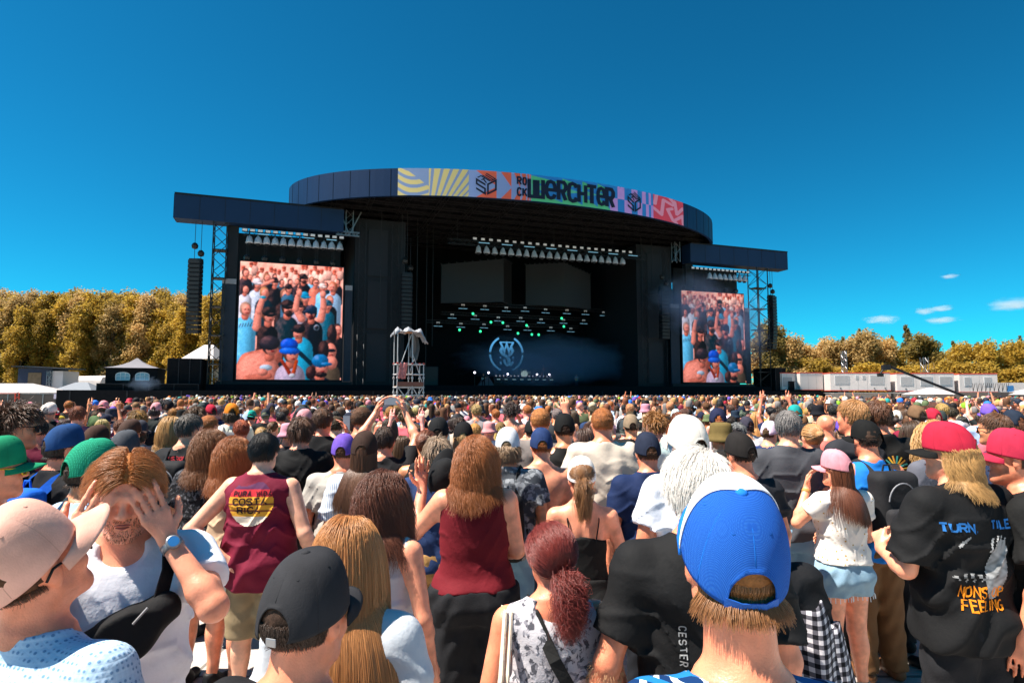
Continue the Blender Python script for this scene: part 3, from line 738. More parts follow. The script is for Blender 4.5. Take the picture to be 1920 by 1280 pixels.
for s, ww, wd, hh, lab in ((19.5, 2, 1.6, 1.6, 'black box speaker at the stage edge below the smoke'), (-9.5, 4, 2.2, 2.4, 'black side-fill speaker stack at the dark end of the deck')):
    r = stage_empty('fill_speaker', s, ww, 3.0); tag(r, lab, 'speaker'); MB().box(-wd / 2, wd / 2, 0, 1, 0, hh).build('cabinet', BLACK2, r); MB().box(-wd / 2 + .1, wd / 2 - .1, -.03, -.002, .1, hh - .1).build('grille', STEEL, r)
# ------------------------------------------------------------------ things around the stage
WHITE = mat('white_cabin_wall', (.62, .56, .53), .55, var=.06, scale=1)
WHITE2 = mat('white_tent_cloth', (.50, .46, .45), .7, var=.08, scale=.6, bump=.2, bscale=2)
RED = mat('red_trim', (.55, .06, .035), .5)
DGREY = mat('dark_grey_vent', (.12, .12, .12), .6)
# black cube enclosures beside the wings
def block(name, s0, s1, w0, w1, z, label, cat, m=BLACK):
    r = stage_empty(name, (s0 + s1) / 2, w0); tag(r, label, cat); h = (s1 - s0) / 2
    MB().box(-h, h, 0, w1 - w0, 0, z).build('panel_wall', m, r)
    mb = MB()
    for x in np.arange(-h, h + .01, max(1.0, h * 2 / 4)): mb.box(x - .04, x + .04, -.05, 0, 0, z)
    mb.box(-h, h, -.06, -.001, z - .08, z); mb.build('frame', BLACK2, r); return r
block('masked_enclosure', -37.5, -34.4, -1.5, 3, 5.6, 'plain black cladded enclosure beside the left lattice tower', 'enclosure')
block('masked_enclosure', -43.1, -34.4, -3.2, -1.6, 3.0, 'long low black enclosure below the black tent', 'enclosure')
block('masked_enclosure', 39.4, 41.3, -1.5, 3, 5.7, 'tall narrow black enclosure beside the far lattice tower', 'enclosure')
block('masked_enclosure', 41.35, 47.1, -2.0, 2, 3.8, 'low wide black enclosure in front of the white cabins', 'enclosure')
# black pagoda tent with arched windows
t = stage_empty('pagoda_tent', -40.7, -1.2); tag(t, 'black party tent with grey peaked roof and two arched windows', 'tent')
MB().box(-2.25, 2.25, 0, 4, 0, 4.6).build('wall', BLACK, t)
mb = MB(); N = 9
prof = [(1.0, 4.58), (.72, 4.72), (.45, 4.95), (.22, 5.25), (.05, 5.6), (.0, 5.65)]
for i in range(len(prof) - 1):
    (a, za), (b, zb) = prof[i], prof[i + 1]
    q = lambda k, z: [(-2.4 * k, 2 - 2.2 * k, z), (2.4 * k, 2 - 2.2 * k, z), (2.4 * k, 2 + 2.2 * k, z), (-2.4 * k, 2 + 2.2 * k, z)]
    mb.add(q(a, za) + q(max(b, .01), zb), [(j, (j + 1) % 4, 4 + (j + 1) % 4, 4 + j) for j in range(4)])
mb.build('roof', mat('grey_roof_cloth', (.20, .19, .21), .7), t)
PANE = mat('window_film', (.25, .45, .55), .2, spec=.7)
for x in (-1.35, .35):
    fr = MB(); pts = [(x, 3.35), (x, 3.85)] + [(x + .6 - .6 * math.cos(R(k * 18)), 3.85 + .28 * math.sin(R(k * 18))) for k in range(11)] + [(x + 1.2, 3.35)]
    for a, b in zip(pts, pts[1:] + pts[:1]): fr.bar((a[0], -.04, a[1]), (b[0], -.04, b[1]), .045)
    for k in (.4, .8): fr.bar((x + k, -.04, 3.35), (x + k, -.04, 4.08), .03)
    fr.bar((x, -.04, 3.75), (x + 1.2, -.04, 3.75), .03)
    o = fr.build('window', mat('white_frame', (.7, .7, .7), .5), t)
    MB().add([(p[0], -.012, p[1]) for p in pts], [tuple(range(len(pts)))]).build('pane', PANE, o)
# fence with dark mesh, left and right
def fence(pts, label, htop):
    a, b = Vector((*pts[0], 0)), Vector((*pts[1], 0)); d = b - a; L = d.length; ang = math.atan2(d.y, d.x)
    r = empty('mesh_fence', a, ang); tag(r, label, 'fence')
    n = max(1, round(L / 3.5)); st = L / n
    FM = mat('brown_mesh_banner', (.065, .055, .05), .8, var=.35, scale=2.5)
    for i in range(n):
        o = MB().box(i * st + .04, (i + 1) * st - .04, -.012, .012, .1, htop - .05).build('banner_panel', FM, r)
        MB().bar((i * st, 0, htop), ((i + 1) * st, 0, htop), .025).build('rail', ALU, r)
    for i in range(n + 1): MB().bar((i * st, 0, 0), (i * st, 0, htop + .05), .045).build('post', ALU, r)
    return r
fl = fence([(-56, 60), (-39.4, 60.8)], 'brown mesh fence in front of the white trailer and tents', 2.0)
s_ = MB().box(11.0, 11.9, -.05, -.02, 1.5, 2.0).build('sign_plate', mat('pale_sign', (.5, .45, .55), .6), fl)
mb = MB(); mb.bar((7.4, -.1, 0), (7.4, -.1, 2.1), .06); mb.bar((7.75, -.1, 0), (7.75, -.1, 2.1), .06)
for k in range(5): mb.bar((7.4, -.1, .2 + k * .45), (7.75, -.1, .4 + k * .45), .03)
mb.build('gate_post', RED, fl); MB().bar((0, -.1, 2.05), (7.5, -.1, 2.05), .05).build('gate_rail', RED, fl)
fence([(44, 92), (60, 77.5)], 'brown mesh fence running below the white cabins', 2.25)
fence([(60.2, 77.3), (78, 75)], 'brown mesh fence below the refrigerated trailer', 2.25)
# marquee, small tent, trailer, stall, banner on the left
def hip_tent(name, c, lx, ly, zw, zr, rz, label, m=WHITE2, ridge=.4):
    r = empty(name, (*c, 0), rz); tag(r, label, 'tent'); k = ridge
    MB().add([(-lx, -ly, zw), (lx, -ly, zw), (lx, ly, zw), (-lx, ly, zw), (-lx * k, 0, zr), (lx * k, 0, zr)], [(0, 1, 5, 4), (1, 2, 5), (2, 3, 4, 5), (3, 0, 4), (3, 2, 1, 0)]).build('roof', m, r)
    mb = MB()
    for x in (-lx, lx):
        for y in (-ly, ly): mb.bar((x * .97, y * .97, 0), (x * .97, y * .97, zw), .05)
    mb.build('pole', ALU, r); MB().box(-lx * .99, lx * .99, ly * .97, ly * .99, .2, zw - .02).build('wall', m, r); return r
hip_tent('marquee', (-55, 66), 6.3, 3, 2.1, 3.1, .05, 'wide white marquee roof rising behind the brown fence', ridge=.55)
hip_tent('small_tent', (-49.0, 70), 2.2, 2, 2.3, 3.3, .1, 'small grey tent between the marquee and the white trailer', mat('grey_tent', (.2, .22, .25), .7), .3)
tr = empty('white_trailer', (-57.5, 79, 0), -.32); tag(tr, 'long white trailer with curved roof behind the brown fence', 'trailer')
mb = MB()
for x0, x1 in ((-6.3, 6.3),):
    P = [(0, 1.0), (0, 3.7), (.2, 4.05), (1.3, 4.3), (2.4, 4.05), (2.6, 3.7), (2.6, 1.0)]
    V = [(x0, y, z) for y, z in P] + [(x1, y, z) for y, z in P]; n = len(P)
    mb.add(V, [(i, n + i, n + i + 1, i + 1) for i in range(n - 1)] + [tuple(range(n)), tuple(range(2 * n - 1, n - 1, -1)), (0, n - 1, 2 * n - 1, n)])
mb.build('body', WHITE, tr); MB().box(-5.2, -2.6, -.04, -.002, 2.7, 3.7).build('hatch', DGREY, tr); MB().box(-1.2, -.7, -.03, -.002, 2.7, 3.7).build('sticker', mat('teal_sticker', (.05, .4, .5), .5), tr)
MB().box(5.0, 6.4, -.2, 2.8, 2.6, 3.5).build('end_unit', WHITE, tr)
for x in (-4, 4.6): MB().lathe([(.1, 0), (.5, 0), (.5, .3), (.1, .3)], (x, 1.0, -.6), 14, RX).build('wheel', BLACK2, tr)
st_ = empty('food_stall', (-54.6, 70, 0), .1); tag(st_, 'dark food stall with white side panel next to the red banner', 'stall')
MB().box(-1.6, 2.0, 0, 3, 0, 4.9).build('body', mat('dark_blue_stall', (.02, .03, .06), .6), st_); MB().box(2.02, 3.2, 0, 3, 1.5, 4.6).build('side_panel', WHITE, st_)
MB().add([(-2, -.6, 5.15), (3.8, -.6, 4.85), (3.8, 3.3, 4.95), (-2, 3.3, 5.25), (-2, -.6, 5.0), (3.8, -.6, 4.7), (3.8, 3.3, 4.8), (-2, 3.3, 5.1)], [(0, 1, 2, 3), (4, 7, 6, 5), (0, 4, 5, 1), (1, 5, 6, 2), (2, 6, 7, 3), (3, 7, 4, 0)]).build('roof', ALUD, st_)
MB().box(-.5, .9, -.06, -.002, 2.8, 4.4).build('poster', mat('sepia_poster', (.16, .11, .06), .6, var=.6, scale=2.5), st_)
mb = MB(); mb.truss((1.9, -.25, 0), (1.9, -.25, 4.6), .35, .03); mb.build('truss_post', ALU, st_)
bn = empty('tall_banner', (-51.7, 61.2, 0)); tag(bn, 'tall banner fading from red to lilac at the picture edge', 'banner')
me = raw_mesh('cloth', [(-1.6, 0, 1.2), (.42, 0, 1.2), (.42, 0, 3.4), (-1.6, 0, 3.4), (.42, 0, 5.9), (-1.6, 0, 5.9), (-1.6, .03, 1.2), (.42, .03, 1.2), (.42, .03, 5.9), (-1.6, .03, 5.9)], [(0, 1, 2, 3), (3, 2, 4, 5), (6, 9, 8, 7)])
set_col(me, np.array([srgb('7a7fc0'), srgb('7a7fc0'), srgb('b05088'), srgb('b05088'), srgb('e8283c'), srgb('e8283c'), srgb('7a7fc0'), srgb('7a7fc0'), srgb('e8283c'), srgb('e8283c')])); link('cloth', me, attr_mat('banner_cloth', .7, .2), bn)
MB().bar((.5, 0, 0), (.5, 0, 6.0), .05).bar((-1.7, 0, 5.95), (.6, 0, 5.95), .03).build('pole', ALU, bn)
hip_tent('storage_tent', (-48.6, 98), 2.7, 3, 7.4, 9.8, -.1, 'white storage tent gable behind the left lattice tower', ridge=.3)
# white cabins with red trim on the right, stacked two high
def cabin(x, y, L, Wd, rz, z0, label, wins, doors=()):
    r = empty('site_cabin', (x, y, z0), rz); tag(r, label, 'cabin', 'white site cabins behind the crowd')
    hh = 2.55
    MB().box(0, L, 0, Wd, .1, hh - .14).build('wall', WHITE, r)
    MB().box(-.03, L + .03, -.03, Wd + .03, hh - .14, hh).build('roof_trim', RED, r); MB().box(-.02, L + .02, -.02, Wd + .02, 0, .1).build('base_trim', RED, r)
    for x0 in np.arange(1.2, L - .3, 1.2): MB().box(x0 - .012, x0 + .012, -.012, -.001, .1, hh - .14).build('panel_seam', mat('seam_grey', (.4, .37, .35), .6), r)
    for x0, x1, za, zb in wins:
        o = MB().box(x0 - .05, x1 + .05, -.05, -.014, za - .05, zb + .05).build('window', mat('white_frame', (.7, .7, .7), .5), r)
        MB().box(x0, x1, -.06, -.052, za, zb).build('shutter', mat('grey_shutter', (.36, .35, .35), .6), o)
    for x0 in doors: MB().box(x0, x0 + .18, -.08, -.014, .3, .42).build('vent', DGREY, r)
    return r
WN = ((1.0, 2.5, .95, 2.05), (4.2, 5.7, .95, 2.05))
cabin(38.2, 88, 2.6, 4, .1, 2.5, 'white cabin half hidden by the black enclosure', ((.6, 2.0, .5, 1.9),))
cabin(40.9, 87.2, 3.4, 4, .1, 2.5, 'blank white cabin left of the ladder gap', ())
cabin(44.2, 85.3, 7.8, 3, -.12, 2.4, 'white cabin with one window and two small black vents', ((.6, 2.4, 1.0, 2.1), (5.2, 6.9, 1.0, 2.1), (3.3, 3.6, 1.7, 2.1), (4.2, 4.5, 1.7, 2.1)), (1.2, 5.6, 7.0))
cabin(52.6, 84, 7.2, 3, -.14, 2.3, 'white cabin behind the thin black camera crane', ((.5, 2.0, .9, 2.0), (3.0, 4.4, .9, 2.0), (5.4, 6.8, .9, 2.0)), (1.0, 3.4))
cabin(60.3, 82.8, 4.6, 3, -.16, 2.2, 'white cabin with stacked frames next to the refrigerated trailer', ((.6, 1.3, .9, 2.0), (3.0, 3.8, .9, 2.0)))
for i, (x, y, L, rz) in enumerate(((38.2, 87.9, 6.2, .08), (44.2, 85.3, 7.8, -.12), (52.6, 84, 7.2, -.14), (60.3, 82.8, 4.6, -.16))):
    r = empty('support_deck', (x, y, 0), rz); tag(r, ['grey deck below the blank white cabin', 'grey deck below the cabin with small black vents', 'grey deck below the cabin at the camera crane', 'grey deck below the cabin with stacked frames'][i], 'platform')
    MB().box(-.1, L + .1, -1.2, 3, 2.05, 2.15).build('deck', mat('deck_grey', (.3, .28, .27), .7), r); MB().box(0, L, 0, 2.9, 0, 2.04).build('skirt', mat('skirt_grey', (.35, .32, .31), .7), r)
mb = MB()
for k in range(9): mb.bar((0 + k * .5, 0, .1), (.35 + k * .5, .1, 1.2), .03)
for k in range(9): mb.bar((0 + k * .5, 0, .1), (.05 + k * .5, .1, 1.2), .03)
r = empty('stacked_frames', (61.0, 81.4, 2.2), -.16); tag(r, 'row of leaning metal frames on the deck before a white cabin', 'frames'); mb.build('frame', ALUD, r)
ld = empty('access_ladder', (44.6, 87, 2.4)); tag(ld, 'grey access ladder in the gap between two cabins', 'ladder')
mb = MB(); mb.bar((0, 0, 0), (0, 0, 1.9), .04); mb.bar((.55, 0, 0), (.55, 0, 1.9), .04)
for k in range(6): mb.bar((0, 0, .2 + k * .3), (.55, 0, .2 + k * .3), .03)
mb.build('rungs', ALU, ld)
for (x, y, z, wd, lab) in ((46.6, 86, 8.0, .5, 'slim lattice mast standing in front of the cabin with vents'), (59.2, 88, 7.2, .7, 'slim lattice mast behind the camera crane cabin')):
    r = empty('lattice_mast', (x, y, 0)); tag(r, lab, 'mast'); MB().truss((0, 0, 0), (0, 0, z), wd, .04).build('lattice', ALU, r)
rt = empty('refrigerated_trailer', (64.5, 84, 0), -.1); tag(rt, 'white refrigerated trailer with dark cooling unit at the picture edge', 'trailer')
MB().box(1.7, 12, 0, 2.6, 1.1, 3.5).build('body', WHITE, rt); MB().box(0, 1.66, .2, 2.4, 1.5, 3.45).build('cooling_unit', WHITE, rt); MB().box(.3, 1.4, .14, .195, 2.3, 3.2).build('grille', DGREY, rt)
MB().box(2.9, 3.7, -.03, -.002, 2.2, 3.1).build('emblem', mat('blue_emblem', (.05, .2, .45), .5), rt)
for x in (9, 10.4): MB().lathe([(.1, 0), (.5, 0), (.5, .3), (.1, .3)], (x, .5, .0), 14, RX).build('wheel', BLACK2, rt)
hip_tent('white_tent', (50.3, 74), 2.2, 2, 1.95, 2.75, .1, 'small white tent roof below the camera crane', ridge=.1)
hip_tent('white_tent', (64.5, 77), 2.4, 2, 1.9, 2.6, .1, 'small white tent roof below the refrigerated trailer', ridge=.1)
# camera crane
jb = empty('camera_crane', (37.5, 51, 0), 0); tag(jb, 'long thin black camera crane slanting above the crowd', 'camera crane')
mb = MB(); a = Vector((.2, 0, 1.7)); b = Vector((-5.6, 1.0, 4.35))
mb.truss(a, b, .14, .03, .5); mb.bar(a, b, .055, 6); mb.build('boom', BLACK2, jb)
mb = MB(); mb.box(-6.1, -5.5, .8, 1.2, 4.0, 4.45); mb.bar((-5.9, 1, 4.2), (-6.3, 1, 3.7), .07, 6); mb.box(-6.5, -6.1, .85, 1.15, 3.45, 3.75); mb.build('camera_head', BLACK2, jb)
MB().bar((0, 0, 0), (0, 0, 1.75), .12, 8).box(-.5, .5, -.5, .5, 0, .15).build('pedestal', BLACK2, jb); MB().box(-.2, .9, -.3, .3, 1.2, 1.75).build('counterweight', BLACK2, jb)
# scaffold camera tower in the crowd
GALV = mat('galvanised_tube', (.55, .53, .52), .5, metal=.2, var=.2)
tw = empty('scaffold_tower', (-7.35, 43, 0), R(24)); tw.scale = (.70, .70, 1.0); tag(tw, 'scaffold camera tower with a crumpled grey tarpaulin roof', 'scaffold')
PX = (-1.15, .35, 1.5); PY = (-.7, .8)
for x in PX:
    for y in PY:
        zt = 6.35 if x < 1 else 4.15
        o = MB().bar((x, y, 0), (x, y, zt), .05, 6).build('upright', GALV, tw)
        for z in (1.0, 2.1, 3.1, 4.1): MB().bar((x - .09, y, z), (x + .09, y, z), .075, 6).build('coupler', RED if (z > 3.5 or z < 1.5) else GALV, o)
for z in (1.9, 2.45, 3.35, 4.05):
    for y in PY: MB().bar((PX[0] - .1, y, z), (PX[2] + .1, y, z), .042, 6).build('ledger', GALV, tw)
    for x in PX: MB().bar((x, PY[0], z), (x, PY[1], z), .042, 6).build('transom', GALV, tw)
for k in range(5): MB().box(-1.15 + k * .53, -1.15 + k * .53 + .5, -.74, .8, 2.5, 2.56).build('plank', mat('scaffold_board', (.22, .14, .09), .8), tw)
for y in (-.78,): MB().box(-1.15, 1.5, y, y + .04, 2.56, 2.82).build('toe_board', mat('toe_board_red', (.25, .10, .07), .7), tw)
for a, b in (((-1.15, -.7, 3.3), (.2, -.7, 6.1)), ((.35, -.7, 4.8), (1.5, -.7, 2.5)), ((-1.15, -.7, 1.2), (.35, -.7, 2.5)), ((.35, -.7, 1.2), (-1.15, -.7, 2.5)), ((.35, -.7, 1.2), (1.5, -.7, 2.5)), ((1.5, -.7, 1.2), (.35, -.7, 2.5)), ((.35, .8, 3.3), (1.35, .8, 5.4)), ((-1.15, -.7, 4.7), (-.6, .8, 3.2))):
    MB().bar(a, b, .042, 6).build('brace', GALV, tw)
MB().box(-1.2, .9, -.75, .85, 6.28, 6.34).build('roof_board', mat('roof_boards', (.42, .22, .12), .8), tw)
def rag(nx, ny, fn, name, m, parent, th=.02):
    V = []; rr = np.random.RandomState(nx * 7 + ny)
    for j in range(ny + 1):
        for i in range(nx + 1): V.append(fn(i / nx, j / ny, rr))
    idx = np.arange(len(V)).reshape(ny + 1, nx + 1); Fq = np.stack([idx[:-1, :-1], idx[:-1, 1:], idx[1:, 1:], idx[1:, :-1]], -1).reshape(-1, 4)
    o = link(name, raw_mesh(name, V, Fq, True), m, parent); s = o.modifiers.new('solid', 'SOLIDIFY'); s.thickness = th; return o
TARP = mat('crumpled_tarpaulin', (.30, .31, .34), .5, spec=.4, var=.4, scale=4, bump=.9, bscale=9)
rag(22, 14, lambda u, v, r: (-1.5 + 3.4 * u, -1.0 + 2.1 * v, 6.42 + .22 * math.sin(u * 17 + v * 5) * math.sin(v * 9) + r.uniform(-.05, .08) - 1.1 * max(0, u - .72) ** 1.2 * 3.2 - .25 * max(0, .12 - u) * 8 - .35 * max(0, .12 - v) * 4), 'tarpaulin', TARP, tw)
rag(10, 12, lambda u, v, r: (.35 + .8 * u + .15 * math.sin(v * 4), .3 + .15 * math.sin(u * 9 + v * 3), 6.3 - 1.7 * v + r.uniform(-.04, .04) - .3 * u), 'hanging_sheet', mat('dirty_sheet', (.16, .155, .15), .7, var=.3), tw)
rag(6, 10, lambda u, v, r: (-.9 + .75 * u - .2 * v, -.82 + .1 * math.sin(u * 7), 4.15 - 1.1 * v + r.uniform(-.05, .05)), 'red_white_cloth', mat('red_white_cloth', (.6, .2, .18), .7, var=.9, scale=7), tw)

# ------------------------------------------------------------------ trees
def leaf_mat(name, c0, c1, hue=.0):
    m, t, b = principled(name)
    a = t.nodes.new('ShaderNodeAttribute'); a.attribute_name = 'Col'
    oi = t.nodes.new('ShaderNodeObjectInfo'); mx = t.nodes.new('ShaderNodeMix'); mx.data_type = 'RGBA'
    mx.inputs['A'].default_value = (*c0, 1); mx.inputs['B'].default_value = (*c1, 1)
    ad = t.nodes.new('ShaderNodeMath'); ad.operation = 'MULTIPLY_ADD'; ad.inputs[1].default_value = .5; ad.use_clamp = True
    ml = t.nodes.new('ShaderNodeMath'); ml.operation = 'MULTIPLY'; ml.inputs[1].default_value = .5
    t.links.new(oi.outputs['Random'], ml.inputs[0]); t.links.new(ml.outputs[0], ad.inputs[2])
    t.links.new(a.outputs['Fac'], ad.inputs[0]); t.links.new(ad.outputs[0], mx.inputs['Factor'])
    t.links.new(mx.outputs['Result'], b.inputs['Base Color']); b.inputs['Roughness'].default_value = .55; b.inputs['Specular IOR Level'].default_value = .25
    tr_ = t.nodes.new('ShaderNodeBsdfTranslucent'); t.links.new(mx.outputs['Result'], tr_.inputs['Color'])
    ms = t.nodes.new('ShaderNodeMixShader'); ms.inputs[0].default_value = .55
    t.links.new(b.outputs[0], ms.inputs[1]); t.links.new(tr_.outputs[0], ms.inputs[2]); t.links.new(ms.outputs[0], t.nodes['Material Output'].inputs['Surface'])
    return m
LEAF_GOLD = leaf_mat('golden_leaves', (.25, .17, .04), (.66, .43, .06))
LEAF_TAN = leaf_mat('tan_leaves', (.34, .24, .09), (.76, .50, .20))
LEAF_DARK = leaf_mat('dark_olive_leaves', (.08, .085, .035), (.34, .23, .055))
BARK = mat('bark', (.12, .08, .05), .9, bump=.5, bscale=8)
def crown_mesh(name, lobes, n, size, seed):
    rs = np.random.RandomState(seed); P = []; Cc = []
    wts = np.array([l[3] * l[4] * l[5] for l in lobes]) ** .7; wts /= wts.sum()
    which = rs.choice(len(lobes), n, p=wts)
    L = np.array([l[:6] for l in lobes])[which]
    d = rs.normal(size=(n, 3)); d /= np.linalg.norm(d, axis=1)[:, None]
    rad = rs.uniform(.10, 1.15, n) ** .6 * (1 + .22 * np.sin(d[:, 0] * 7 + which) * np.sin(d[:, 2] * 8 + d[:, 1] * 6 + which * 2))
    c = L[:, :3] + d * L[:, 3:6] * rad[:, None]
    nrm = d * .5 + rs.normal(size=(n, 3)) * .6 + np.array([0, 0, .35]); nrm /= np.linalg.norm(nrm, axis=1)[:, None]
    tg = np.cross(nrm, rs.normal(size=(n, 3))); tg /= np.linalg.norm(tg, axis=1)[:, None]; bt = np.cross(nrm, tg)
    s = size * rs.uniform(.55, 1.25, n)[:, None]
    V = np.stack([c - tg * s, c - bt * s * .55, c + tg * s, c + bt * s * .55], 1).reshape(-1, 3)
    f = np.arange(4 * n).reshape(n, 4); col = np.repeat(np.clip(rs.normal(.5, .36, n) + .18 * np.sin(c[:, 2] * 1.3 + which), 0, 1), 4)
    me = raw_mesh(name, V, f); set_col(me, np.stack([col] * 3, 1)); return me
def tree_proto(kind, seed):
    rs = random.Random(seed); lobes = []
    if kind == 'poplar':
        H = 19.0
        for k in range(46):
            z = 2.0 + (H - 3.0) * (k + rs.random()) / 46; t = (z - 2.0) / (H - 2.0); rr = 2.3 * min(1, t * 3 + .35) * min(1, (1 - t) * 2.2 + .15) * math.sqrt(rs.random()); a = rs.uniform(0, 6.28)
            lobes.append((math.cos(a) * rr, math.sin(a) * rr, z, rs.uniform(.8, 1.5), rs.uniform(.8, 1.5), rs.uniform(.9, 1.8)))
        n, sz = 19000, .20; tr = .3
    elif kind == 'round':
        H = 13.0
        for k in range(22):
            z = rs.uniform(2.5, H - 1.5); t = z / H; rr = 3.6 * math.sin(math.pi * (t * .8 + .15)) * rs.uniform(.3, .9); a = rs.uniform(0, 6.28)
            lobes.append((math.cos(a) * rr, math.sin(a) * rr, z, rs.uniform(1.1, 1.9), rs.uniform(1.1, 1.9), rs.uniform(1.0, 1.8)))
        n, sz = 7500, .27; tr = .28
    elif kind == 'spire':
        H = 14.5
        for k in range(44):
            z = 1.8 + (H - 2.0) * (k + rs.random()) / 44; t = z / H; rr = 2.5 * (1 - t) ** .75 * math.sqrt(rs.random()); a = rs.uniform(0, 6.28); q = .30 + .75 * (1 - t)
            lobes.append((math.cos(a) * rr, math.sin(a) * rr, z, q, q, .55 + .4 * (1 - t)))
        n, sz = 7000, .22; tr = .22
    else:   # bush
        H = 7.0
        for k in range(16):
            z = rs.uniform(1.0, H - 1.2); t = z / H; rr = 3.2 * math.sin(math.pi * (t * .75 + .25)) * rs.uniform(.2, .95); a = rs.uniform(0, 6.28)
            lobes.append((math.cos(a) * rr, math.sin(a) * rr, z, rs.uniform(.9, 1.6), rs.uniform(.9, 1.6), rs.uniform(.8, 1.4)))
        n, sz = 5200, .24; tr = .16
    cm = crown_mesh('crown', lobes, n, sz, seed)
    mb = MB(); mb.path([(0, 0, -.1), (.05, .02, H * .3), (-.05, .04, H * .62), (0, 0, H * .93)], [tr, tr * .75, tr * .45, tr * .12], 7)
    for l in lobes[::3]:
        z0 = max(1.0, l[2] * .72); mb.path([(0, 0, z0), (l[0] * .5, l[1] * .5, (z0 + l[2]) / 2 - .1), (l[0], l[1], l[2])], [tr * .35, tr * .22, tr * .08], 5)
    tm = mb.mesh('trunk', True); tm.materials.append(BARK)
    return cm, tm, H
PROTO = {}
def tree(kind, seed, m, loc, h, rz, label, name, group, wid=1.0):
    key = (kind, seed)
    if key not in PROTO: PROTO[key] = tree_proto(kind, seed)
    cm, tm, H = PROTO[key]
    if len(cm.materials) == 0: cm.materials.append(m)
    r = empty(name, (*loc, 0), rz, 1.0); k = h / H; r.scale = (k * wid, k * wid, k); tag(r, label, 'tree', group)
    t_ = link('trunk', tm, None, r); c = link('crown', cm, None, r)
    c.material_slots[0].link = 'OBJECT'; c.material_slots[0].material = m
    return r
rt_ = random.Random(11)
def xw(px, Y): return (px - 960) / 1150 * Y * 1.0
heads = ['at the picture edge', 'above the red banner', 'above the food stall', 'above the white marquee', 'above the small grey tent', 'above the white trailer', 'above the trailer end', 'beside the black tent', 'above the black tent', 'right of the black tent', 'above the low black enclosure', 'behind the hanging speaker', 'behind the left tower', 'behind the left wing']
for row, (Y, off, nm) in enumerate(((103, 0, 'front row golden poplar'), (107, 13, 'second row golden poplar'), (112, 5, 'third row golden poplar'), (118, 18, 'rear row golden poplar'))):
    for i in range(19):
        px = -45 + i * 26 + off + rt_.uniform(-8, 8)
        h = (17.6, 18.8, 20.2, 21.4)[row] + rt_.uniform(-1.3, 1.3)
        tree('poplar', 20 + (i * 2 + row) % 4, LEAF_GOLD if rt_.random() < .8 else LEAF_TAN, (xw(px, Y), Y + rt_.uniform(-2, 2)), h, rt_.uniform(0, 6.28), f'{nm} {heads[i * 14 // 19]}' + (', slightly further along' if i and (i * 14 // 19) == ((i - 1) * 14 // 19) else ''), 'poplar_tree', 'poplars beyond the left fence', 1.05)
spots = ['right beside the far lattice tower', 'above the half hidden cabin', 'above the blank cabin', 'above the ladder gap', 'left of the slim mast', 'behind the slim mast', 'above the cabin with vents', 'above the camera crane head', 'above the camera crane boom', 'above the crane cabin', 'above the stacked frames', 'left of the refrigerated trailer', 'above the cooling unit', 'above the refrigerated trailer', 'at the far picture edge']
for i in range(15):
    px = 1448 + i * 33 + rt_.uniform(-9, 9)
    k = rt_.random()
    h = float(np.interp(px, [1440, 1470, 1500, 1600, 1650, 1800, 1920], [15.5, 16.0, 12.5, 14.0, 14.2, 12.6, 12.6])) + rt_.uniform(-1.0, 1.0)
    tree('round', 40 + i % 3, LEAF_TAN if px < 1660 else (LEAF_DARK if k < .5 else LEAF_GOLD), (xw(px, 122), 122 + rt_.uniform(-3, 3)), h, rt_.uniform(0, 6), f'rounded tan tree {spots[i]}' if px < 1660 else f'rounded olive tree {spots[i]}', 'broadleaf_tree', 'trees beyond the cabins')
    if px > 1560: tree('spire', 50 + i % 3, LEAF_DARK, (xw(px + 14, 130), 130 + rt_.uniform(-3, 3)), h + rt_.uniform(-.8, 1.5), rt_.uniform(0, 6), f'pointed dark conifer {spots[i]}', 'conifer_tree', 'conifers beyond the cabins')
    tree('bush', 60 + i % 3, LEAF_GOLD if px > 1560 or k < .5 else LEAF_TAN, (xw(px + 8, 112), 112 + rt_.uniform(-3, 3)), 7.6 + rt_.uniform(-1.2, 1.8), rt_.uniform(0, 6), f'low golden bush {spots[i]}', 'golden_bush', 'bushes behind the cabins', 1.1)
r = tree('round', 40, LEAF_DARK, (xw(1452, 112), 112), 15.8, 1.0, 'tall dark tree closest to the far lattice tower', 'broadleaf_tree', 'trees beyond the cabins')

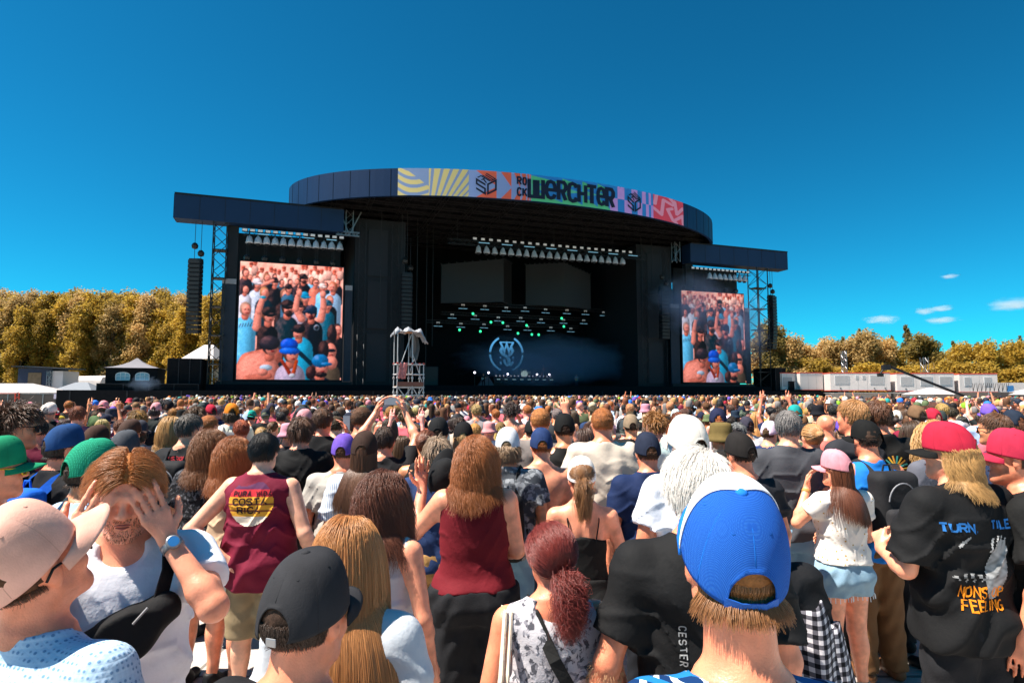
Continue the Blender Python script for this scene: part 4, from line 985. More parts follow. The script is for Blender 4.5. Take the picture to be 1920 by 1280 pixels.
# ------------------------------------------------------------------ clouds and smoke
def volume_mat(name, color, dens, scale, thr, stretch=(1, 1, 1), wide=.35):
    m = bpy.data.materials.new(name); m.use_nodes = True; t = m.node_tree; t.nodes.clear()
    o = t.nodes.new('ShaderNodeOutputMaterial'); pv = t.nodes.new('ShaderNodeVolumePrincipled'); pv.inputs['Color'].default_value = (*color, 1); pv.inputs['Anisotropy'].default_value = .2
    tc = t.nodes.new('ShaderNodeTexCoord'); no = t.nodes.new('ShaderNodeTexNoise'); no.inputs['Scale'].default_value = scale; no.inputs['Detail'].default_value = 5; no.inputs['Roughness'].default_value = .6
    oi = t.nodes.new('ShaderNodeObjectInfo'); ad = t.nodes.new('ShaderNodeVectorMath'); ad.operation = 'ADD'
    mp = t.nodes.new('ShaderNodeVectorMath'); mp.operation = 'MULTIPLY'; mp.inputs[1].default_value = stretch
    t.links.new(tc.outputs['Object'], mp.inputs[0]); t.links.new(mp.outputs[0], ad.inputs[0]); t.links.new(oi.outputs['Location'], ad.inputs[1]); t.links.new(ad.outputs[0], no.inputs['Vector'])
    ln = t.nodes.new('ShaderNodeVectorMath'); ln.operation = 'LENGTH'; t.links.new(tc.outputs['Object'], ln.inputs[0])
    f = t.nodes.new('ShaderNodeMapRange'); f.inputs['From Min'].default_value = 1.0; f.inputs['From Max'].default_value = .15; f.inputs['To Min'].default_value = -.55; f.inputs['To Max'].default_value = .38
    t.links.new(ln.outputs['Value'], f.inputs['Value'])
    s = t.nodes.new('ShaderNodeMath'); s.operation = 'ADD'; t.links.new(no.outputs['Fac'], s.inputs[0]); t.links.new(f.outputs[0], s.inputs[1])
    mr = t.nodes.new('ShaderNodeMapRange'); mr.inputs['From Min'].default_value = thr; mr.inputs['From Max'].default_value = thr + wide; mr.inputs['To Max'].default_value = dens
    t.links.new(s.outputs[0], mr.inputs['Value']); t.links.new(mr.outputs[0], pv.inputs['Density']); t.links.new(pv.outputs[0], o.inputs['Volume'])
    return m
def puff(name, loc, size, m, rz=0):
    bm = bmesh.new(); bmesh.ops.create_icosphere(bm, subdivisions=2, radius=1.0); me = bpy.data.meshes.new(name); bm.to_mesh(me); bm.free()
    o = link(name, me, m); o.location = loc; o.scale = size; o.rotation_euler = (0, 0, rz); return o
CLOUD = volume_mat('cloud_vapour', (.98, .97, .98), .035, 2.6, .50, wide=.5)
for px, py, wd, hh, lab in ((1898, 571, 62, 17, 'largest white cloud at the picture edge'), (1653, 599, 46, 12, 'flat white cloud over the tan trees'), (1734, 583, 26, 9, 'small white cloud, lowest but one of the three'), (1765, 578, 30, 8, 'faint wispy cloud just above a small one'), (1766, 600, 46, 9, 'thin stretched cloud above the conifers'), (1781, 518, 24, 5, 'small faint cloud high over the others')):
    Y = 1500.0; dx = (px - 960) / 1150; dz = (640 - py) / 1150; d = Vector((dx, math.cos(PITCH) - dz * math.sin(PITCH), math.sin(PITCH) + dz * math.cos(PITCH))); d = d * (Y / d.y)
    o = puff('cloud', Vector((0, 0, 2)) + d, (wd / 1150 * Y * 1.25, 50, hh / 1150 * Y * 1.5), CLOUD, -math.atan2(d.x, d.y)); tag(o, lab, 'cloud', 'clouds')
SMOKE = volume_mat('stage_smoke', (.50, .70, 1.0), .75, 2.6, .42, wide=.8)  # blue tint stands in for skylight on smoke in shade
for s, ww, z, sx, sy, sz, lab in ((24.5, -3.2, 14.0, 11, 2.6, 7.0, 'big drift of pale blue smoke beside the hazy screen'), (32, -3.4, 11.0, 9.0, 2.2, 9.0, 'thin smoke veil over the hazy screen'), (9, 6.5, 6.5, 24, 4.5, 6.5, 'low blue smoke drifting along the whole stage deck'), (5, 13.4, 6.0, 13, 3.6, 4.5, 'lit haze around the drum riser')):
    o = puff('smoke', S(s, ww, z), (sx, sy, sz), SMOKE, TH); tag(o, lab, 'smoke', kind='stuff')
o = puff('smoke', S(-38.8, -5.2, 3.0), (2.6, .5, 1.4), SMOKE, TH); tag(o, 'small smoke wisp in front of the low black enclosure', 'smoke', kind='stuff')
# ------------------------------------------------------------------ people: implicit surfaces turned into one continuous mesh
f32 = np.float32
def V3(*a): return np.array(a, dtype=float)
class Grid:
    def __init__(s, lo, hi, h):
        s.lo = np.array(lo, float); s.h = h
        s.n = np.maximum(4, np.ceil((np.array(hi, float) - s.lo) / h).astype(int) + 1)
        s.x = (s.lo[0] + h * np.arange(s.n[0])).astype(f32)[:, None, None]
        s.y = (s.lo[1] + h * np.arange(s.n[1])).astype(f32)[None, :, None]
        s.z = (s.lo[2] + h * np.arange(s.n[2])).astype(f32)[None, None, :]
        s.d = np.full(tuple(s.n), 1.0, f32)
    def sl(s, lo, hi, m):
        a = np.clip(np.floor((np.array(lo) - m - s.lo) / s.h).astype(int), 0, s.n); b = np.clip(np.ceil((np.array(hi) + m - s.lo) / s.h).astype(int) + 1, 0, s.n)
        return a, b
    def add(s, prim, k=.03, sub=False):
        lo, hi, fn = prim; a, b = s.sl(lo, hi, k + 2.5 * s.h)
        if np.any(b <= a): return s
        q = (slice(a[0], b[0]), slice(a[1], b[1]), slice(a[2], b[2]))
        v = fn(s.x[q[0]], s.y[:, q[1]], s.z[:, :, q[2]]).astype(f32); d = s.d[q]
        if sub:
            v = -v; hh = np.maximum(k - np.abs(d - v), 0) / k; s.d[q] = np.maximum(d, v) + hh * hh * k * .25
        else:
            hh = np.maximum(k - np.abs(d - v), 0) / k; s.d[q] = np.minimum(d, v) - hh * hh * k * .25
        return s
    def clip(s, fn):
        s.d = np.maximum(s.d, fn(s.x, s.y, s.z).astype(f32)); return s
    def mesh(s):
        d = s.d; d[0] = d[-1] = 1; d[:, 0] = d[:, -1] = 1; d[:, :, 0] = d[:, :, -1] = 1
        n = d < 0; c = np.zeros(tuple(s.n - 1), np.int8)
        for i in (0, 1):
            for j in (0, 1):
                for k in (0, 1): c += n[i:s.n[0] - 1 + i, j:s.n[1] - 1 + j, k:s.n[2] - 1 + k]
        mx = (c > 0) & (c < 8); I, J, K = np.nonzero(mx); ids = np.full(mx.shape, -1, np.int32); ids[I, J, K] = np.arange(len(I))
        cor = {}
        for i in (0, 1):
            for j in (0, 1):
                for k in (0, 1): cor[i, j, k] = d[I + i, J + j, K + k]
        P = np.zeros((len(I), 3)); cnt = np.zeros(len(I))
        for ax in range(3):
            for u in (0, 1):
                for v in (0, 1):
                    a = [u, v]; a.insert(ax, 0); b = [u, v]; b.insert(ax, 1)
                    da, db = cor[tuple(a)], cor[tuple(b)]; m = (da < 0) != (db < 0); t = np.where(m, da / np.where(m, da - db, 1), 0)
                    for x in range(3): P[:, x] += m * (t if x == ax else a[x])
                    cnt += m
        P = P / cnt[:, None] + np.stack([I, J, K], 1); V = s.lo + P * s.h
        Q = []
        e = n[:-1, 1:-1, 1:-1] != n[1:, 1:-1, 1:-1]; i, j, k = np.nonzero(e); j += 1; k += 1
        q = np.stack([ids[i, j - 1, k - 1], ids[i, j, k - 1], ids[i, j, k], ids[i, j - 1, k]], 1); f = n[i, j, k]; q[~f] = q[~f][:, ::-1]; Q.append(q)
        e = n[1:-1, :-1, 1:-1] != n[1:-1, 1:, 1:-1]; i, j, k = np.nonzero(e); i += 1; k += 1
        q = np.stack([ids[i - 1, j, k - 1], ids[i - 1, j, k], ids[i, j, k], ids[i, j, k - 1]], 1); f = n[i, j, k]; q[~f] = q[~f][:, ::-1]; Q.append(q)
        e = n[1:-1, 1:-1, :-1] != n[1:-1, 1:-1, 1:]; i, j, k = np.nonzero(e); i += 1; j += 1
        q = np.stack([ids[i - 1, j - 1, k], ids[i, j - 1, k], ids[i, j, k], ids[i - 1, j, k]], 1); f = n[i, j, k]; q[~f] = q[~f][:, ::-1]; Q.append(q)
        return V, np.concatenate(Q)
def cone(a, b, ra, rb, flat=False):
    a = np.asarray(a, float); b = np.asarray(b, float); ba = b - a; L2 = max(1e-9, float(ba @ ba)); L = math.sqrt(L2); r = max(ra, rb)
    def fn(x, y, z):
        px, py, pz = x - a[0], y - a[1], z - a[2]
        t0 = (px * ba[0] + py * ba[1] + pz * ba[2]) / L2; t = np.clip(t0, 0, 1)
        d = np.sqrt((px - t * ba[0]) ** 2 + (py - t * ba[1]) ** 2 + (pz - t * ba[2]) ** 2) - (ra + (rb - ra) * t)
        return np.maximum(d, (t0 - 1) * L) if flat else d
    return np.minimum(a, b) - r, np.maximum(a, b) + r, fn
def ell(c, r, M=None):
    c = np.asarray(c, float); r = np.asarray(r, float); m = max(r); k = float(min(r))
    def fn(x, y, z):
        x, y, z = x - c[0], y - c[1], z - c[2]
        if M is not None: x, y, z = (M[0][0] * x + M[1][0] * y + M[2][0] * z, M[0][1] * x + M[1][1] * y + M[2][1] * z, M[0][2] * x + M[1][2] * y + M[2][2] * z)
        q = np.sqrt((x / r[0]) ** 2 + (y / r[1]) ** 2 + (z / r[2]) ** 2); return (q - 1) * k
    return c - m, c + m, fn
def loft(z, a, b, cy, ex=2.3, groove=0.0):
    z = np.asarray(z, float); o = np.argsort(z); z = z[o]; a = np.asarray(a, float)[o]; b = np.asarray(b, float)[o]; cy = np.asarray(cy, float)[o]
    zz = np.linspace(z[0], z[-1], 60); ker = np.array([1, 2, 3, 2, 1]) / 9.0
    sm = lambda v: np.convolve(np.pad(np.interp(zz, z, v), 2, mode='edge'), ker, 'valid')
    A, B, Cc = sm(a), sm(b), sm(cy)
    def fn(x, y, zz_):
        zi = zz_.ravel(); aa = np.interp(zi, zz, A)[None, None].astype(f32); bb = np.interp(zi, zz, B)[None, None].astype(f32); cc = np.interp(zi, zz, Cc)[None, None].astype(f32)
        yy = y - cc
        q = (np.abs(x / aa) ** ex + np.abs(yy / bb) ** ex) ** (1 / ex)
        d = (q - 1) * np.minimum(aa, bb)
        if groove: d = d + groove * np.exp(-(x / .03) ** 2) * (yy < 0)
        return np.maximum(d, np.maximum(zz_ - z[-1], z[0] - zz_))
    return V3(-a.max(), (cy - b).min(), z[0]), V3(a.max(), (cy + b).max(), z[-1]), fn
def rotz(a): c, s = math.cos(a), math.sin(a); return np.array([[c, -s, 0], [s, c, 0], [0, 0, 1.0]])
def rotx(a): c, s = math.cos(a), math.sin(a); return np.array([[1.0, 0, 0], [0, c, -s], [0, s, c]])
def roty(a): c, s = math.cos(a), math.sin(a); return np.array([[c, 0, s], [0, 1.0, 0], [-s, 0, c]])
HC = V3(0, .015, 1.658)                       # head centre of the 1.78 m figure
def head_prims(g, Rm, c, fine):
    P = lambda x, y, z: c + Rm @ V3(x, y, z)
    g.add(ell(P(0, -.012, .03), (.076, .095, .088), Rm), .01)
    g.add(ell(P(0, .028, -.042), (.060, .064, .076), Rm), .03)
    for s in (-1, 1):
        g.add(cone(P(s * .048, .0, -.055), P(s * .015, .072, -.098), .02, .02), .03)
        g.add(ell(P(s * .079, -.006, -.002), (.009, .021, .033), Rm @ rotz(-s * .35)), .012)
        if fine:
            g.add(ell(P(s * .088, .0, .002), (.006, .011, .018), Rm), .006, sub=True)
            g.add(ell(P(s * .032, .092, .006), (.017, .012, .012), Rm), .012, sub=True)
            g.add(ell(P(s * .031, .079, .004), (.013, .013, .012), Rm), .004)
            g.add(ell(P(s * .036, .066, -.03), (.026, .022, .022), Rm), .02)
    g.add(cone(P(-.034, .080, .026), P(.034, .080, .026), .013, .013), .02)
    g.add(cone(P(0, .090, .012), P(0, .110, -.022), .008, .013), .012)
    if fine:
        for s in (-1, 1): g.add(ell(P(s * .012, .098, -.027), (.009, .011, .008), Rm), .008)
        g.add(ell(P(0, .090, -.054), (.023, .010, .0065), Rm), .006); g.add(ell(P(0, .089, -.064), (.020, .010, .007), Rm), .006); g.add(ell(P(0, .1, -.059), (.024, .008, .0022), Rm), .003, sub=True)
    g.add(ell(P(0, .078, -.096), (.02, .016, .017), Rm), .02)
def hand_prims(g, w, d, n, curl, thumb_side, k=.006, sp=1.0):
    d = d / np.linalg.norm(d); n = n - d * (n @ d); n = n / np.linalg.norm(n); s = np.cross(d, n) * thumb_side
    offs = (.033, .011, -.011, -.031); lens = (.94, 1.05, .98, .78)
    for o in offs: g.add(cone(w, w + d * .088 + s * o, .021, .0125), .012)
    for i, o in enumerate(offs):
        p = w + d * .088 + s * o; dr = d + s * o * 2.2 * sp; dr /= np.linalg.norm(dr); r = .0098 if i < 3 else .0085
        c = curl if not isinstance(curl, (list, tuple)) else curl[i]
        for L in (.050, .033, .025):
            a = c; dr = dr * math.cos(a) + n * math.sin(a); nn = n - dr * (n @ dr); n2 = nn / (np.linalg.norm(nn) + 1e-9)
            q = p + dr * L * lens[i]; g.add(cone(p, q, r, r * .9), k); p = q; r *= .92
    p = w + d * .025 + s * .022; dr = d * .62 + s * .75 + n * .25; dr /= np.linalg.norm(dr); r = .0135
    for L in (.042, .034, .028):
        q = p + dr * L; g.add(cone(p, q, r, r * .88), .008); p = q; r *= .88; dr = dr + d * .28 - s * .12 + n * .12; dr /= np.linalg.norm(dr)
ARMS = {   # elbow, wrist, hand direction, palm normal, curl   (figure's right side; x is mirrored for the left)
    'down': ((.255, -.035, 1.145), (.262, .045, .895), (0, .1, -1), (-1, 0, 0), .25),
    'out': ((.30, -.06, 1.15), (.34, .06, .93), (0, .2, -1), (-1, 0, 0), .25),
    'front': ((.262, .02, 1.15), (.13, .235, 1.10), (-.9, .3, .1), (0, -1, -.2), .5),
    'fold': ((.265, .03, 1.16), (.02, .20, 1.20), (-1, .1, .05), (0, -1, 0), .4),
    'hip': ((.44, -.13, 1.17), (.235, -.02, 1.0), (-.8, .3, -.5), (0, -.4, -1), .5),
    'face': ((.285, .16, 1.27), (.115, .20, 1.50), (-.35, -.1, 1), (-.6, -.8, 0), .35),
    'phone': ((.235, .20, 1.33), (.10, .40, 1.52), (-.35, .1, 1), (-.8, -.2, 0), .45),
    'high': ((.25, .16, 1.68), (.13, .28, 1.90), (-.25, .15, 1), (-.8, .2, 0), .5),
    'up': ((.30, .06, 1.70), (.24, .14, 1.96), (-.1, .05, 1), (0, 1, 0), .2),
}
def make_body(sex='m', g=1.0, armL='down', armR='down', hy=0.0, hp=0.0, vox=.014, fine=False, lean=0.0, stance=.11, swk=1.0, nup=0.0):
    """returns dict with body mesh arrays and the skeleton for the garments"""
    f = sex == 'f'; sw = (.178 if f else .196) * swk
    gw = 1 + (g - 1) * .9
    arms = []
    for s, a in ((-1, armL), (1, armR)):
        e, w, hd, pn, cu = ARMS[a] if isinstance(a, str) else a
        m = V3(s, 1, 1); k = (sw / .196 if f else 1.0)
        e = V3(*e); w = V3(*w)
        if isinstance(a, str) and a in ('down', 'out'): e[0] += (gw - 1) * .16; w[0] += (gw - 1) * .16
        e[0] *= k if isinstance(a, str) else 1; w[0] *= k if isinstance(a, str) else 1
        arms.append((V3(s * sw, -.012, 1.432), e * m, w * m, V3(*hd) * m, V3(*pn) * m, cu, s))
    Rm = rotz(hy) @ rotx(-hp)
    hc = V3(0, -.02, 1.54 + nup) + Rm @ (HC - V3(0, -.02, 1.54))
    lo = [-.26 * gw, -.2 * gw, -.02]; hi = [.26 * gw, .24 * gw, 1.80 + nup]
    for A in arms:
        for p in (A[1], A[2], A[2] + A[3] / np.linalg.norm(A[3]) * .2): lo = np.minimum(lo, p - .09); hi = np.maximum(hi, p + .09)
    lo = np.minimum(lo, hc - .15); hi = np.maximum(hi, hc + .16)
    G = Grid(lo, hi, vox)
    if f: tz = (.80, .88, .95, 1.03, 1.12, 1.20, 1.29, 1.37, 1.43, 1.475, 1.51); ta = (.15, .178, .176, .150, .132, .140, .152, .160, .158, .10, .052); tb = (.10, .118, .115, .098, .092, .098, .112, .108, .088, .066, .052); tc = (-.01, -.012, -.01, 0, 0, 0, .008, 0, -.012, -.018, -.02)
    else: tz = (.80, .88, .95, 1.03, 1.10, 1.20, 1.30, 1.38, 1.435, 1.48, 1.52); ta = (.14, .168, .17, .160, .157, .166, .180, .188, .180, .112, .060); tb = (.095, .112, .112, .104, .103, .110, .120, .114, .094, .072, .060); tc = (-.01, -.01, -.005, 0, 0, 0, 0, -.008, -.016, -.02, -.02)
    bel = np.interp(tz, (.8, 1.05, 1.25, 1.45), (1, 1, .75, .25)); ta = np.array(ta) * (1 + (gw - 1) * (.35 + .65 * bel)); tb = np.array(tb) * (1 + (gw - 1) * 1.25 * bel); tc = np.array(tc) + (gw - 1) * .05 * bel
    TL = (tz, ta, tb, tc)
    G.add(loft(*TL, groove=.010), .02)
    G.add(cone(hc + Rm @ V3(0, -.022, -.05), V3(0, -.022, 1.485), .052 if f else .058, .056 if f else .066), .04)
    for s in (-1, 1): G.add(cone(V3(0, -.03, 1.50), V3(s * sw * .9, -.015, 1.438), .045, .045), .05)
    ar = (.88 if f else 1.0) * (1 + (g - 1) * .8)
    for sh, e, w, hd, pn, cu, s in arms:
        G.add(cone(sh, e, .056 * ar, .040 * ar), .04); G.add(cone(e, w, .041 * ar, .027 * ar), .02); G.add(ell(e + (w - e) * .25, (.043 * ar,) * 3), .02)
        hand_prims(G, w, hd, pn, cu, s if isinstance(cu, float) or True else s)
    legs = []
    for s in (-1, 1):
        hip = V3(s * .088, -.005, .88); kn = V3(s * (stance * .93), .015, .49); an = V3(s * stance, -.02, .085); to = an + V3(s * .03, .155, -.05)
        legs.append((hip, kn, an, to)); q = (1.06 if f else 1.0) * (1 + (g - 1) * .8)
        G.add(cone(hip, kn, .086 * q, .055 * q), .03); G.add(cone(kn, an, .054 * q, .034), .02); G.add(ell(kn + (an - kn) * .28 + V3(0, -.02, 0), (.05 * q, .05 * q, .11)), .03)
        G.add(cone(an + V3(0, -.03, -.045), to, .036, .03), .03)
    if f:
        for s in (-1, 1): G.add(ell(V3(s * .07, .095, 1.265), (.062, .055, .062)), .03); G.add(ell(V3(s * .075, -.075, .90), (.08, .07, .085)), .04)
    else:
        for s in (-1, 1): G.add(ell(V3(s * .07, -.065, .89), (.075, .065, .08)), .04); G.add(ell(V3(s * .085, -.09, 1.36), (.06, .03, .075)), .04)
    head_prims(G, Rm, hc, fine)
    V, Fq = G.mesh()
    HM = Matrix([list(Rm[i]) + [hc[i]] for i in range(3)] + [[0, 0, 0, 1]])
    return dict(V=V, F=Fq, HM=HM, T=TL, arms=arms, legs=legs, sex=sex, g=g, gw=gw, sw=sw)
def wrinkle(G, seed, amp, z0=None, z1=None):
    r = np.random.RandomState(seed); w = 0
    a, b, c = r.uniform(0, 6, 3)
    for k in range(5):
        kx, ky, kz = r.normal(0, 13), r.normal(0, 9), r.normal(0, 22) ; p = r.uniform(0, 6.28)
        w = w + np.sin(kx * G.x + ky * G.y + kz * G.z + p + 1.6 * np.sin(9 * G.x + 7 * G.z + a + k) + 1.2 * np.sin(11 * G.z - 6 * G.y + b))
    w = w / 5.0
    w = w - 1.7 * np.abs(np.sin(14 * (G.z + .55 * np.abs(G.x)) + 2.2 * np.sin(7 * G.x + c) + a)) ** 3 * np.clip((1.28 - G.z) / .3, 0, 1)
    t_ = G.z - 1.40 + .9 * np.abs(np.abs(G.x) - .16); w = w - 1.0 * np.exp(-((np.sin(26 * t_ + 3 * np.sin(8 * G.x + c) + b)) / .28) ** 2) * np.clip(1 - np.abs(G.z - 1.22) / .3, 0, 1)
    G.d += (amp * w * (np.abs(G.d) < .08)).astype(f32)
def make_top(B, kind='tee', hem=.87, sleeve=.62, loose=.018, vox=.014, seed=0, amp=.006, neck=.085, vback=0.0):
    z, a, b, c = [np.array(v, float) for v in B['T']]; f = B['sex'] == 'f'
    lz = np.interp(z, (.85, 1.2, 1.40, 1.47, 1.52), (1.5, 1.25, .7, .45, .4)) * loose
    a2 = a + lz; b2 = b + lz * 1.05
    if loose > .012:   # cloth hangs from the chest and shoulder blades
        i = np.argmin(np.abs(z - 1.30)); k = np.array([.92 if zz < 1.28 else 0 for zz in z]); a2 = np.maximum(a2, a2[i] * k); b2 = np.maximum(b2, b2[i] * k)
    m = z >= min(hem, .95) - .08
    z2 = np.r_[hem - .04, z[m]]; A2 = np.r_[a2[m][0], a2[m]]; B2 = np.r_[b2[m][0], b2[m]]; C2 = np.r_[c[m][0], c[m]]
    hw = a2.max() + .1; lo = V3(-hw, -(b2.max() + .09), hem - .06); hi = V3(hw, b2.max() + .10, 1.56)
    for sh, e, w, *_ in B['arms']:
        for t in (0, .5, 1.0): p = sh + (e - sh) * t; lo = np.minimum(lo, p - .12); hi = np.maximum(hi, p + .12)
    G = Grid(lo, hi, vox)
    G.add(loft(z2, A2, B2, C2), .02)
    ar = (.88 if f else 1.0) * (1 + (B['g'] - 1) * .8)
    if kind in ('tee', 'long'):
        for s in (-1, 1): G.add(cone(V3(0, -.03, 1.50), V3(s * B['sw'] * .95, -.015, 1.438), .05, .052), .05)
        for sh, e, w, *_ in B['arms']:
            sl = sleeve if kind == 'tee' else 1.0; q = sh + (e - sh) * sl
            G.add(cone(sh, q, .062 * ar + loose * .6, (.052 * ar + loose * 1.25), flat=(kind == 'tee')), .045)
            if kind == 'long': G.add(cone(e, w + (e - w) * .04, .05 * ar + loose, .038 * ar + loose * .5, flat=True), .03)
    else:
        for s in (-1, 1): G.add(cone(V3(0, -.03, 1.50), V3(s * B['sw'] * (.95 if kind == 'sleeveless' else .7), -.015, 1.442), .047, .05), .05)
        for sh, e, w, *_ in B['arms']:
            s = np.sign(sh[0])
            if kind == 'sleeveless': G.add(cone(V3(s * (B['sw'] + .052), 0, 1.48), V3(s * (B['sw'] + .06), 0, 1.26), .055, .05), .015, sub=True)
            else: G.add(cone(V3(s * (B['sw'] + .035), -.01, 1.52), V3(s * (B['sw'] + .03), -.01, 1.29), .085, .065), .02, sub=True)
    if B['sex'] == 'f':
        for s in (-1, 1): G.add(ell(V3(s * .07, .095 + loose * .6, 1.265), (.066, .06, .066)), .05); G.add(ell(V3(s * .075, -.078, .90), (.090, .086, .10)), .05)
    else:
        for s in (-1, 1): G.add(ell(V3(s * .07, -.062, .89), (.082, .075, .095)), .05); G.add(ell(V3(s * .085, -.094, 1.36), (.072, .044, .085)), .05)
    if amp: wrinkle(G, seed, amp)
    r = np.random.RandomState(seed + 5); ph = r.uniform(0, 6)
    G.clip(lambda x, y, zz: hem + .012 * np.sin(9 * x + ph) + .012 * np.sin(12 * y) - zz)
    # neck opening, tilted forward
    if kind == 'strap':
        G.clip(lambda x, y, zz: zz - (1.30 + .02 * np.cos(14 * x)))
    else:
        G.add(cone(V3(0, -.028, 1.485 - vback), V3(0, .03, 1.62), neck * .78, neck * 1.5), .008, sub=True)
        G.add(ell(V3(0, .085, 1.485), (neck * .8, .07, .05)), .01, sub=True)
        if not vback:
            ring = [V3(neck * .86 * math.cos(t), -.028 + neck * .80 * math.sin(t), 1.498 - .024 * (math.sin(t) + 1) * .9) for t in np.linspace(0, 2 * math.pi, 13)]
            for p, q in zip(ring, ring[1:]): G.add(cone(p, q, .0115, .0115), .006)
    if vback: G.add(ell(V3(0, -.11, 1.50), (.085, .09, vback)), .01, sub=True)
    return G.mesh()
def make_bottom(B, kind='trousers', length=.06, loose=.014, vox=.016, seed=0, amp=.006, top=1.02):
    f = B['sex'] == 'f'; z, a, b, c = [np.array(v, float) for v in B['T']]; q = (1.06 if f else 1.0) * (1 + (B['g'] - 1) * .8)
    m = (z <= top + .06)
    lo = V3(-.30 * B['gw'], -.26 * B['gw'], length - .03); hi = V3(.30 * B['gw'], .22 * B['gw'], top + .06)
    if kind == 'skirt': lo[:2] -= .08; hi[:2] += .08
    G = Grid(lo, hi, vox)
    G.add(loft(z[m], a[m] + loose * .9, b[m] + loose * .9, c[m]), .02)
    if kind == 'skirt':
        zz = np.array([length - .02, .5, .8, .92, top + .05]); k = np.array([.235, .225, .20, .192, np.interp(top, z, a) + .012]) * (1 + (B['gw'] - 1) * .8)
        G.add(loft(zz, k, k * np.array([.9, .88, .78, .72, .70]), zz * 0 - .008, 2.0), .03)
    else:
        for hip, kn, an, to in B['legs']:
            if length > .45:
                t = (hip[2] - length) / (hip[2] - kn[2]); e = hip + (kn - hip) * t; G.add(cone(hip, e, .094 * q + loose * .6, .075 * q + loose * 1.8, flat=True), .03)
            else:
                t = (kn[2] - length) / (kn[2] - an[2]); e = kn + (an - kn) * t
                G.add(cone(hip, kn, .094 * q + loose * .6, .064 * q + loose), .03); G.add(cone(kn, e, .064 * q + loose, .052 + loose * .9, flat=True), .02)
    for s in (-1, 1): G.add(ell(V3(s * .074, -.074, .90), (.084 * q, .076 * q, .09)), .04)
    if amp:
        r = np.random.RandomState(seed); p = r.uniform(0, 6, 4)
        w = np.sin(34 * G.z + 6 * np.sin(14 * G.x + p[0]) + 3 * G.y + p[1]) * .5 + np.sin(52 * G.z - 9 * G.x + 4 * np.sin(20 * G.y + p[2])) * .4
        if kind == 'skirt': w = np.sin(8 * np.arctan2(G.y, G.x) + 2 * np.sin(4 * G.z + p[0]) + p[1]) * np.clip((1.0 - G.z), 0, 1) * 2.2
        G.d += (amp * w * (np.abs(G.d) < .08)).astype(f32)
    G.clip(lambda x, y, zz: np.maximum(length - zz, zz - top))
    return G.mesh()
def make_shoe(B, i, vox=.012):
    hip, kn, an, to = B['legs'][i]; lo = np.minimum(an, to) - .09; hi = np.maximum(an, to) + .09; lo[2] = -.005; hi[2] = an[2] + .06
    G = Grid(lo - .02, hi, vox); G.add(cone(an + V3(0, -.035, -.04), to + V3(0, .01, .0), .046, .04), .03); G.add(cone(an + V3(0, -.01, .03), an + V3(0, .03, -.02), .046, .05), .03); G.clip(lambda x, y, z: .004 - z); return G.mesh()

# ------------------------------------------------------------------ shared materials coloured by each object
def objcol_mat(name, rough, spec, var, scale, bump=0.0, bscale=60.0, sss=0.0, sheen=0.0, weave=False):
    m, t, b = principled(name); b.inputs['Roughness'].default_value = rough; b.inputs['Specular IOR Level'].default_value = spec
    oi = t.nodes.new('ShaderNodeObjectInfo'); tc = t.nodes.new('ShaderNodeTexCoord'); no = t.nodes.new('ShaderNodeTexNoise'); no.inputs['Scale'].default_value = scale; no.inputs['Detail'].default_value = 6
    t.links.new(tc.outputs['Object'], no.inputs['Vector']); mr = t.nodes.new('ShaderNodeMapRange'); mr.inputs['From Min'].default_value = .3; mr.inputs['From Max'].default_value = .7; mr.inputs['To Min'].default_value = 1 - var; mr.inputs['To Max'].default_value = 1 + var
    t.links.new(no.outputs['Fac'], mr.inputs['Value']); mx = t.nodes.new('ShaderNodeMix'); mx.data_type = 'RGBA'; mx.blend_type = 'MULTIPLY'; mx.inputs['Factor'].default_value = 1
    t.links.new(oi.outputs['Color'], mx.inputs['A']); t.links.new(mr.outputs[0], mx.inputs['B']); t.links.new(mx.outputs['Result'], b.inputs['Base Color'])
    if sss: b.inputs['Subsurface Weight'].default_value = sss; b.inputs['Subsurface Radius'].default_value = (1, .35, .2); b.inputs['Subsurface Scale'].default_value = .012
    if sheen: b.inputs['Sheen Weight'].default_value = sheen; b.inputs['Sheen Roughness'].default_value = .6
    if bump:
        n2 = t.nodes.new('ShaderNodeTexNoise'); n2.inputs['Scale'].default_value = bscale; n2.inputs['Detail'].default_value = 4; t.links.new(tc.outputs['Object'], n2.inputs['Vector'])
        n3 = t.nodes.new('ShaderNodeTexNoise'); n3.noise_type = 'RIDGED_MULTIFRACTAL' if weave else 'FBM'; n3.inputs['Scale'].default_value = bscale * .14; n3.inputs['Detail'].default_value = 3; n3.inputs['Distortion'].default_value = 1.2; t.links.new(tc.outputs['Object'], n3.inputs['Vector'])
        ad = t.nodes.new('ShaderNodeMath'); ad.operation = 'MULTIPLY_ADD'; ad.inputs[1].default_value = .9 if weave else .6; t.links.new(n3.outputs['Fac'], ad.inputs[0]); t.links.new(n2.outputs['Fac'], ad.inputs[2])
        bp = t.nodes.new('ShaderNodeBump'); bp.inputs['Strength'].default_value = bump; bp.inputs['Distance'].default_value = .006; t.links.new(ad.outputs[0], bp.inputs['Height']); t.links.new(bp.outputs[0], b.inputs['Normal'])
    MATS[name] = m; return m
SKIN = objcol_mat('skin', .40, .5, .30, 13, .22, 210, sss=.10)
CLOTH = objcol_mat('cloth', .80, .2, .12, 5, .30, 60, sheen=.0, weave=True)
CAPM = objcol_mat('cap_cotton', .85, .15, .16, 16, .16, 260, sheen=.0)
LEATH = objcol_mat('shoe_skin', .6, .3, .2, 20, .2, 80)
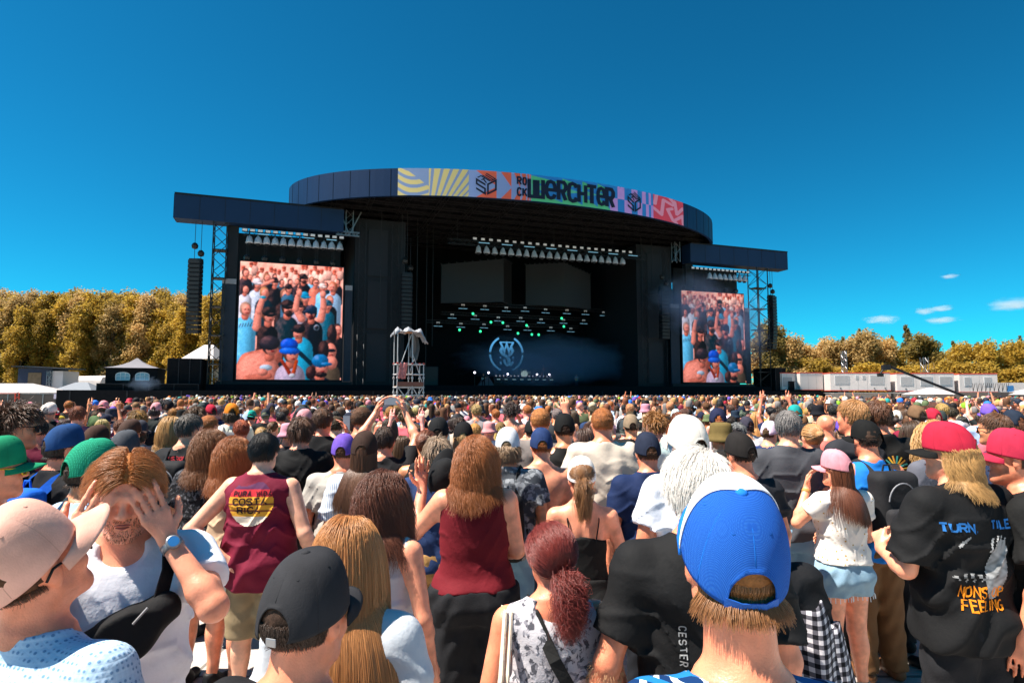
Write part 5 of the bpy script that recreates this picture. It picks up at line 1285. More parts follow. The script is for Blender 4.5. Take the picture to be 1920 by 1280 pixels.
def hair_material():
    m, t, b = principled('hair'); oi = t.nodes.new('ShaderNodeObjectInfo'); hi = t.nodes.new('ShaderNodeHairInfo')
    mr = t.nodes.new('ShaderNodeMapRange'); mr.inputs['To Min'].default_value = .78; mr.inputs['To Max'].default_value = 1.22; t.links.new(hi.outputs['Random'], mr.inputs['Value'])
    mx = t.nodes.new('ShaderNodeMix'); mx.data_type = 'RGBA'; mx.blend_type = 'MULTIPLY'; mx.inputs['Factor'].default_value = 1; t.links.new(oi.outputs['Color'], mx.inputs['A']); t.links.new(mr.outputs[0], mx.inputs['B']); t.links.new(mx.outputs['Result'], b.inputs['Base Color'])
    b.inputs['Roughness'].default_value = .42; b.inputs['Specular IOR Level'].default_value = .55; MATS['hair'] = m; return m
HAIR = hair_material()
SCALP = objcol_mat('hair_base', .7, .2, .35, 60, .6, 120)

# ------------------------------------------------------------------ hair, caps, glasses in the head's own frame
CC, CR = V3(0, -.012, .03), V3(.079, .098, .091)
def hair_mask(n, style):
    front = np.clip((n[:, 1] + .15) / .75, 0, 1)          # 0 at the back .. 1 at the face
    lim = -.62 + front * 1.05
    side = np.abs(n[:, 0]) > .82
    lim = np.where(side & (n[:, 1] > -.15), np.maximum(lim, -.05), lim)
    if style == 'neck': lim = lim - .2
    return n[:, 2] > lim
def scalp_mesh(thick, seed=0, style='', lump=.0):
    nu, nv = 36, 22; th = np.linspace(0, 2 * np.pi, nu, endpoint=False); ph = np.linspace(.02, 2.45, nv)
    P, T = np.meshgrid(ph, th, indexing='ij'); n = np.stack([np.sin(P) * np.cos(T), np.sin(P) * np.sin(T), np.cos(P)], -1).reshape(-1, 3)
    m = hair_mask(n, style); r = 1 + lump * (np.sin(9 * n[:, 0] + seed) * np.sin(8 * n[:, 1] + 2 * seed) + np.sin(14 * n[:, 2] + seed)) / .09 * .5
    V = CC + n * CR * np.where(m, r, .96)[:, None] + n * np.where(m, thick, -.004)[:, None]
    idx = np.arange(nu * nv).reshape(nv, nu); nx = np.roll(idx, -1, 1); Fq = np.stack([idx[:-1], idx[1:], nx[1:], nx[:-1]], -1).reshape(-1, 4)
    keep = m[Fq].any(1); return raw_mesh('scalp_hair', V, Fq[keep], True)
def hair_curves(P, rad, name='hair_strands'):
    """P: strands x points x 3"""
    n, k, _ = P.shape; cu = bpy.data.hair_curves.new(name); cu.add_curves([k] * n)
    cu.position_data.foreach_set('vector', P.astype(f32).ravel())
    r = np.tile(np.interp(np.linspace(0, 1, k), (0, .6, 1), (1, .9, .35)), n).astype(f32) * rad
    at = cu.attributes.get('radius') or cu.attributes.new('radius', 'FLOAT', 'POINT'); at.data.foreach_set('value', r)
    return cu
def grow(n, length, seed, lift=.35, curl=0.0, grav=8.0, k=10, style='', jitter=.25, comb=None, layer=.02, clump=0.0, torso=True, roots=None, whorl=(0, -.05, .12), cap_cut=None, lenvar=.25):
    r = np.random.RandomState(seed)
    if roots is None:
        d = r.normal(size=(n * 5, 3)); d /= np.linalg.norm(d, axis=1)[:, None]; d = d[hair_mask(d, style)]
        if cap_cut is not None: d = d[d[:, 2] < cap_cut]
        d = d[:n]
    else: d = roots
    n = len(d); p = CC + d * CR; nrm = d / CR; nrm /= np.linalg.norm(nrm, axis=1)[:, None]
    cdir = p - np.array(whorl); cdir -= nrm * (cdir * nrm).sum(1)[:, None]; cdir /= np.linalg.norm(cdir, axis=1)[:, None] + 1e-6
    if comb is not None:
        c2 = np.array(comb)[None] * np.ones_like(p) if np.ndim(comb) == 1 else comb(p, d)
        c2 = c2 - nrm * (c2 * nrm).sum(1)[:, None]; cdir = cdir * .3 + c2; cdir /= np.linalg.norm(cdir, axis=1)[:, None] + 1e-6
    dr = cdir * (1 - lift) + nrm * lift
    if clump:
        q = np.floor(p * 38); hsh = np.sin(q @ np.array([12.9, 78.2, 37.7])); cv = np.stack([np.sin(hsh * 43.7), np.sin(hsh * 97.1), np.sin(hsh * 23.3)], 1); dr = dr + clump * cv
    dr = dr + r.normal(size=dr.shape) * jitter; dr /= np.linalg.norm(dr, axis=1)[:, None]
    L = length * (1 + r.uniform(-lenvar, lenvar * .6, n)); ds = (L / (k - 1))[:, None]; lay = (.003 + layer * r.uniform(0, 1, n))
    out = [p.copy()]; ph = (r.uniform(0, 6.28, n) if length < .1 else 45 * p[:, 0] + 38 * p[:, 2] + r.normal(0, .5, n)); fr = r.uniform(.8, 1.2, n) if length < .1 else r.uniform(.95, 1.05, n)
    for i in range(1, k):
        dr = dr + np.array([0, 0, -1.0]) * grav * ds; dr /= np.linalg.norm(dr, axis=1)[:, None]
        p = p + dr * ds
        e = (p - CC) / (CR + lay[:, None]); q = np.linalg.norm(e, axis=1); ins = q < 1; p = np.where(ins[:, None], CC + e / np.maximum(q, 1e-6)[:, None] * (CR + lay[:, None]), p)
        if torso:
            m = (p[:, 2] < -.04) & (p[:, 2] > -.2); xy = p[:, :2] - np.array([0, -.03]); rr = np.linalg.norm(xy, axis=1); lim = .064 + lay * .6
            b = m & (rr < lim); p[b, :2] = np.array([0, -.03]) + xy[b] / np.maximum(rr[b], 1e-6)[:, None] * lim[b][:, None]
            c0 = V3(0, -.035, -.45); rad = V3(.215, .165, .36); e = (p - c0) / (rad + lay[:, None]); q = np.linalg.norm(e, axis=1); b = q < 1
            p[b] = (c0 + e[b] / np.maximum(q[b], 1e-6)[:, None] * (rad + lay[b][:, None]))
        if i > 1: dr = p - out[-1]; dr /= np.linalg.norm(dr, axis=1)[:, None] + 1e-6
        o = p.copy()
        out.append(o)
    P = np.stack(out, 1)
    if curl:
        t = np.linspace(0, 1, k)[None]; amp = curl * np.minimum(1, t * 3); a = ph[:, None] + t * (length / (.035 if length < .1 else .022)) * fr[:, None]
        P[:, :, 0] += amp * np.cos(a); P[:, :, 1] += amp * np.sin(a); P[:, :, 2] += .5 * amp * np.sin(a * 1.3)
    return P
NAPE = lambda p, d: V3(0, -.03, -.16) - p
FALL = lambda p, d: np.stack([np.clip(p[:, 0] * 5, -.5, .5), -.75 - 0 * p[:, 0], -.7 + 0 * p[:, 0]], 1)
CURT = lambda p, d: np.stack([np.sign(p[:, 0] + .004) * 1.0, -.75 + 0 * p[:, 0], -.25 + 0 * p[:, 0]], 1)
def style_strands(style, n, seed, length=None):
    if style == 'crop': return grow(n, .014, seed, .25, k=4, jitter=.12, torso=False, layer=.006)
    if style == 'short': return grow(n, .036, seed, .10, k=5, jitter=.07, clump=.16, torso=False, grav=14, layer=.011)
    if style == 'messy': return grow(n, .06, seed, .20, k=7, jitter=.10, clump=.40, torso=False, grav=18, layer=.022)
    if style == 'curly': return grow(n, .065, seed, .34, curl=.010, k=12, jitter=.25, torso=False, grav=10, layer=.03, clump=.4)
    if style == 'swept': return grow(n, length or .085, seed, .20, k=10, jitter=.05, clump=.09, torso=False, grav=14, layer=.024, comb=CURT)
    if style == 'fluffy': return grow(n, length or .075, seed, .12, k=9, jitter=.05, clump=.05, torso=True, grav=9, layer=.020, comb=lambda p, d: np.stack([-.6 + 0 * p[:, 0], -.6 + 0 * p[:, 0], -.5 + 0 * p[:, 0]], 1))
    if style == 'bob': return grow(n, length or .26, seed, .05, k=10, jitter=.04, clump=.03, grav=12, layer=.016, comb=FALL)
    if style == 'long': return grow(n, length or .48, seed, .04, k=16, jitter=.035, clump=.025, grav=14, layer=.016, comb=FALL)
    if style == 'wavy': return grow(n, length or .42, seed, .06, curl=.009, k=18, jitter=.05, clump=.05, grav=12, layer=.020, comb=FALL)
    if style in ('pony', 'bun', 'puff'):
        tie = V3(0, -.112, .03) if style != 'puff' else V3(.035, -.108, -.025)
        r = np.random.RandomState(seed); d = r.normal(size=(n * 3, 3)); d /= np.linalg.norm(d, axis=1)[:, None]; d = d[hair_mask(d, '')][:n // 2]
        td = (tie - CC) / CR; td /= np.linalg.norm(td); u_ = np.linspace(0, 1, 9); e = d[:, None] * (1 - u_)[None, :, None] + td[None, None] * u_[None, :, None]; e = e + r.normal(size=(len(d), 1, 3)) * .05 * np.sin(u_ * 3.14)[None, :, None]
        e /= np.linalg.norm(e, axis=2)[:, :, None]; A = CC + e * (CR + .004 + (.02 if style == 'puff' else .010) * (r.uniform(0, 1, len(d))[:, None] * np.sin(u_ * 3.14)[None])[:, :, None])
        if style == 'puff': a_ = r.uniform(0, 6.28, len(d))[:, None] + u_[None] * 12; A[:, :, 0] += .005 * np.cos(a_); A[:, :, 2] += .005 * np.sin(a_)
        r = np.random.RandomState(seed + 1); m = n // 2; t = np.linspace(0, 1, 14)
        if style == 'bun':
            a = r.normal(size=(m, 3)); a /= np.linalg.norm(a, axis=1)[:, None]; b = np.cross(a, r.normal(size=(m, 3))); b /= np.linalg.norm(b, axis=1)[:, None]; rr = .036 * r.uniform(.7, 1.0, m)
            Bp = tie + V3(0, -.025, .01) + (a[:, None] * np.cos(t * 4)[None, :, None] + b[:, None] * np.sin(t * 4)[None, :, None]) * rr[:, None, None]; Bp = Bp[:, ::2][:, :7]
            return [A, Bp]
        L = length or (.30 if style == 'pony' else .20); sp = .02 if style == 'pony' else .021; off = r.normal(size=(m, 3)) * sp; Ls = L * r.uniform(.65, 1.05, m)
        prof = np.minimum(1, t * 4)
        Bp = tie[None, None] + off[:, None] * prof[None, :, None] + np.stack([np.zeros_like(t)[None] * Ls[:, None], -(.055 * np.sin(np.minimum(1, t * 1.6) * 2.0))[None] * np.ones(m)[:, None], -t[None] * Ls[:, None]], -1)
        if style == 'puff':
            a = r.uniform(0, 6.28, m)[:, None] + t[None] * 16; Bp[:, :, 0] += .012 * np.cos(a) * prof; Bp[:, :, 1] += .012 * np.sin(a) * prof; Bp[:, :, 2] += .006 * np.sin(1.7 * a) * prof
        else: Bp[:, :, 0] += .008 * np.sin(6 * t[None] + off[:, :1] * 90)
        return [A, Bp]
    return grow(n, .045, seed, .32, k=5, torso=False)
def cap_mesh(detail=2, kind='ball', hole=True):
    """dome, brim, button meshes in the head frame, brim towards +Y"""
    nu, nv = (96, 26) if detail > 1 else (28, 8); b0 = .018
    c = V3(0, -.008, .0); RX_, RY_, RZ_ = .092, .111, .138
    th = np.linspace(0, 2 * np.pi, nu, endpoint=False); t = np.linspace(0, 1, nv)
    V = []
    for tt in t:
        a = tt * math.pi / 2; w_ = math.cos(a) ** .72; z = RZ_ * math.sin(a) ** 1.02
        pan = 1 - (.012 if detail > 1 else .008) * (1 - np.abs(np.sin(3 * (th + math.pi / 2)))) ** 5 * min(1, 3 * (1 - tt))
        zz = z + .022 * np.sin(th) * (1 - tt) + (.010 * np.sin(th) * math.sin(a * 2))
        V.append(np.stack([c[0] + RX_ * w_ * np.cos(th) * pan, c[1] + RY_ * w_ * np.sin(th) * pan, c[2] + zz + b0 * 0], 1))
    V = np.concatenate(V); idx = np.arange(nu * nv).reshape(nv, nu); nx = np.roll(idx, -1, 1)
    Fq = np.stack([idx[:-1], nx[:-1], nx[1:], idx[1:]], -1).reshape(-1, 4)
    if hole:
        e = np.sqrt((V[:, 0] / .040) ** 2 + ((V[:, 2] + .004) / .052) ** 2); ins = (V[:, 1] < -.04) & (e < 1) & (V[:, 2] > -.0185); inh = (ins & (e < .82))[Fq].any(1); Fq = Fq[~inh]
        us = np.zeros(len(V), bool); us[Fq.ravel()] = True; sn = ins & us; kk = 1 / np.maximum(e[sn], .3); V[sn, 0] *= kk; V[sn, 2] = -.004 + (V[sn, 2] + .004) * kk; V[sn, 1] = c[1] - RY_ * np.sqrt(np.maximum(.05, 1 - (V[sn, 0] / RX_) ** 2 - .55 * (np.maximum(0, V[sn, 2] + .02) / RZ_) ** 2))
    top = raw_mesh('crown', V, Fq, True)
    n = 17 if detail > 1 else 9; m = 7 if detail > 1 else 4; Bv = []
    for j in range(m):
        s = j / (m - 1)
        for i in range(n):
            a = math.pi * (.14 + .72 * i / (n - 1)); x0, y0 = RX_ * math.cos(a), c[1] + RY_ * math.sin(a)
            x = x0 * (1 + .02 * s); y = y0 + s * .078 * math.sin(math.pi * i / (n - 1)) ** .55; z = .022 * math.sin(a) - .008 * s - (x / .09) ** 2 * .020 * (.4 + s) - .006
            Bv.append((x, y, z))
    idx = np.arange(n * m).reshape(m, n); Bf = np.stack([idx[:-1, :-1], idx[:-1, 1:], idx[1:, 1:], idx[1:, :-1]], -1).reshape(-1, 4)
    brim = raw_mesh('brim', Bv, Bf, True)
    bt = MB().lathe([(.012, 0), (.011, .005), (.006, .008), (.001, .009)], (0, c[1], RZ_ - .003), 10).mesh('button', True)
    return top, brim, bt
def bucket_mesh():
    mb = MB().lathe([(.142, -.03), (.12, .0), (.102, .022), (.098, .05), (.094, .10), (.082, .122), (.05, .130), (.001, .132)], (0, -.008, .01), 24, sx=.92, sy=1.08); return mb.mesh('hat', True)
def straw_mesh():
    mb = MB().lathe([(.19, .01), (.15, .0), (.105, .012), (.10, .05), (.092, .10), (.06, .115), (.001, .10)], (0, -.008, .02), 24, sx=.94, sy=1.06); return mb.mesh('hat', True)
def solid(o, th=.003):
    s = o.modifiers.new('solid', 'SOLIDIFY'); s.thickness = th; s.offset = 0; return o
CAPD = {}
def put_cap(parent, HM, color, brim=None, back=False, yaw=0.0, detail=1, pitch=0.0, mats=(None, None), scale=1.0, hole=True):
    key = (detail, hole)
    if key not in CAPD: CAPD[key] = cap_mesh(detail, hole=hole)
    a, b, c = CAPD[key]
    M = HM @ Matrix.Translation((0, 0, .012)) @ Matrix.Rotation(yaw + (math.pi if back else 0), 4, 'Z') @ Matrix.Rotation(pitch, 4, 'X') @ Matrix.Scale(scale, 4)
    cap = bpy.data.objects.new('cap', a); COL.objects.link(cap); cap.parent = parent; cap.matrix_local = M; cap.color = (*color, 1)
    if not a.materials: a.materials.append(CAPM)
    if not b.materials: b.materials.append(CAPM); c.materials.append(CAPM)
    if mats[0]: cap.material_slots[0].link = 'OBJECT'; cap.material_slots[0].material = mats[0]
    solid(cap, .003)
    if detail > 1:
        if 'seam' not in CAPD:
            mb = MB()
            for a in (30, 90, 150, 210, 270, 330):
                q = []
                for tt in np.linspace(.03, .98, 14):
                    aa = tt * math.pi / 2; w_ = math.cos(aa) ** .72; t_ = R(a); q.append((.0915 * w_ * math.cos(t_), -.008 + .1105 * w_ * math.sin(t_), .138 * math.sin(aa) ** 1.02 + .022 * math.sin(t_) * (1 - tt) + .010 * math.sin(t_) * math.sin(aa * 2)))
                if a == 270: q = [p for p in q if p[2] > .054]
                mb.path(q, .0016, 5)
            me_ = MB()
            for a in (0, 60, 120, 180, 240, 300):
                aa = .62 * math.pi / 2; w_ = math.cos(aa) ** .72; t_ = R(a); p = Vector((.0922 * w_ * math.cos(t_), -.008 + .1112 * w_ * math.sin(t_), .138 * math.sin(aa) ** 1.02 + .018 * math.sin(t_))); d_ = (p - Vector((0, -.008, .02))).normalized()
                me_.lathe([(.0025, -.001), (.0042, 0), (.0038, .0016), (.0012, .0004)], n=9, M=Matrix.Translation(p) @ d_.to_track_quat('Z', 'Y').to_matrix().to_4x4())
            CAPD['seam'] = mb.mesh('seam', True); CAPD['eyelet'] = me_.mesh('eyelet', True); CAPD['seam'].materials.append(CAPM); CAPD['eyelet'].materials.append(CAPM)
        link('seam', CAPD['seam'], None, cap, tuple(v * .82 for v in color)); link('eyelet', CAPD['eyelet'], None, cap, tuple(v * .6 for v in color))
    br = link('brim', b, None, cap, brim or color); solid(br, .005); bt = link('button', c, None, cap, brim or color)
    return cap
def put_hair(parent, HM, color, style='short', n=900, rad=.0016, seed=0, thick=.008, length=None, under_cap=False, base=True, name='hair', cut=-.05):
    sc = None
    if base:
        key = ('scalp', style in ('long', 'wavy', 'bob', 'pony', 'puff', 'bun'), round(thick, 3))
        if key not in CAPD: CAPD[key] = scalp_mesh(thick, 1, 'neck' if key[1] else '', .003); CAPD[key].materials.append(SCALP)
        sc = bpy.data.objects.new(name, CAPD[key]); COL.objects.link(sc); sc.parent = parent; sc.matrix_local = HM; sc.color = (*[x * .85 for x in color], 1)
    key = ('str', style, n, rad, seed, length, under_cap, cut)
    if key not in CAPD:
        if under_cap:
            if style in ('long', 'wavy', 'bob'): P = grow(n, length or .4, seed, .03, curl=.008 if style == 'wavy' else 0, k=14, jitter=.05, grav=16, layer=.010, cap_cut=.1, comb=FALL, clump=.03)
            elif style == 'pony': P = style_strands('pony', n, seed, length)
            else: P = grow(n, {'curly': .09, 'crop': .012, 'messy': .06}.get(style, .058 if n > 5000 else .045), seed, .3 if style == 'curly' else .05, comb=None if style == 'curly' else NAPE, curl=.009 if style == 'curly' else 0, k=7, jitter=.2 if style == 'curly' else .07, clump=.12, layer=.02 if style == 'curly' else .005, grav=18, cap_cut=cut)
        else: P = style_strands(style, n, seed, length)
        CAPD[key] = [hair_curves(q, rad) for q in (P if isinstance(P, list) else [P])]
        for c in CAPD[key]: c.materials.append(HAIR)
    for c in CAPD[key]:
        o = bpy.data.objects.new('hair_strands', c); COL.objects.link(o)
        o.parent = sc if sc is not None else parent; o.color = (*color, 1)
        if sc is None: o.matrix_local = HM
    return sc
def glasses_mesh():
    mb = MB()
    for s in (-1, 1):
        mb.path([(s * .006, .106, .004), (s * .03, .108, .016), (s * .058, .098, .014), (s * .062, .093, .0), (s * .05, .098, -.018), (s * .028, .106, -.022), (s * .01, .108, -.012), (s * .006, .106, .004)], .0035, 5)
        mb.path([(s * .060, .094, .010), (s * .082, .05, .012), (s * .086, -.01, .012), (s * .083, -.03, -.008)], .003, 5)
    mb.bar((-.008, .108, .008), (.008, .108, .008), .003)
    fr = mb.mesh('frame', True); mb = MB()
    for s in (-1, 1): mb.add([(s * .008, .105, .002), (s * .03, .107, .015), (s * .057, .097, .013), (s * .061, .092, 0), (s * .05, .097, -.017), (s * .028, .105, -.021), (s * .011, .107, -.012)], [tuple(range(7))])
    return fr, mb.mesh('lens')
LENSM = mat('dark_lens', (.01, .01, .012), .08, spec=.8)
def put_glasses(parent, HM, color=(.01, .01, .01), up=0.0):
    if 'gl' not in CAPD: CAPD['gl'] = glasses_mesh(); CAPD['gl'][0].materials.append(LEATH); CAPD['gl'][1].materials.append(LENSM)
    o = bpy.data.objects.new('sunglasses', CAPD['gl'][0]); COL.objects.link(o); o.parent = parent; o.matrix_local = HM @ Matrix.Translation((0, 0, up)); o.color = (*color, 1); link('lens', CAPD['gl'][1], None, o)
EYEM = mat('eye_dark', (.02, .012, .01), .3)
def put_face(parent, HM, hc):
    mb = MB()
    for s in (-1, 1): mb.path([(s * .018, .0935, .004), (s * .031, .0955, .006), (s * .045, .087, .004)], [.001, .0042, .001], 6)
    o = mb.build('eyes', EYEM, parent, True); o.matrix_local = HM; mb = MB()
    for s in (-1, 1): mb.path([(s * .014, .096, .026), (s * .03, .096, .032), (s * .05, .083, .028)], [.002, .004, .0015], 6)
    o = mb.build('eyebrows', SCALP, parent, True, hc); o.matrix_local = HM
    o = MB().path([(-.022, .096, -.0585), (0, .1015, -.0595), (.022, .096, -.0585)], [.002, .0035, .002], 6).build('lips', mat('lips', (.42, .12, .09), .45), parent, True); o.matrix_local = HM
def person_mesh(arr, name, m): me = raw_mesh(name, arr[0], arr[1], True); me.materials.append(m); return me
# ------------------------------------------------------------------ backpacks, straps, phones
def backpack(parent_like, zc=1.24, hgt=.46, wd=.30, dp=.15, color=(.02, .02, .02), label='', accent=None, side=None, y0=-.145, name='backpack'):
    """a thing of its own, standing against a back; parent_like gives place and scale"""
    r = empty(name, parent_like.location, parent_like.rotation_euler.z, parent_like.scale[0]); tag(r, label, 'backpack')
    G = Grid((-wd / 2 - .05, y0 - dp - .1, zc - hgt / 2 - .04), (wd / 2 + .05, y0 + .06, zc + hgt / 2 + .06), .011)
    def rbox(c, h, rr): 
        c = V3(*c); h = V3(*h)
        return c - h, c + h, (lambda x, y, z: np.sqrt(np.maximum(np.abs(x - c[0]) - h[0] + rr, 0) ** 2 + np.maximum(np.abs(y - c[1]) - h[1] + rr, 0) ** 2 + np.maximum(np.abs(z - c[2]) - h[2] + rr, 0) ** 2) - rr)
    G.add(rbox((0, y0 - dp / 2, zc), (wd / 2, dp / 2, hgt / 2), .06), .02); wrinkle(G, 3, .004); V, Fq = G.mesh()
    m = person_mesh((V, Fq), 'bag', CLOTH); link('bag', m, None, r, color)
    G = Grid((-wd / 2 - .03, y0 - dp - .1, zc - hgt / 2 - .03), (wd / 2 + .03, y0 - dp + .09, zc + .08), .011); G.add(rbox((0, y0 - dp - .005, zc - hgt * .2), (wd * .40, .05, hgt * .22), .04), .01); wrinkle(G, 4, .004)
    link('front_pocket', person_mesh(G.mesh(), 'front_pocket', CLOTH), None, r, accent or color)
    mb = MB(); pts = [(wd * .32 * math.cos(R(a)), y0 - dp - .004 - .01 * math.sin(R(a)), zc + .06 + hgt * .24 * math.sin(R(a))) for a in range(0, 181, 15)]; mb.path(pts, .005, 5)
    link('zip', mb.mesh('zip'), LEATH, r, (.25, .25, .27))
    for s in (-1, 1):
        if side and s != side: continue
        link('strap', ribbon_mesh([(s * .085, y0 - .01, zc + hgt * .42), (s * .095, -.10, 1.475), (s * .11, -.02, 1.512), (s * .12, .06, 1.475), (s * .135, .125, 1.36), (s * .15, .12, 1.22), (s * .185, .04, 1.10), (s * .15, y0 + .02, 1.06)], .055, .008), CLOTH, r, color)
    link('grab_loop', MB().path([(-.03, y0 - .03, zc + hgt / 2 - .005), (-.02, y0 - .03, zc + hgt / 2 + .035), (.02, y0 - .03, zc + hgt / 2 + .035), (.03, y0 - .03, zc + hgt / 2 - .005)], .007, 5).mesh('grab_loop'), CLOTH, r, color)
    return r
def ribbon_mesh(pts, wdt, th, c=(0, 0, 1.25)):
    P = [Vector(p) for p in pts]; Q = []
    for i in range(len(P) - 1):
        for k in range(3): Q.append(P[i].lerp(P[i + 1], k / 3))
    Q.append(P[-1]); V = []; n = len(Q)
    for i, p in enumerate(Q):
        d = (Q[min(i + 1, n - 1)] - Q[max(i - 1, 0)]).normalized(); o = (p - Vector((c[0], c[1], min(p.z, 1.42)))); o = (o - d * o.dot(d)).normalized(); s = d.cross(o).normalized()
        for a, b in ((-1, 0), (1, 0), (1, 1), (-1, 1)): V.append(p + s * a * wdt / 2 + o * b * th)
    Fc = [];
    for i in range(n - 1):
        for k in range(4): Fc.append((4 * i + k, 4 * i + (k + 1) % 4, 4 * i + 4 + (k + 1) % 4, 4 * i + 4 + k))
    me = bpy.data.meshes.new('strap'); me.from_pydata([tuple(v) for v in V], [], Fc + [(3, 2, 1, 0), (4 * n - 4, 4 * n - 3, 4 * n - 2, 4 * n - 1)]); me.update(); return me
SCREENM = mat('phone_screen', (.02, .02, .025), .15, spec=.6, emit=(.35, .4, .5), estr=.25)
def phone(M, label, group=None):
    r = bpy.data.objects.new('phone', None); COL.objects.link(r); r.matrix_world = M; tag(r, label, 'phone', group)
    bevel(MB().box(-.038, .038, -.005, .005, -.078, .078).build('case', mat('phone_case', (.012, .012, .014), .35), r), .004); MB().box(-.035, .035, -.0062, -.0052, -.074, .074).build('screen', SCREENM, r); return r
def project_print(parent, mesh_obj_me, V2, F2, zc, m, name, x0=0.0, off=.004, front=False, color=None, cols=None, sub=0):
    """lay a flat print (x, z about zc) on the back of a garment"""
    me0 = mesh_obj_me; bv = BVHTree.FromPolygons([v.co[:] for v in me0.vertices], [p.vertices[:] for p in me0.polygons]); V = []
    for q in V2:
        o = Vector((x0 + q[0], 1.0 if front else -1.0, zc + q[1])); h = bv.ray_cast(o, Vector((0, -1 if front else 1, 0)))
        y = h[0].y if h[0] is not None else (-.13); V.append((o.x, y + (off if front else -off), o.z))
    me = bpy.data.meshes.new(name); me.from_pydata(V, [], F2); me.update()
    if cols is not None: set_col(me, cols)
    return link(name, me, m, parent, color)
def patch2d(x0, x1, z0, z1, n, fn):
    """fine grid patch, fn(X, Z) -> mask, colours"""
    nx = n; nz = max(2, int(n * (z1 - z0) / (x1 - x0))); xs = np.linspace(x0, x1, nx + 1); zs = np.linspace(z0, z1, nz + 1); X, Z = np.meshgrid(xs, zs); mk, col = fn(X.ravel(), Z.ravel())
    idx = np.arange(X.size).reshape(nz + 1, nx + 1); Fq = np.stack([idx[:-1, :-1], idx[:-1, 1:], idx[1:, 1:], idx[1:, :-1]], -1).reshape(-1, 4); Fq = Fq[mk[Fq].all(1)]
    used = np.unique(Fq); re = np.full(X.size, -1); re[used] = np.arange(len(used)); return np.stack([X.ravel(), Z.ravel()], 1)[used], [tuple(f) for f in re[Fq]], col[used]
# ------------------------------------------------------------------ the nearest people, each built on its own
CF = Vector((0, math.cos(PITCH), math.sin(PITCH))); CU = Vector((0, -math.sin(PITCH), math.cos(PITCH)))
def spot(px, py, depth):
    d = CF + Vector((1, 0, 0)) * ((px - 960) / 1150) + CU * ((640 - py) / 1150)
    return Vector((0, 0, 2.0)) + d * depth
SK = {'fair': (.84, .37, .22), 'pink': (.86, .34, .20), 'tan': (.68, .27, .13), 'pale': (.86, .43, .28), 'brown': (.38, .16, .08), 'red': (.78, .26, .14)}
HR = {'black': (.014, .011, .010), 'dark': (.050, .026, .016), 'brown': (.115, .050, .024), 'copper': (.42, .16, .045), 'ginger': (.36, .12, .035), 'blond': (.50, .28, .10), 'grey': (.20, .18, .17), 'white': (.85, .80, .74), 'red': (.20, .03, .022), 'auburn': (.17, .055, .025)}
OCC = []          # ground positions already taken: x, y
def col(c): return tuple(max(v, .008) for v in (srgb(c) if isinstance(c, str) else c))
def person(label, px, py, depth, rz=0.0, sex='m', g=1.0, armL='down', armR='down', hy=0.0, hp=0.0, vox=.012, fine=False, skin='fair',
           hair=None, hcol='brown', nh=1400, hrad=.0013, hlen=None, hseed=0, cap=None, brim=None, back=False, capyaw=0.0, cappitch=0.0, capmats=(None, None), hat=None,
           top='tee', tcol='222226', hem=.87, sleeve=.62, loose=.018, amp=.014, vback=0.0, tmat=None, bot='trousers', bcol='25262b', blen=.07, btop=1.0, bmat=None, bloose=.014,
           shoe='1c1c1e', glasses=None, seed=None, group='people in the nearest rows', capscale=1.0, extra=.02, lean=0.0, hole=True, name='person', at=None, sc=None, hcut=-.05, swk=1.0, nup=0.0):
    p = spot(px, py, depth) if at is None else None
    k = (p.z / (1.772 + nup + ((extra + .026 * capscale) if (cap or hat) else (.012 if hair else 0)))) if sc is None else sc
    seed = seed if seed is not None else int(abs(px * 7 + py)) % 997
    B = make_body(sex, g, armL, armR, hy=hy, hp=hp, vox=vox, fine=fine, swk=swk, nup=nup)
    hd = Matrix.Rotation(rz, 3, 'Z') @ (B['HM'].to_translation() * k)
    loc = (p.x - hd.x, p.y - hd.y, 0) if at is None else at
    r = empty(name, loc, rz, k); tag(r, label, 'person', group); OCC.append((loc[0], loc[1]))
    o = {}
    o['root'] = r; o['B'] = B; o['HM'] = B['HM']
    o['body'] = link('body', person_mesh((B['V'], B['F']), 'body', SKIN), None, r, SK[skin])
    if top:
        kk = dict(hem=hem, sleeve=sleeve, loose=loose, vox=max(vox, .010), seed=seed, amp=amp, vback=vback)
        o['top'] = link('shirt' if top in ('tee', 'long') else 'top', person_mesh(make_top(B, top, **kk), 'top', tmat or CLOTH), None, r, col(tcol))
    if bot:
        o['bot'] = link({'skirt': 'skirt', 'shorts': 'shorts'}.get(bot, 'trousers'), person_mesh(make_bottom(B, bot, length=blen, top=btop, vox=max(vox, .012), seed=seed + 1, amp=.007, loose=bloose), 'bottom', bmat or CLOTH), None, r, col(bcol))
    for i in (0, 1): link('shoe', person_mesh(make_shoe(B, i), 'shoe', LEATH), None, r, col(shoe))
    if hair: o['hair'] = put_hair(r, B['HM'], HR[hcol] if isinstance(hcol, str) else hcol, hair, nh, hrad, hseed or seed, length=hlen, under_cap=bool(cap or hat), thick=.0008 if (cap or hat) else .008, cut=hcut)
    if cap: o['cap'] = put_cap(r, B['HM'], col(cap), col(brim) if brim else None, back, capyaw, 2, cappitch, capmats, capscale, hole)
    if hat:
        kind, hc = hat
        if kind not in CAPD: CAPD[kind] = bucket_mesh() if kind == 'bucket' else straw_mesh(); CAPD[kind].materials.append(CAPM)
        h = bpy.data.objects.new('hat', CAPD[kind]); COL.objects.link(h); h.parent = r; h.matrix_local = B['HM']; h.color = (*col(hc), 1)
    if glasses: put_glasses(r, B['HM'], col(glasses))
    elif fine and label[:12] != 'man with cop': put_face(r, B['HM'], (.08, .04, .02))
    return o
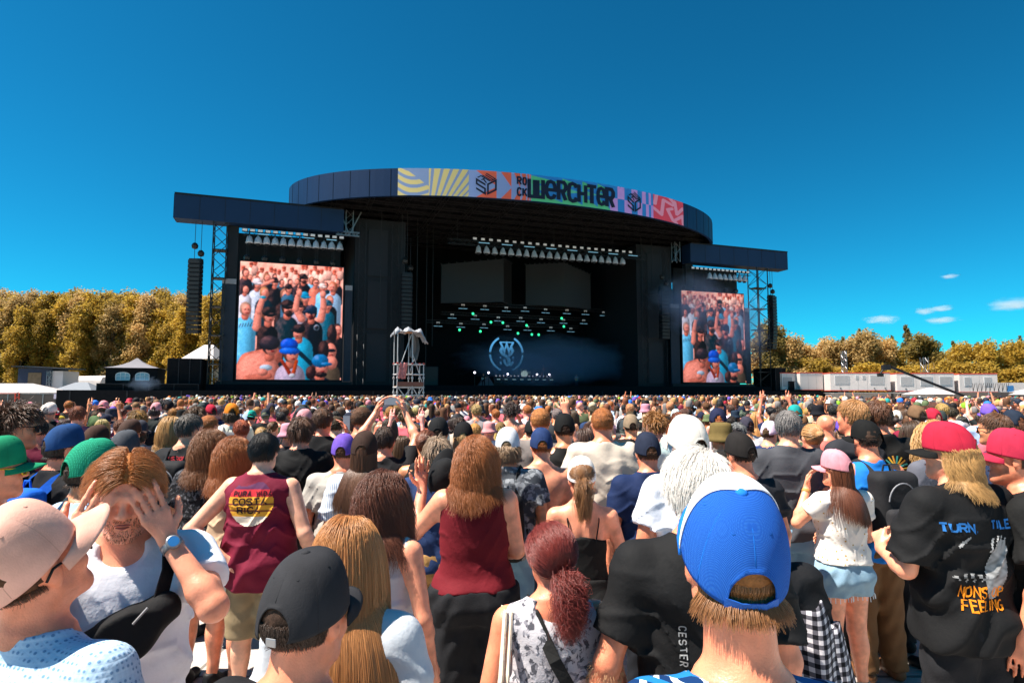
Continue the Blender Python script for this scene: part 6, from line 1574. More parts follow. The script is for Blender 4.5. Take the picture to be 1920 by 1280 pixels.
# special cloths
def pattern_mat(name, kind, c0, c1, c2=None, scale=8.0):
    m, t, b = principled(name); b.inputs['Roughness'].default_value = .85; b.inputs['Specular IOR Level'].default_value = .15
    tc = t.nodes.new('ShaderNodeTexCoord'); L = t.links.new
    def mix(f, a, bb):
        x = t.nodes.new('ShaderNodeMix'); x.data_type = 'RGBA'; L(f, x.inputs['Factor'])
        for s_, v in (('A', a), ('B', bb)):
            if hasattr(v, 'links'): L(v, x.inputs[s_])
            else: x.inputs[s_].default_value = (*v, 1)
        return x.outputs['Result']
    def noise(sc, det=4, dist=0.0):
        n = t.nodes.new('ShaderNodeTexNoise'); n.inputs['Scale'].default_value = sc; n.inputs['Detail'].default_value = det; n.inputs['Distortion'].default_value = dist; L(tc.outputs['Object'], n.inputs['Vector']); return n.outputs['Fac']
    def thr(f, a, w_=.02):
        r_ = t.nodes.new('ShaderNodeMapRange'); r_.inputs['From Min'].default_value = a - w_; r_.inputs['From Max'].default_value = a + w_; L(f, r_.inputs['Value']); return r_.outputs[0]
    def wave(sc, axis, dist=0.0):
        n = t.nodes.new('ShaderNodeTexWave'); n.inputs['Scale'].default_value = sc; n.bands_direction = axis; n.inputs['Distortion'].default_value = dist; L(tc.outputs['Object'], n.inputs['Vector']); return n.outputs['Fac']
    if kind == 'blotch': out_ = mix(thr(noise(scale, 5, 1.2), .53), c0, mix(thr(noise(scale * 1.7, 4, .6), .5), c1, c2 or c1))
    elif kind == 'camo': out_ = mix(thr(noise(scale, 3), .52), mix(thr(noise(scale * 2.1, 3), .5), c0, c1), c2)
    elif kind == 'stripe': out_ = mix(thr(wave(scale, 'X'), .72), c0, c1)
    elif kind == 'hstripe': out_ = mix(thr(wave(scale, 'Z'), .6), c0, c1)
    elif kind == 'check':
        a = thr(wave(scale, 'X'), .5); bb = thr(wave(scale, 'Z'), .5); out_ = mix(a, mix(bb, c0, c2), mix(bb, c2, c1))
    elif kind == 'leaf': out_ = mix(thr(wave(scale, 'DIAGONAL', 9.0), .55), c0, mix(thr(wave(scale * 1.3, 'X', 12.0), .6), c1, c2))
    elif kind == 'dots':
        v = t.nodes.new('ShaderNodeTexVoronoi'); v.inputs['Scale'].default_value = scale; L(tc.outputs['Object'], v.inputs['Vector']); out_ = mix(thr(v.outputs['Distance'], .16), c1, c0)
    elif kind == 'mesh':
        v = t.nodes.new('ShaderNodeTexVoronoi'); v.inputs['Scale'].default_value = scale; v.inputs['Randomness'].default_value = .0; L(tc.outputs['Object'], v.inputs['Vector']); out_ = mix(thr(v.outputs['Distance'], .30, .08), c1, c0)
        bp = t.nodes.new('ShaderNodeBump'); bp.inputs['Strength'].default_value = .8; bp.inputs['Distance'].default_value = .002; L(v.outputs['Distance'], bp.inputs['Height']); bp.invert = True; L(bp.outputs[0], b.inputs['Normal'])
    elif kind == 'denim':
        out_ = mix(noise(scale, 6), c0, c1)
    L(out_, b.inputs['Base Color'])
    if kind not in ('mesh',):
        n = t.nodes.new('ShaderNodeTexNoise'); n.inputs['Scale'].default_value = 160; L(tc.outputs['Object'], n.inputs['Vector']); bp = t.nodes.new('ShaderNodeBump'); bp.inputs['Strength'].default_value = .3; bp.inputs['Distance'].default_value = .005; L(n.outputs['Fac'], bp.inputs['Height']); L(bp.outputs[0], b.inputs['Normal'])
    return m
DENIM = pattern_mat('light_denim', 'denim', srgb('5f86a3'), srgb('a9c6d6'), scale=9)
JEANS = pattern_mat('blue_jeans', 'denim', srgb('5c7f9c'), srgb('86a9c0'), scale=7)
BJEANS = pattern_mat('black_jeans', 'denim', srgb('121214'), srgb('2e2e31'), scale=9)
PRINTM = attr_mat('shirt_print', .8, .15)
def ink(parent, top, V2, F2, zc, c, name='print', x0=0.0, off=.004, front=False):
    return project_print(parent, top.data, V2, F2, zc, CLOTH, name, x0, off, front, col(c))

# 1  salmon cap, bottom corner
h = person('man in a salmon cap and blue mesh jersey, cut off by the picture edge', 70, 930, 1.36, rz=-.34, hp=-.42, g=1.08, vox=.0075, fine=True, skin='red', hair='crop', hcol='brown', nh=5000, hrad=.0005, cap='d9a694', capscale=1.0, capyaw=-.35, cappitch=.22, hcut=-.5,
           top='tee', tcol='a9c4dc', tmat=pattern_mat('blue_mesh_jersey', 'mesh', srgb('b5cfe6'), srgb('6f93b8'), scale=85), loose=.016, glasses='111114', bcol='30343c')
# 2  man covering his eyes
fl_ = ((.250, .255, 1.33), (.125, .150, 1.515), (-.50, -.05, 1.0), (-.25, -1, -.05), .05)
fr_ = ((.250, .250, 1.335), (.125, .148, 1.52), (-.50, -.05, 1.0), (-.25, -1, -.05), .05)
h2 = person('man with copper hair in a white shirt covering his eyes with both hands', 240, 846, 1.98, rz=math.pi + .50, g=1.04, armL=fl_, armR=fr_, hp=.24, vox=.0062, fine=True, skin='pink', hair='swept', hcol='copper', nh=11000, hrad=.0006, hlen=.062, hseed=5,
            top='tee', tcol='e4e6ee', sleeve=.58, loose=.018, amp=.012, bcol='2a2c33')
HMx = h2['HM']; LIPS = mat('lips', (.42, .12, .09), .45)
o = MB().path([(-.021, .098, -.056), (-.008, .1035, -.053), (0, .103, -.0545), (.008, .1035, -.053), (.021, .098, -.056)], [.0018, .0032, .003, .0032, .0018], 6).build('upper_lip', LIPS, h2['root'], True); o.matrix_local = HMx
o = MB().path([(-.018, .098, -.062), (0, .1025, -.0655), (.018, .098, -.062)], [.0016, .0042, .0016], 6).build('lower_lip', LIPS, h2['root'], True); o.matrix_local = HMx
for s in (-1, 1):
    o = MB().path([(s * .014, .097, .025), (s * .03, .096, .032), (s * .05, .083, .028)], [.003, .004, .0015], 6).build('eyebrow', mat('brow_hair', (.16, .06, .02), .8), h2['root'], True); o.matrix_local = HMx
# stubble, moustache
r_ = np.random.RandomState(3); n_ = 420; ux = r_.uniform(-.05, .05, n_); uz = r_.uniform(-.112, -.035, n_)
vm = [v.co for v in h2['body'].data.vertices]; bvh = BVHTree.FromPolygons(vm, [p.vertices[:] for p in h2['body'].data.polygons]); P = []
for a, b_ in zip(ux, uz):
    if abs(a) < .022 and -.072 < b_ < -.048: continue
    w0 = HMx @ Vector((a, .3, b_)); dd = HMx.to_3x3() @ Vector((0, -1, 0)); hit = bvh.ray_cast(w0, dd)
    if hit[0] is not None and (hit[0] - (HMx @ Vector((a, .09, b_)))).length < .05: P.append([hit[0], hit[0] + hit[1] * .003 + Vector((0, 0, -.004))])
if P: cu = hair_curves(np.array([[list(a), list((a + b) / 2), list(b)] for a, b in P]), .0006, 'stubble'); cu.materials.append(HAIR); link('stubble', cu, None, h2['root'], (.34, .15, .07))
# wristwatch on his left wrist, ring
A = h2['B']['arms'][0]; wv = (A[2] - A[1]); wv = Vector(wv / np.linalg.norm(wv)); wc = Vector(A[2]) - wv * .02
Mw = Matrix.Translation(wc) @ wv.to_track_quat('Z', 'Y').to_matrix().to_4x4()
wt = MB().lathe([(.029, -.011), (.033, -.011), (.033, .011), (.029, .011)], n=22, M=Mw).build('watch', ALU, h2['root'], True)
od = Vector((-.25, 1, .25)); od = (od - wv * od.dot(wv)).normalized(); Md = Matrix.Translation(wc + od * .031) @ od.to_track_quat('Z', 'Y').to_matrix().to_4x4()
MB().lathe([(.021, 0), (.021, .008), (.017, .011), (.002, .011)], n=20, M=Md).build('watch_case', ALU, wt); MB().lathe([(.016, .0112), (.001, .0114)], n=20, M=Md).build('watch_dial', mat('blue_dial', (.03, .16, .4), .2), wt)
Ar = h2['B']['arms'][1]; rd = Ar[3] / np.linalg.norm(Ar[3]); rw = Vector(Ar[2] + rd * .108); Mr = Matrix.Translation(rw + Vector((-.012, 0, 0))) @ Vector(rd).to_track_quat('Z', 'Y').to_matrix().to_4x4()
MB().lathe([(.0105, -.002), (.0118, -.002), (.0118, .002), (.0105, .002)], n=16, M=Mr).build('ring', ALU, h2['root'])
# chest bag and scarf
cb = empty('chest_bag', h2['root'].location + Vector((0, 0, .05)), h2['root'].rotation_euler.z, h2['root'].scale[0]); tag(cb, 'black chest bag with striped label worn over a white shirt', 'bag')
G = Grid((-.22, .09, .98), (.26, .30, 1.42), .008)
for a, b_, ra, rb in (((.12, .185, 1.16), (-.03, .20, 1.22), .058, .066), ((-.03, .20, 1.22), (-.12, .185, 1.28), .066, .048)): G.add(cone(a, b_, ra, rb), .04)
G.clip(lambda x, y, z: np.abs(y - .192) - .045); wrinkle(G, 8, .003)
bg_ = link('pouch', person_mesh(G.mesh(), 'pouch', CLOTH), None, cb, (.008, .008, .009))
link('strap', ribbon_mesh([(-.10, .20, 1.27), (-.125, .165, 1.38), (-.115, .06, 1.475), (-.08, -.04, 1.505), (.05, -.16, 1.36), (.17, -.10, 1.15), (.19, .06, 1.10), (.14, .19, 1.14)], .042, .005), CLOTH, cb, (.008, .008, .009))
mb = MB(); mb.path([(-.08, .238, 1.30), (-.045, .245, 1.262)], .004, 5); link('zip', mb.mesh('zip'), ALU, cb)
for i, c in enumerate(((.05, .12, .3), (.6, .4, .05), (.05, .25, .4), (.55, .4, .08))): link('label_stripe', MB().box(.018 + i * .009, .024 + i * .009, .2395, .2405, 1.175 + i * .003, 1.225 + i * .003).mesh('label_stripe'), LEATH, cb, c)
gv, gf = glyphs('EASTPAK', 0, 0, .012, .009, .003, .0028); mlt = Matrix.Rotation(R(60), 3, 'Y')
vv = [Matrix.Translation((-.032, .2405, 1.145)) @ (Matrix.Rotation(R(-125), 4, 'Y') @ Vector((-x, 0, z))) for x, z in gv]; me = bpy.data.meshes.new('label_text'); me.from_pydata([tuple(v) for v in vv], [], gf); link('label_text', me, LEATH, cb, (.6, .6, .6))
sf = empty('black_scarf', h2['root'].location, h2['root'].rotation_euler.z, h2['root'].scale[0]); tag(sf, 'black cloth with white handwriting hanging from his shoulder', 'scarf')
def scf(u, v, r): return (.115 + .13 * u + .02 * v, .178 + .012 * math.sin(u * 9 + v * 3) - .07 * u * (1 - v) + .03 * v, 1.49 - .46 * v - .07 * u * (1 - v))
sfo = rag(18, 30, scf, 'cloth', CLOTH, sf, .004); sfo.color = (.009, .009, .010, 1)
rr = random.Random(5); V2 = []; F2 = []
for ln in range(8):
    v0 = .16 + ln * .098; u0 = .12 + rr.uniform(0, .1)
    while u0 < .8:
        pts = []
        for q in range(6):
            uu = u0 + q * .022; vv_ = v0 + rr.uniform(-.024, .024); x, y, z = scf(min(1, uu), vv_, None); pts.append((x, z, y))
        v, f = stroke2d([(a, b_) for a, b_, _ in pts], .0036); n = len(V2); V2 += [(q[0], pts[i // 2][2] + .006, q[1]) for i, q in enumerate(v)]; F2 += [tuple(i + n for i in q) for q in f]; u0 += .15 + rr.uniform(0, .12)
me = bpy.data.meshes.new('handwriting'); me.from_pydata(V2, [], F2); link('handwriting', me, LEATH, sf, (.6, .58, .58))
# 3  charcoal cap
h = person('man in a charcoal cap with a metal strap buckle, close to the camera', 578, 1026, 1.30, rz=-.34, g=1.05, vox=.0075, fine=True, skin='red', hair='crop', hcol='dark', nh=5000, hrad=.0005, cap='2d2d30', capscale=1.0, top='tee', tcol='1a1a1c')
ck = h['cap']; o = MB().box(-.013, .013, -.1165, -.1125, -.030, -.012).build('buckle', ALU, ck); bevel(o, .003)
# 4  long copper-blonde hair
h = person('woman with very long straight copper-blond hair and a pale denim shirt', 655, 968, 1.78, rz=-.12, sex='f', g=1.1, vox=.009, hair='long', hcol=(.50, .22, .075), nh=14000, hrad=.0006, hlen=.66, top='tee', tcol='ccd2d8', loose=.022, sleeve=.95, amp=.011, skin='fair', bcol='c9cdd2')
# 5  blue trucker cap
BLUEMESH = pattern_mat('blue_cap_mesh', 'mesh', (.010, .085, .42), (.05, .24, .72), scale=640)
TROP = pattern_mat('tropical_shirt', 'leaf', srgb('1d6fae'), srgb('0c2f5c'), srgb('d7e4ea'), scale=7)
h = person('man in a blue mesh trucker cap with white front and blue tropical shirt', 1368, 886, 1.12, rz=-.02, g=.90, swk=.78, nup=.05, vox=.0075, fine=True, skin='red', hair='short', hcol=(.26, .11, .035), nh=12000, hrad=.0005, cap='1d6fd0', capscale=.98, cappitch=.40, hcut=-.45, capmats=(BLUEMESH, None), top='tee', tmat=TROP, tcol='1d6fae', loose=.022)
# white front panels of that cap
cm = h['cap'].data; V = np.array([v.co[:] for v in cm.vertices]); Fq = np.array([p.vertices[:] for p in cm.polygons]); cen = V[Fq].mean(1); ang = np.degrees(np.arctan2(cen[:, 1] + .008, cen[:, 0])); keep = (ang > 14) & (ang < 166)
cv = V - V3(0, -.008, .02); cv = V + cv / np.linalg.norm(cv, axis=1)[:, None] * .0035
o = link('front_panel', raw_mesh('front_panel', cv, Fq[keep], True), CAPM, h['cap'], srgb('eeeef2')); solid(o, .002)
link('snap_strap', ribbon_mesh([(-.045, -.105, -.014), (-.02, -.118, -.016), (.02, -.118, -.016), (.045, -.105, -.014)], .02, .002, (0, 0, 0)), LEATH, h['cap'], srgb('1a5cb8'))
# 6  dark red curly ponytail
PRINTG = pattern_mat('grey_print_top', 'blotch', srgb('c3bfc4'), srgb('55555c'), srgb('8f8d95'), scale=26)
h6 = person('woman with a dark red curly ponytail and grey printed sleeveless top', 1032, 984, 2.12, rz=.18, sex='f', g=1.22, vox=.009, fine=True, skin='red', hair='puff', hcol='red', nh=11000, hrad=.0006, top='sleeveless', tmat=PRINTG, loose=.024, amp=.010, vback=.05, bcol='24262c')
sb = empty('crossbody_bag', h6['root'].location, h6['root'].rotation_euler.z, h6['root'].scale[0]); tag(sb, 'black shoulder strap bag crossing a grey printed top', 'bag')
link('strap', ribbon_mesh([(-.08, .09, 1.40), (-.10, .02, 1.50), (-.085, -.08, 1.475), (-.03, -.165, 1.34), (.07, -.175, 1.16), (.17, -.12, 1.02), (.21, -.02, .95)], .045, .006), CLOTH, sb, (.012, .012, .012))
bevel(MB().box(.17, .26, -.13, .10, .74, .96).build('bag', CLOTH, sb, color=(.012, .012, .012)), .02)
tb = empty('canvas_tote', h6['root'].location, h6['root'].rotation_euler.z, h6['root'].scale[0]); tag(tb, 'cream canvas tote hanging by two rope handles from her shoulder', 'bag')
for dx in (0, .022): link('handle', ribbon_mesh([(-.18 - dx, .10, 1.25), (-.165 - dx, .04, 1.47), (-.17 - dx, -.06, 1.48), (-.20 - dx, -.15, 1.30), (-.235 - dx, -.17, 1.06), (-.25 - dx, -.165, .96)], .02, .008), CLOTH, tb, srgb('e0cdb8'))
rag(8, 10, lambda u, v, r: (-.34 + .17 * u, -.18 + .03 * math.sin(u * 6 + v * 4), .98 - .40 * v), 'canvas', CLOTH, tb, .05).color = (*srgb('d9b98a'), 1)
# 7  black band shirt
tl = ((.275, .03, 1.14), (.215, .23, 1.18), (-.35, .5, .7), (-1, .3, 0), .85)
h7 = person('heavy man with long blond hair under a red cap and a black printed band shirt', 1776, 786, 3.0, rz=.22, g=1.08, hy=.5, armL=tl, armR='out', vox=.009, fine=True, skin='pink', hair='wavy', hcol='blond', nh=8000, hrad=.0007, hlen=.21, cap='b3253c', brim='141416', capyaw=.15, cappitch=-.1,
            top='tee', tcol='131417', hem=.80, sleeve=.80, loose=.026, amp=.014, bmat=BJEANS, bloose=.03)
def art(X, Z):
    c = np.zeros((len(X), 3)); c[:] = .006; n = lambda f, s: np.sin(f * X + 2 * np.sin(f * .7 * Z + s)) * np.sin(f * 1.1 * Z + s)
    m = np.zeros(len(X), bool)
    hand = ((X - .07 - .25 * (Z - .02)) / .055) ** 2 + ((Z + .02) / .13) ** 2 < 1; m |= hand; c[hand] = (.30 + .12 * n(60, 1) + .1 * n(130, 2))[hand][:, None]
    for k in range(4):
        f = np.abs(X - (.03 + .022 * k) - .35 * (Z - .06)) < .008; f &= (Z > .05) & (Z < .135 - .012 * abs(k - 1.5)); m |= f; c[f] = .38
    el = ((X + .085) / .028) ** 2 + ((Z - .10 - .8 * (X + .085)) / .014) ** 2 < 1; m |= el; c[el] = .33
    rub = ((X + .06) / .075) ** 2 + ((Z + .055) / .022) ** 2 < 1; rub &= n(180, 5) > -.25; m |= rub; c[rub] = (.25 + .15 * n(140, 4))[rub][:, None]
    rub = ((X + .12) / .02) ** 2 + ((Z - .055) / .005) ** 2 < 1; m |= rub; c[rub] = .3
    return m, np.clip(c, 0, 1)
v2, f2, c2 = patch2d(-.16, .16, -.16, .16, 64, art); project_print(h7['root'], h7['top'].data, v2, f2, 1.19, PRINTM, 'shirt_artwork', -.045, .004, False, None, c2)
v2, f2 = glyphs('TURN.', -.17, 0, .034, .026, .008, .0085); ink(h7['root'], h7['top'], v2, f2, 1.335, '2c6fb4', 'lettering', -.045)
v2, f2 = glyphs('TILE', .045, 0, .034, .026, .008, .0085); ink(h7['root'], h7['top'], v2, f2, 1.345, '2c6fb4', 'lettering', -.045)
for tx, zz, xx in (('NONSTOP', 1.055, -.105), ('FEELING', 1.0, -.10)):
    v2, f2 = glyphs(tx, xx, 0, .042, .019, .009, .007, .15); rr = random.Random(2); ink(h7['root'], h7['top'], [(a + rr.uniform(-.002, .002), b_ + rr.uniform(-.003, .003)) for a, b_ in v2], f2, zz, 'f08a1c', 'lettering', -.05)
tat = mat('tattoo_ink', (.05, .045, .05), .7, var=.7, scale=90)
# 8  profile at the right edge
h8 = person('man in profile with a red cap and black shirt, cut off by the picture edge', 1896, 800, 3.05, rz=.95, g=1.0, vox=.010, fine=True, skin='red', hair='crop', hcol='brown', nh=1500, cap='b02a44', top='tee', tcol='141416', sleeve=.7, loose=.024, bot='shorts', blen=.5, bcol='1a1a1d')
v2, f2 = glyphs('100 Y', -.10, 0, .022, .014, .006, .0045); ink(h8['root'], h8['top'], v2, f2, 1.285, 'd8d8d8', 'lettering', -.02)
v2, f2, c2 = patch2d(-.11, .11, -.02, .028, 30, lambda X, Z: (np.ones(len(X), bool), np.full((len(X), 3), .55))); project_print(h8['root'], h8['top'].data, v2, f2, 1.335, PRINTM, 'print_panel', -.02, .003, False, None, c2)
v2, f2 = glyphs('D', -.05, 0, .03, .03, .006, .009, .25); ink(h8['root'], h8['top'], v2, f2, 1.323, '0c0c0e', 'lettering', -.02, .0055)
# 9  pink cap, white top, denim shorts
gl = ((.30, .10, 1.265), (.135, .19, 1.50), (-.25, .1, 1), (-.6, -.6, 0), .5)
h9 = person('woman in a pink cap, white dotted top and frayed denim shorts shading her face', 1566, 840, 4.15, rz=.22, sex='f', g=1.12, hy=.45, armL=gl, armR='front', vox=.010, skin='pink', hair='long', hcol='auburn', nh=6000, hrad=.0009, hlen=.40, cap='d9929c', cappitch=-.05,
            top='tee', tcol='efe6dc', tmat=pattern_mat('white_dotted_knit', 'dots', srgb('f3ebe2'), srgb('c9a24e'), scale=24), hem=1.0, sleeve=.5, loose=.018, amp=.009, bot='shorts', blen=.765, bmat=DENIM, btop=1.06, bloose=.02, shoe='cfc4b0')
mb = MB(); rr = random.Random(4)
for leg in h9['B']['legs']:
    for k in range(26):
        a = 2 * math.pi * k / 26; hp_ = leg[0] + (leg[1] - leg[0]) * .30; rx = .128; p = (hp_[0] + rx * math.cos(a), hp_[1] + rx * math.sin(a), .77); mb.bar(p, (p[0] * 1.01, p[1] * 1.02, .75 - rr.uniform(0, .02)), .003, 3)
link('frayed_hem', mb.mesh('frayed_hem'), CLOTH, h9['root'], srgb('dfe6ea'))
link('wristband', MB().lathe([(.027, -.012), (.031, -.012), (.031, .012), (.027, .012)], n=14, M=Matrix.Translation(Vector(h9['B']['arms'][0][2]) * .9 + Vector(h9['B']['arms'][0][1]) * .1) @ Vector(h9['B']['arms'][0][2] - h9['B']['arms'][0][1]).to_track_quat('Z', 'Y').to_matrix().to_4x4()).mesh('wristband', True), LEATH, h9['root'], srgb('b98a4a'))
# 10  blue tank, black backpack
h10 = person('man in a black cap and blue tank top wearing a black backpack and brown trousers', 1622, 785, 4.5, rz=.12, g=1.06, vox=.011, skin='red', hair='crop', hcol='dark', nh=900, cap='141416', capyaw=.35, top='tank', tcol='1b74c8', hem=.84, loose=.022, bcol='6a4a2e', bloose=.032, shoe='6b4326')
backpack(h10['root'], 1.22, .50, .31, .17, (.018, .018, .02), 'black backpack with grey zips on a blue tank top', (.024, .024, .027))
# 11 grey shirt
person('grey-haired man in a charcoal shirt and washed jeans seen from behind', 1477, 770, 4.75, rz=-.05, hy=-.35, g=1.02, vox=.011, skin='fair', hair='short', hcol='grey', nh=1800, hrad=.0016, top='tee', tcol='46474c', bmat=JEANS, bloose=.022, loose=.018, shoe='c9c3ba')
# 12 white hair, black shirt
h12 = person('person with bright white hair and a black shirt, beside the blue cap', 1303, 846, 2.05, rz=-.02, g=1.02, vox=.009, skin='red', armL=((.305, -.05, 1.14), (.345, .03, .90), (0, .15, -1), (-1, 0, 0), .3), hair='fluffy', hcol='white', nh=11000, hrad=.0006, top='tee', tcol='121317', sleeve=.74, loose=.018, amp=.012, bcol='141519')
v2, f2 = glyphs('CESTER', 0, 0, .020, .012, .008, .0035); ink(h12['root'], h12['top'], [(b_, -a) for a, b_ in v2], f2, 1.28, '9a9a9a', 'lettering', -.10)
r_ = np.random.RandomState(9)    # forearm hair
A = h12['B']['arms'][0]; e_, w_ = A[1], A[2]; t_ = r_.uniform(0, 1, 900)[:, None]; an_ = r_.uniform(0, 6.28, 900)[:, None]; ax = (w_ - e_) / np.linalg.norm(w_ - e_); xx = np.cross(ax, V3(0, 1, 0)); xx /= np.linalg.norm(xx); yy = np.cross(ax, xx)
nn = xx * np.cos(an_) + yy * np.sin(an_); p0 = e_ + (w_ - e_) * t_ + nn * (.050 - .016 * t_); cu = hair_curves(np.stack([p0, p0 + nn * .006 + ax * .005, p0 + nn * .009 + ax * .012], 1), .0005, 'arm_hair'); cu.materials.append(HAIR); link('arm_hair', cu, None, h12['root'], (.5, .3, .15))
# 12b flannel tied round a waist
h12b = person('man with a flannel shirt tied round his waist, half hidden by the blue cap', 1412, 930, 2.45, rz=-.1, g=.98, vox=.011, skin='red', hair='short', hcol='brown', nh=1000, top='tee', tcol='17181b', loose=.02, bcol='1d1e22')
fs = empty('flannel_shirt', h12b['root'].location, h12b['root'].rotation_euler.z, h12b['root'].scale[0]); tag(fs, 'black and white checked flannel shirt hanging beside the blue cap', 'shirt')
FLAN = pattern_mat('flannel_check', 'check', srgb('15151a'), srgb('c9c5ca'), srgb('5c5a62'), scale=9)
rag(26, 26, lambda u, v, r: (-.10 + .29 * u + .10 * v * u + .08 * v + .01 * math.sin(v * 11), -.21 - .04 * v - .05 * math.sin(u * 3.1) + .03 * math.sin(u * 13 + v * 4), 1.31 - .62 * v + .10 * u * (1 - v)), 'cloth', FLAN, fs, .006)
rag(8, 18, lambda u, v, r: (.20 + .09 * u + .12 * v, -.09 - .05 * math.sin(u * 4) - .05 * v, 1.28 - .60 * v), 'sleeve', FLAN, fs, .03)
# 14 maroon top
ml = ((.345, .12, 1.235), (.315, .235, 1.46), (.08, .1, 1), (-.3, -.7, 0), (.25, .12, .12, .3))
h14 = person('woman with copper hair in a maroon top and black jeans, arm raised', 893, 819, 3.45, rz=.06, sex='f', g=1.32, armL=ml, armR='front', hy=-.15, vox=.0095, skin='pink', hair='wavy', hcol='ginger', nh=10000, hrad=.0007, hlen=.28, top='sleeveless', tcol='6b1220', hem=.97, loose=.010, amp=.006, bot='trousers', blen=.06, bmat=BJEANS, btop=.98, bloose=.03)
M_ = h14['root'].matrix_basis; ch = empty('held_cap', M_ @ Vector((-.20, .34, 1.52)), .2, 1.0); tag(ch, 'black cap held up in the hand of the woman in maroon', 'cap')
ca, cb_, cc_ = CAPD[(2, True)]; o = link('crown', ca, None, ch, (.012, .012, .013)); o.rotation_euler = (1.2, .3, 0); solid(o); o = link('brim', cb_, None, ch, (.012, .012, .013)); o.rotation_euler = (1.2, .3, 0); solid(o, .004)
# 15 black dress
h15 = person('woman in a white cap and black strappy dress with a short ponytail', 1090, 853, 3.62, rz=-.04, sex='f', g=1.02, vox=.0095, skin='pink', hair='pony', hcol=(.28, .13, .05), nh=5000, hrad=.0008, hlen=.24, cap='ece6e0', top='strap', tcol='121214', hem=.93, loose=.008, amp=.004, bot='skirt', blen=.12, bcol='101012', btop=1.06, armR=((.265, -.02, 1.16), (.235, .13, .95), (-.2, .3, -1), (-1, 0, 0), .3))
for s in (-1, 1): link('shoulder_strap', ribbon_mesh([(s * .085, .115, 1.30), (s * .10, .05, 1.44), (s * .105, -.02, 1.487), (s * .098, -.10, 1.42), (s * .075, -.118, 1.29)], .009, .003), CLOTH, h15['root'], (.008, .008, .009))
v2, f2 = glyphs('ICE', 0, 0, .014, .010, .004, .0018); v2b, f2b = glyphs('NERO', 0, -.022, .014, .010, .004, .0018)
# 16 tank with round print
hl = ((.40, -.13, 1.175), (.165, -.165, 1.015), (-.75, .1, -.45), (0, .6, -.5), (.25, .3, .35, .5))
h16 = person('man in a maroon sleeveless shirt with a round sunset print, hand on hip', 497, 812, 4.02, rz=-.06, g=1.14, armL=hl, armR='out', vox=.0085, skin='pale', hair='short', hcol='black', nh=5000, hrad=.0009, top='sleeveless', tcol='6f1830', hem=.82, loose=.032, amp=.015, bot='shorts', blen=.48, bcol='8d7b5f', bloose=.016, shoe='17171a')
def sunset(X, Z):
    m = X * X + Z * Z < .105 ** 2; c = np.zeros((len(X), 3)); c[:] = srgb('e8a63a'); c[Z > .028] = srgb('c8323c'); c[Z > .062] = srgb('5a3050'); c[(np.abs(Z + .005) < .0025) | (np.abs(Z + .035) < .0025)] = srgb('7d3a2c'); c[Z < -.062] = srgb('d8c9b8'); m &= ~((Z > .062) & (np.sin(40 * X) * .01 + .085 < Z)); return m, c
v2, f2, c2 = patch2d(-.11, .11, -.11, .11, 60, sunset); v2 = v2 * 1.38; project_print(h16['root'], h16['top'].data, v2, f2, 1.355, PRINTM, 'round_print', .0, .003, False, None, c2)
for tx, zz, x0, hh, ww, th in (('PURA VIDA', 1.400, -.105, .027, .0175, .006), ('COSTA', 1.345, -.108, .038, .033, .0085), ('RICA', 1.292, -.075, .038, .031, .0085)):
    v2, f2 = glyphs(tx, x0, 0, hh, ww, .0115, th); ink(h16['root'], h16['top'], v2, f2, zz, '2a1220', 'lettering', 0, .006)
# 17 brunette with sunglasses
person('woman with long auburn hair and sunglasses in a pale sleeveless top', 722, 884, 2.72, rz=-.42, sex='f', g=1.05, hy=-.25, vox=.009, fine=True, skin='pink', hair='wavy', hcol=(.14, .045, .022), nh=10000, hrad=.0007, hlen=.36, top='sleeveless', tcol='c9ccd2', loose=.016, amp=.009, glasses='0e0e10', bcol='2b3038', armR=((.26, -.03, 1.15), (.26, .05, .92), (0, .2, -1), (-1, 0, 0), .4))
pb = empty('pink_pouch', spot(762, 1090, 2.75), 0); tag(pb, 'magenta pouch hanging beside the pale sleeveless top', 'bag'); rag(6, 10, lambda u, v, r: (-.05 + .12 * u, .02 * math.sin(u * 5), .10 - .36 * v), 'pouch', CLOTH, pb, .05).color = (*srgb('b0386e'), 1)
link('handle', MB().path([(-.02, 0, .09), (-.03, 0, .2), (.0, 0, .26), (.03, 0, .2), (.03, 0, .09)], .007, 6).mesh('handle'), CLOTH, pb, srgb('b0386e'))
# 18 navy shirt, tan shorts
person('man with messy grey-blond hair in a navy shirt and tan shorts', 820, 822, 4.25, rz=.1, g=1.08, vox=.011, skin='tan', hair='messy', hcol=(.34, .23, .15), nh=2600, hrad=.0017, top='tee', tcol='24365c', bot='shorts', blen=.46, bcol='a07a4a', bloose=.03)
# 19-27
person('man in a purple cap worn backwards and a light grey shirt', 645, 811, 4.6, rz=.05, g=1.1, vox=.011, skin='red', hair='crop', hcol='brown', nh=700, cap='6b4fb0', top='tee', tcol='a8a39c', loose=.022, bcol='3b3a38')
person('woman in a dark brown cap with long brown hair and striped white shirt', 684, 806, 4.25, rz=.02, sex='f', g=1.0, vox=.011, skin='fair', hair='long', hcol='brown', nh=6000, hrad=.0009, hlen=.46, cap='3a2a24', top='tee', tcol='d5dbe4', tmat=pattern_mat('pale_stripes', 'stripe', srgb('dfe3ea'), srgb('8ea4c0'), scale=22), loose=.03, sleeve=.8)
person('woman with shoulder-length copper waves in a black patterned shirt', 396, 806, 4.35, rz=-.15, sex='f', g=1.08, vox=.011, hair='wavy', hcol=(.22, .085, .03), nh=6000, hrad=.0009, hlen=.27, bot='shorts', blen=.55, bcol='b7a68c', tmat=pattern_mat('dark_speckle', 'blotch', srgb('1a1b1f'), srgb('55565c'), srgb('2a2b30'), scale=30), loose=.024)
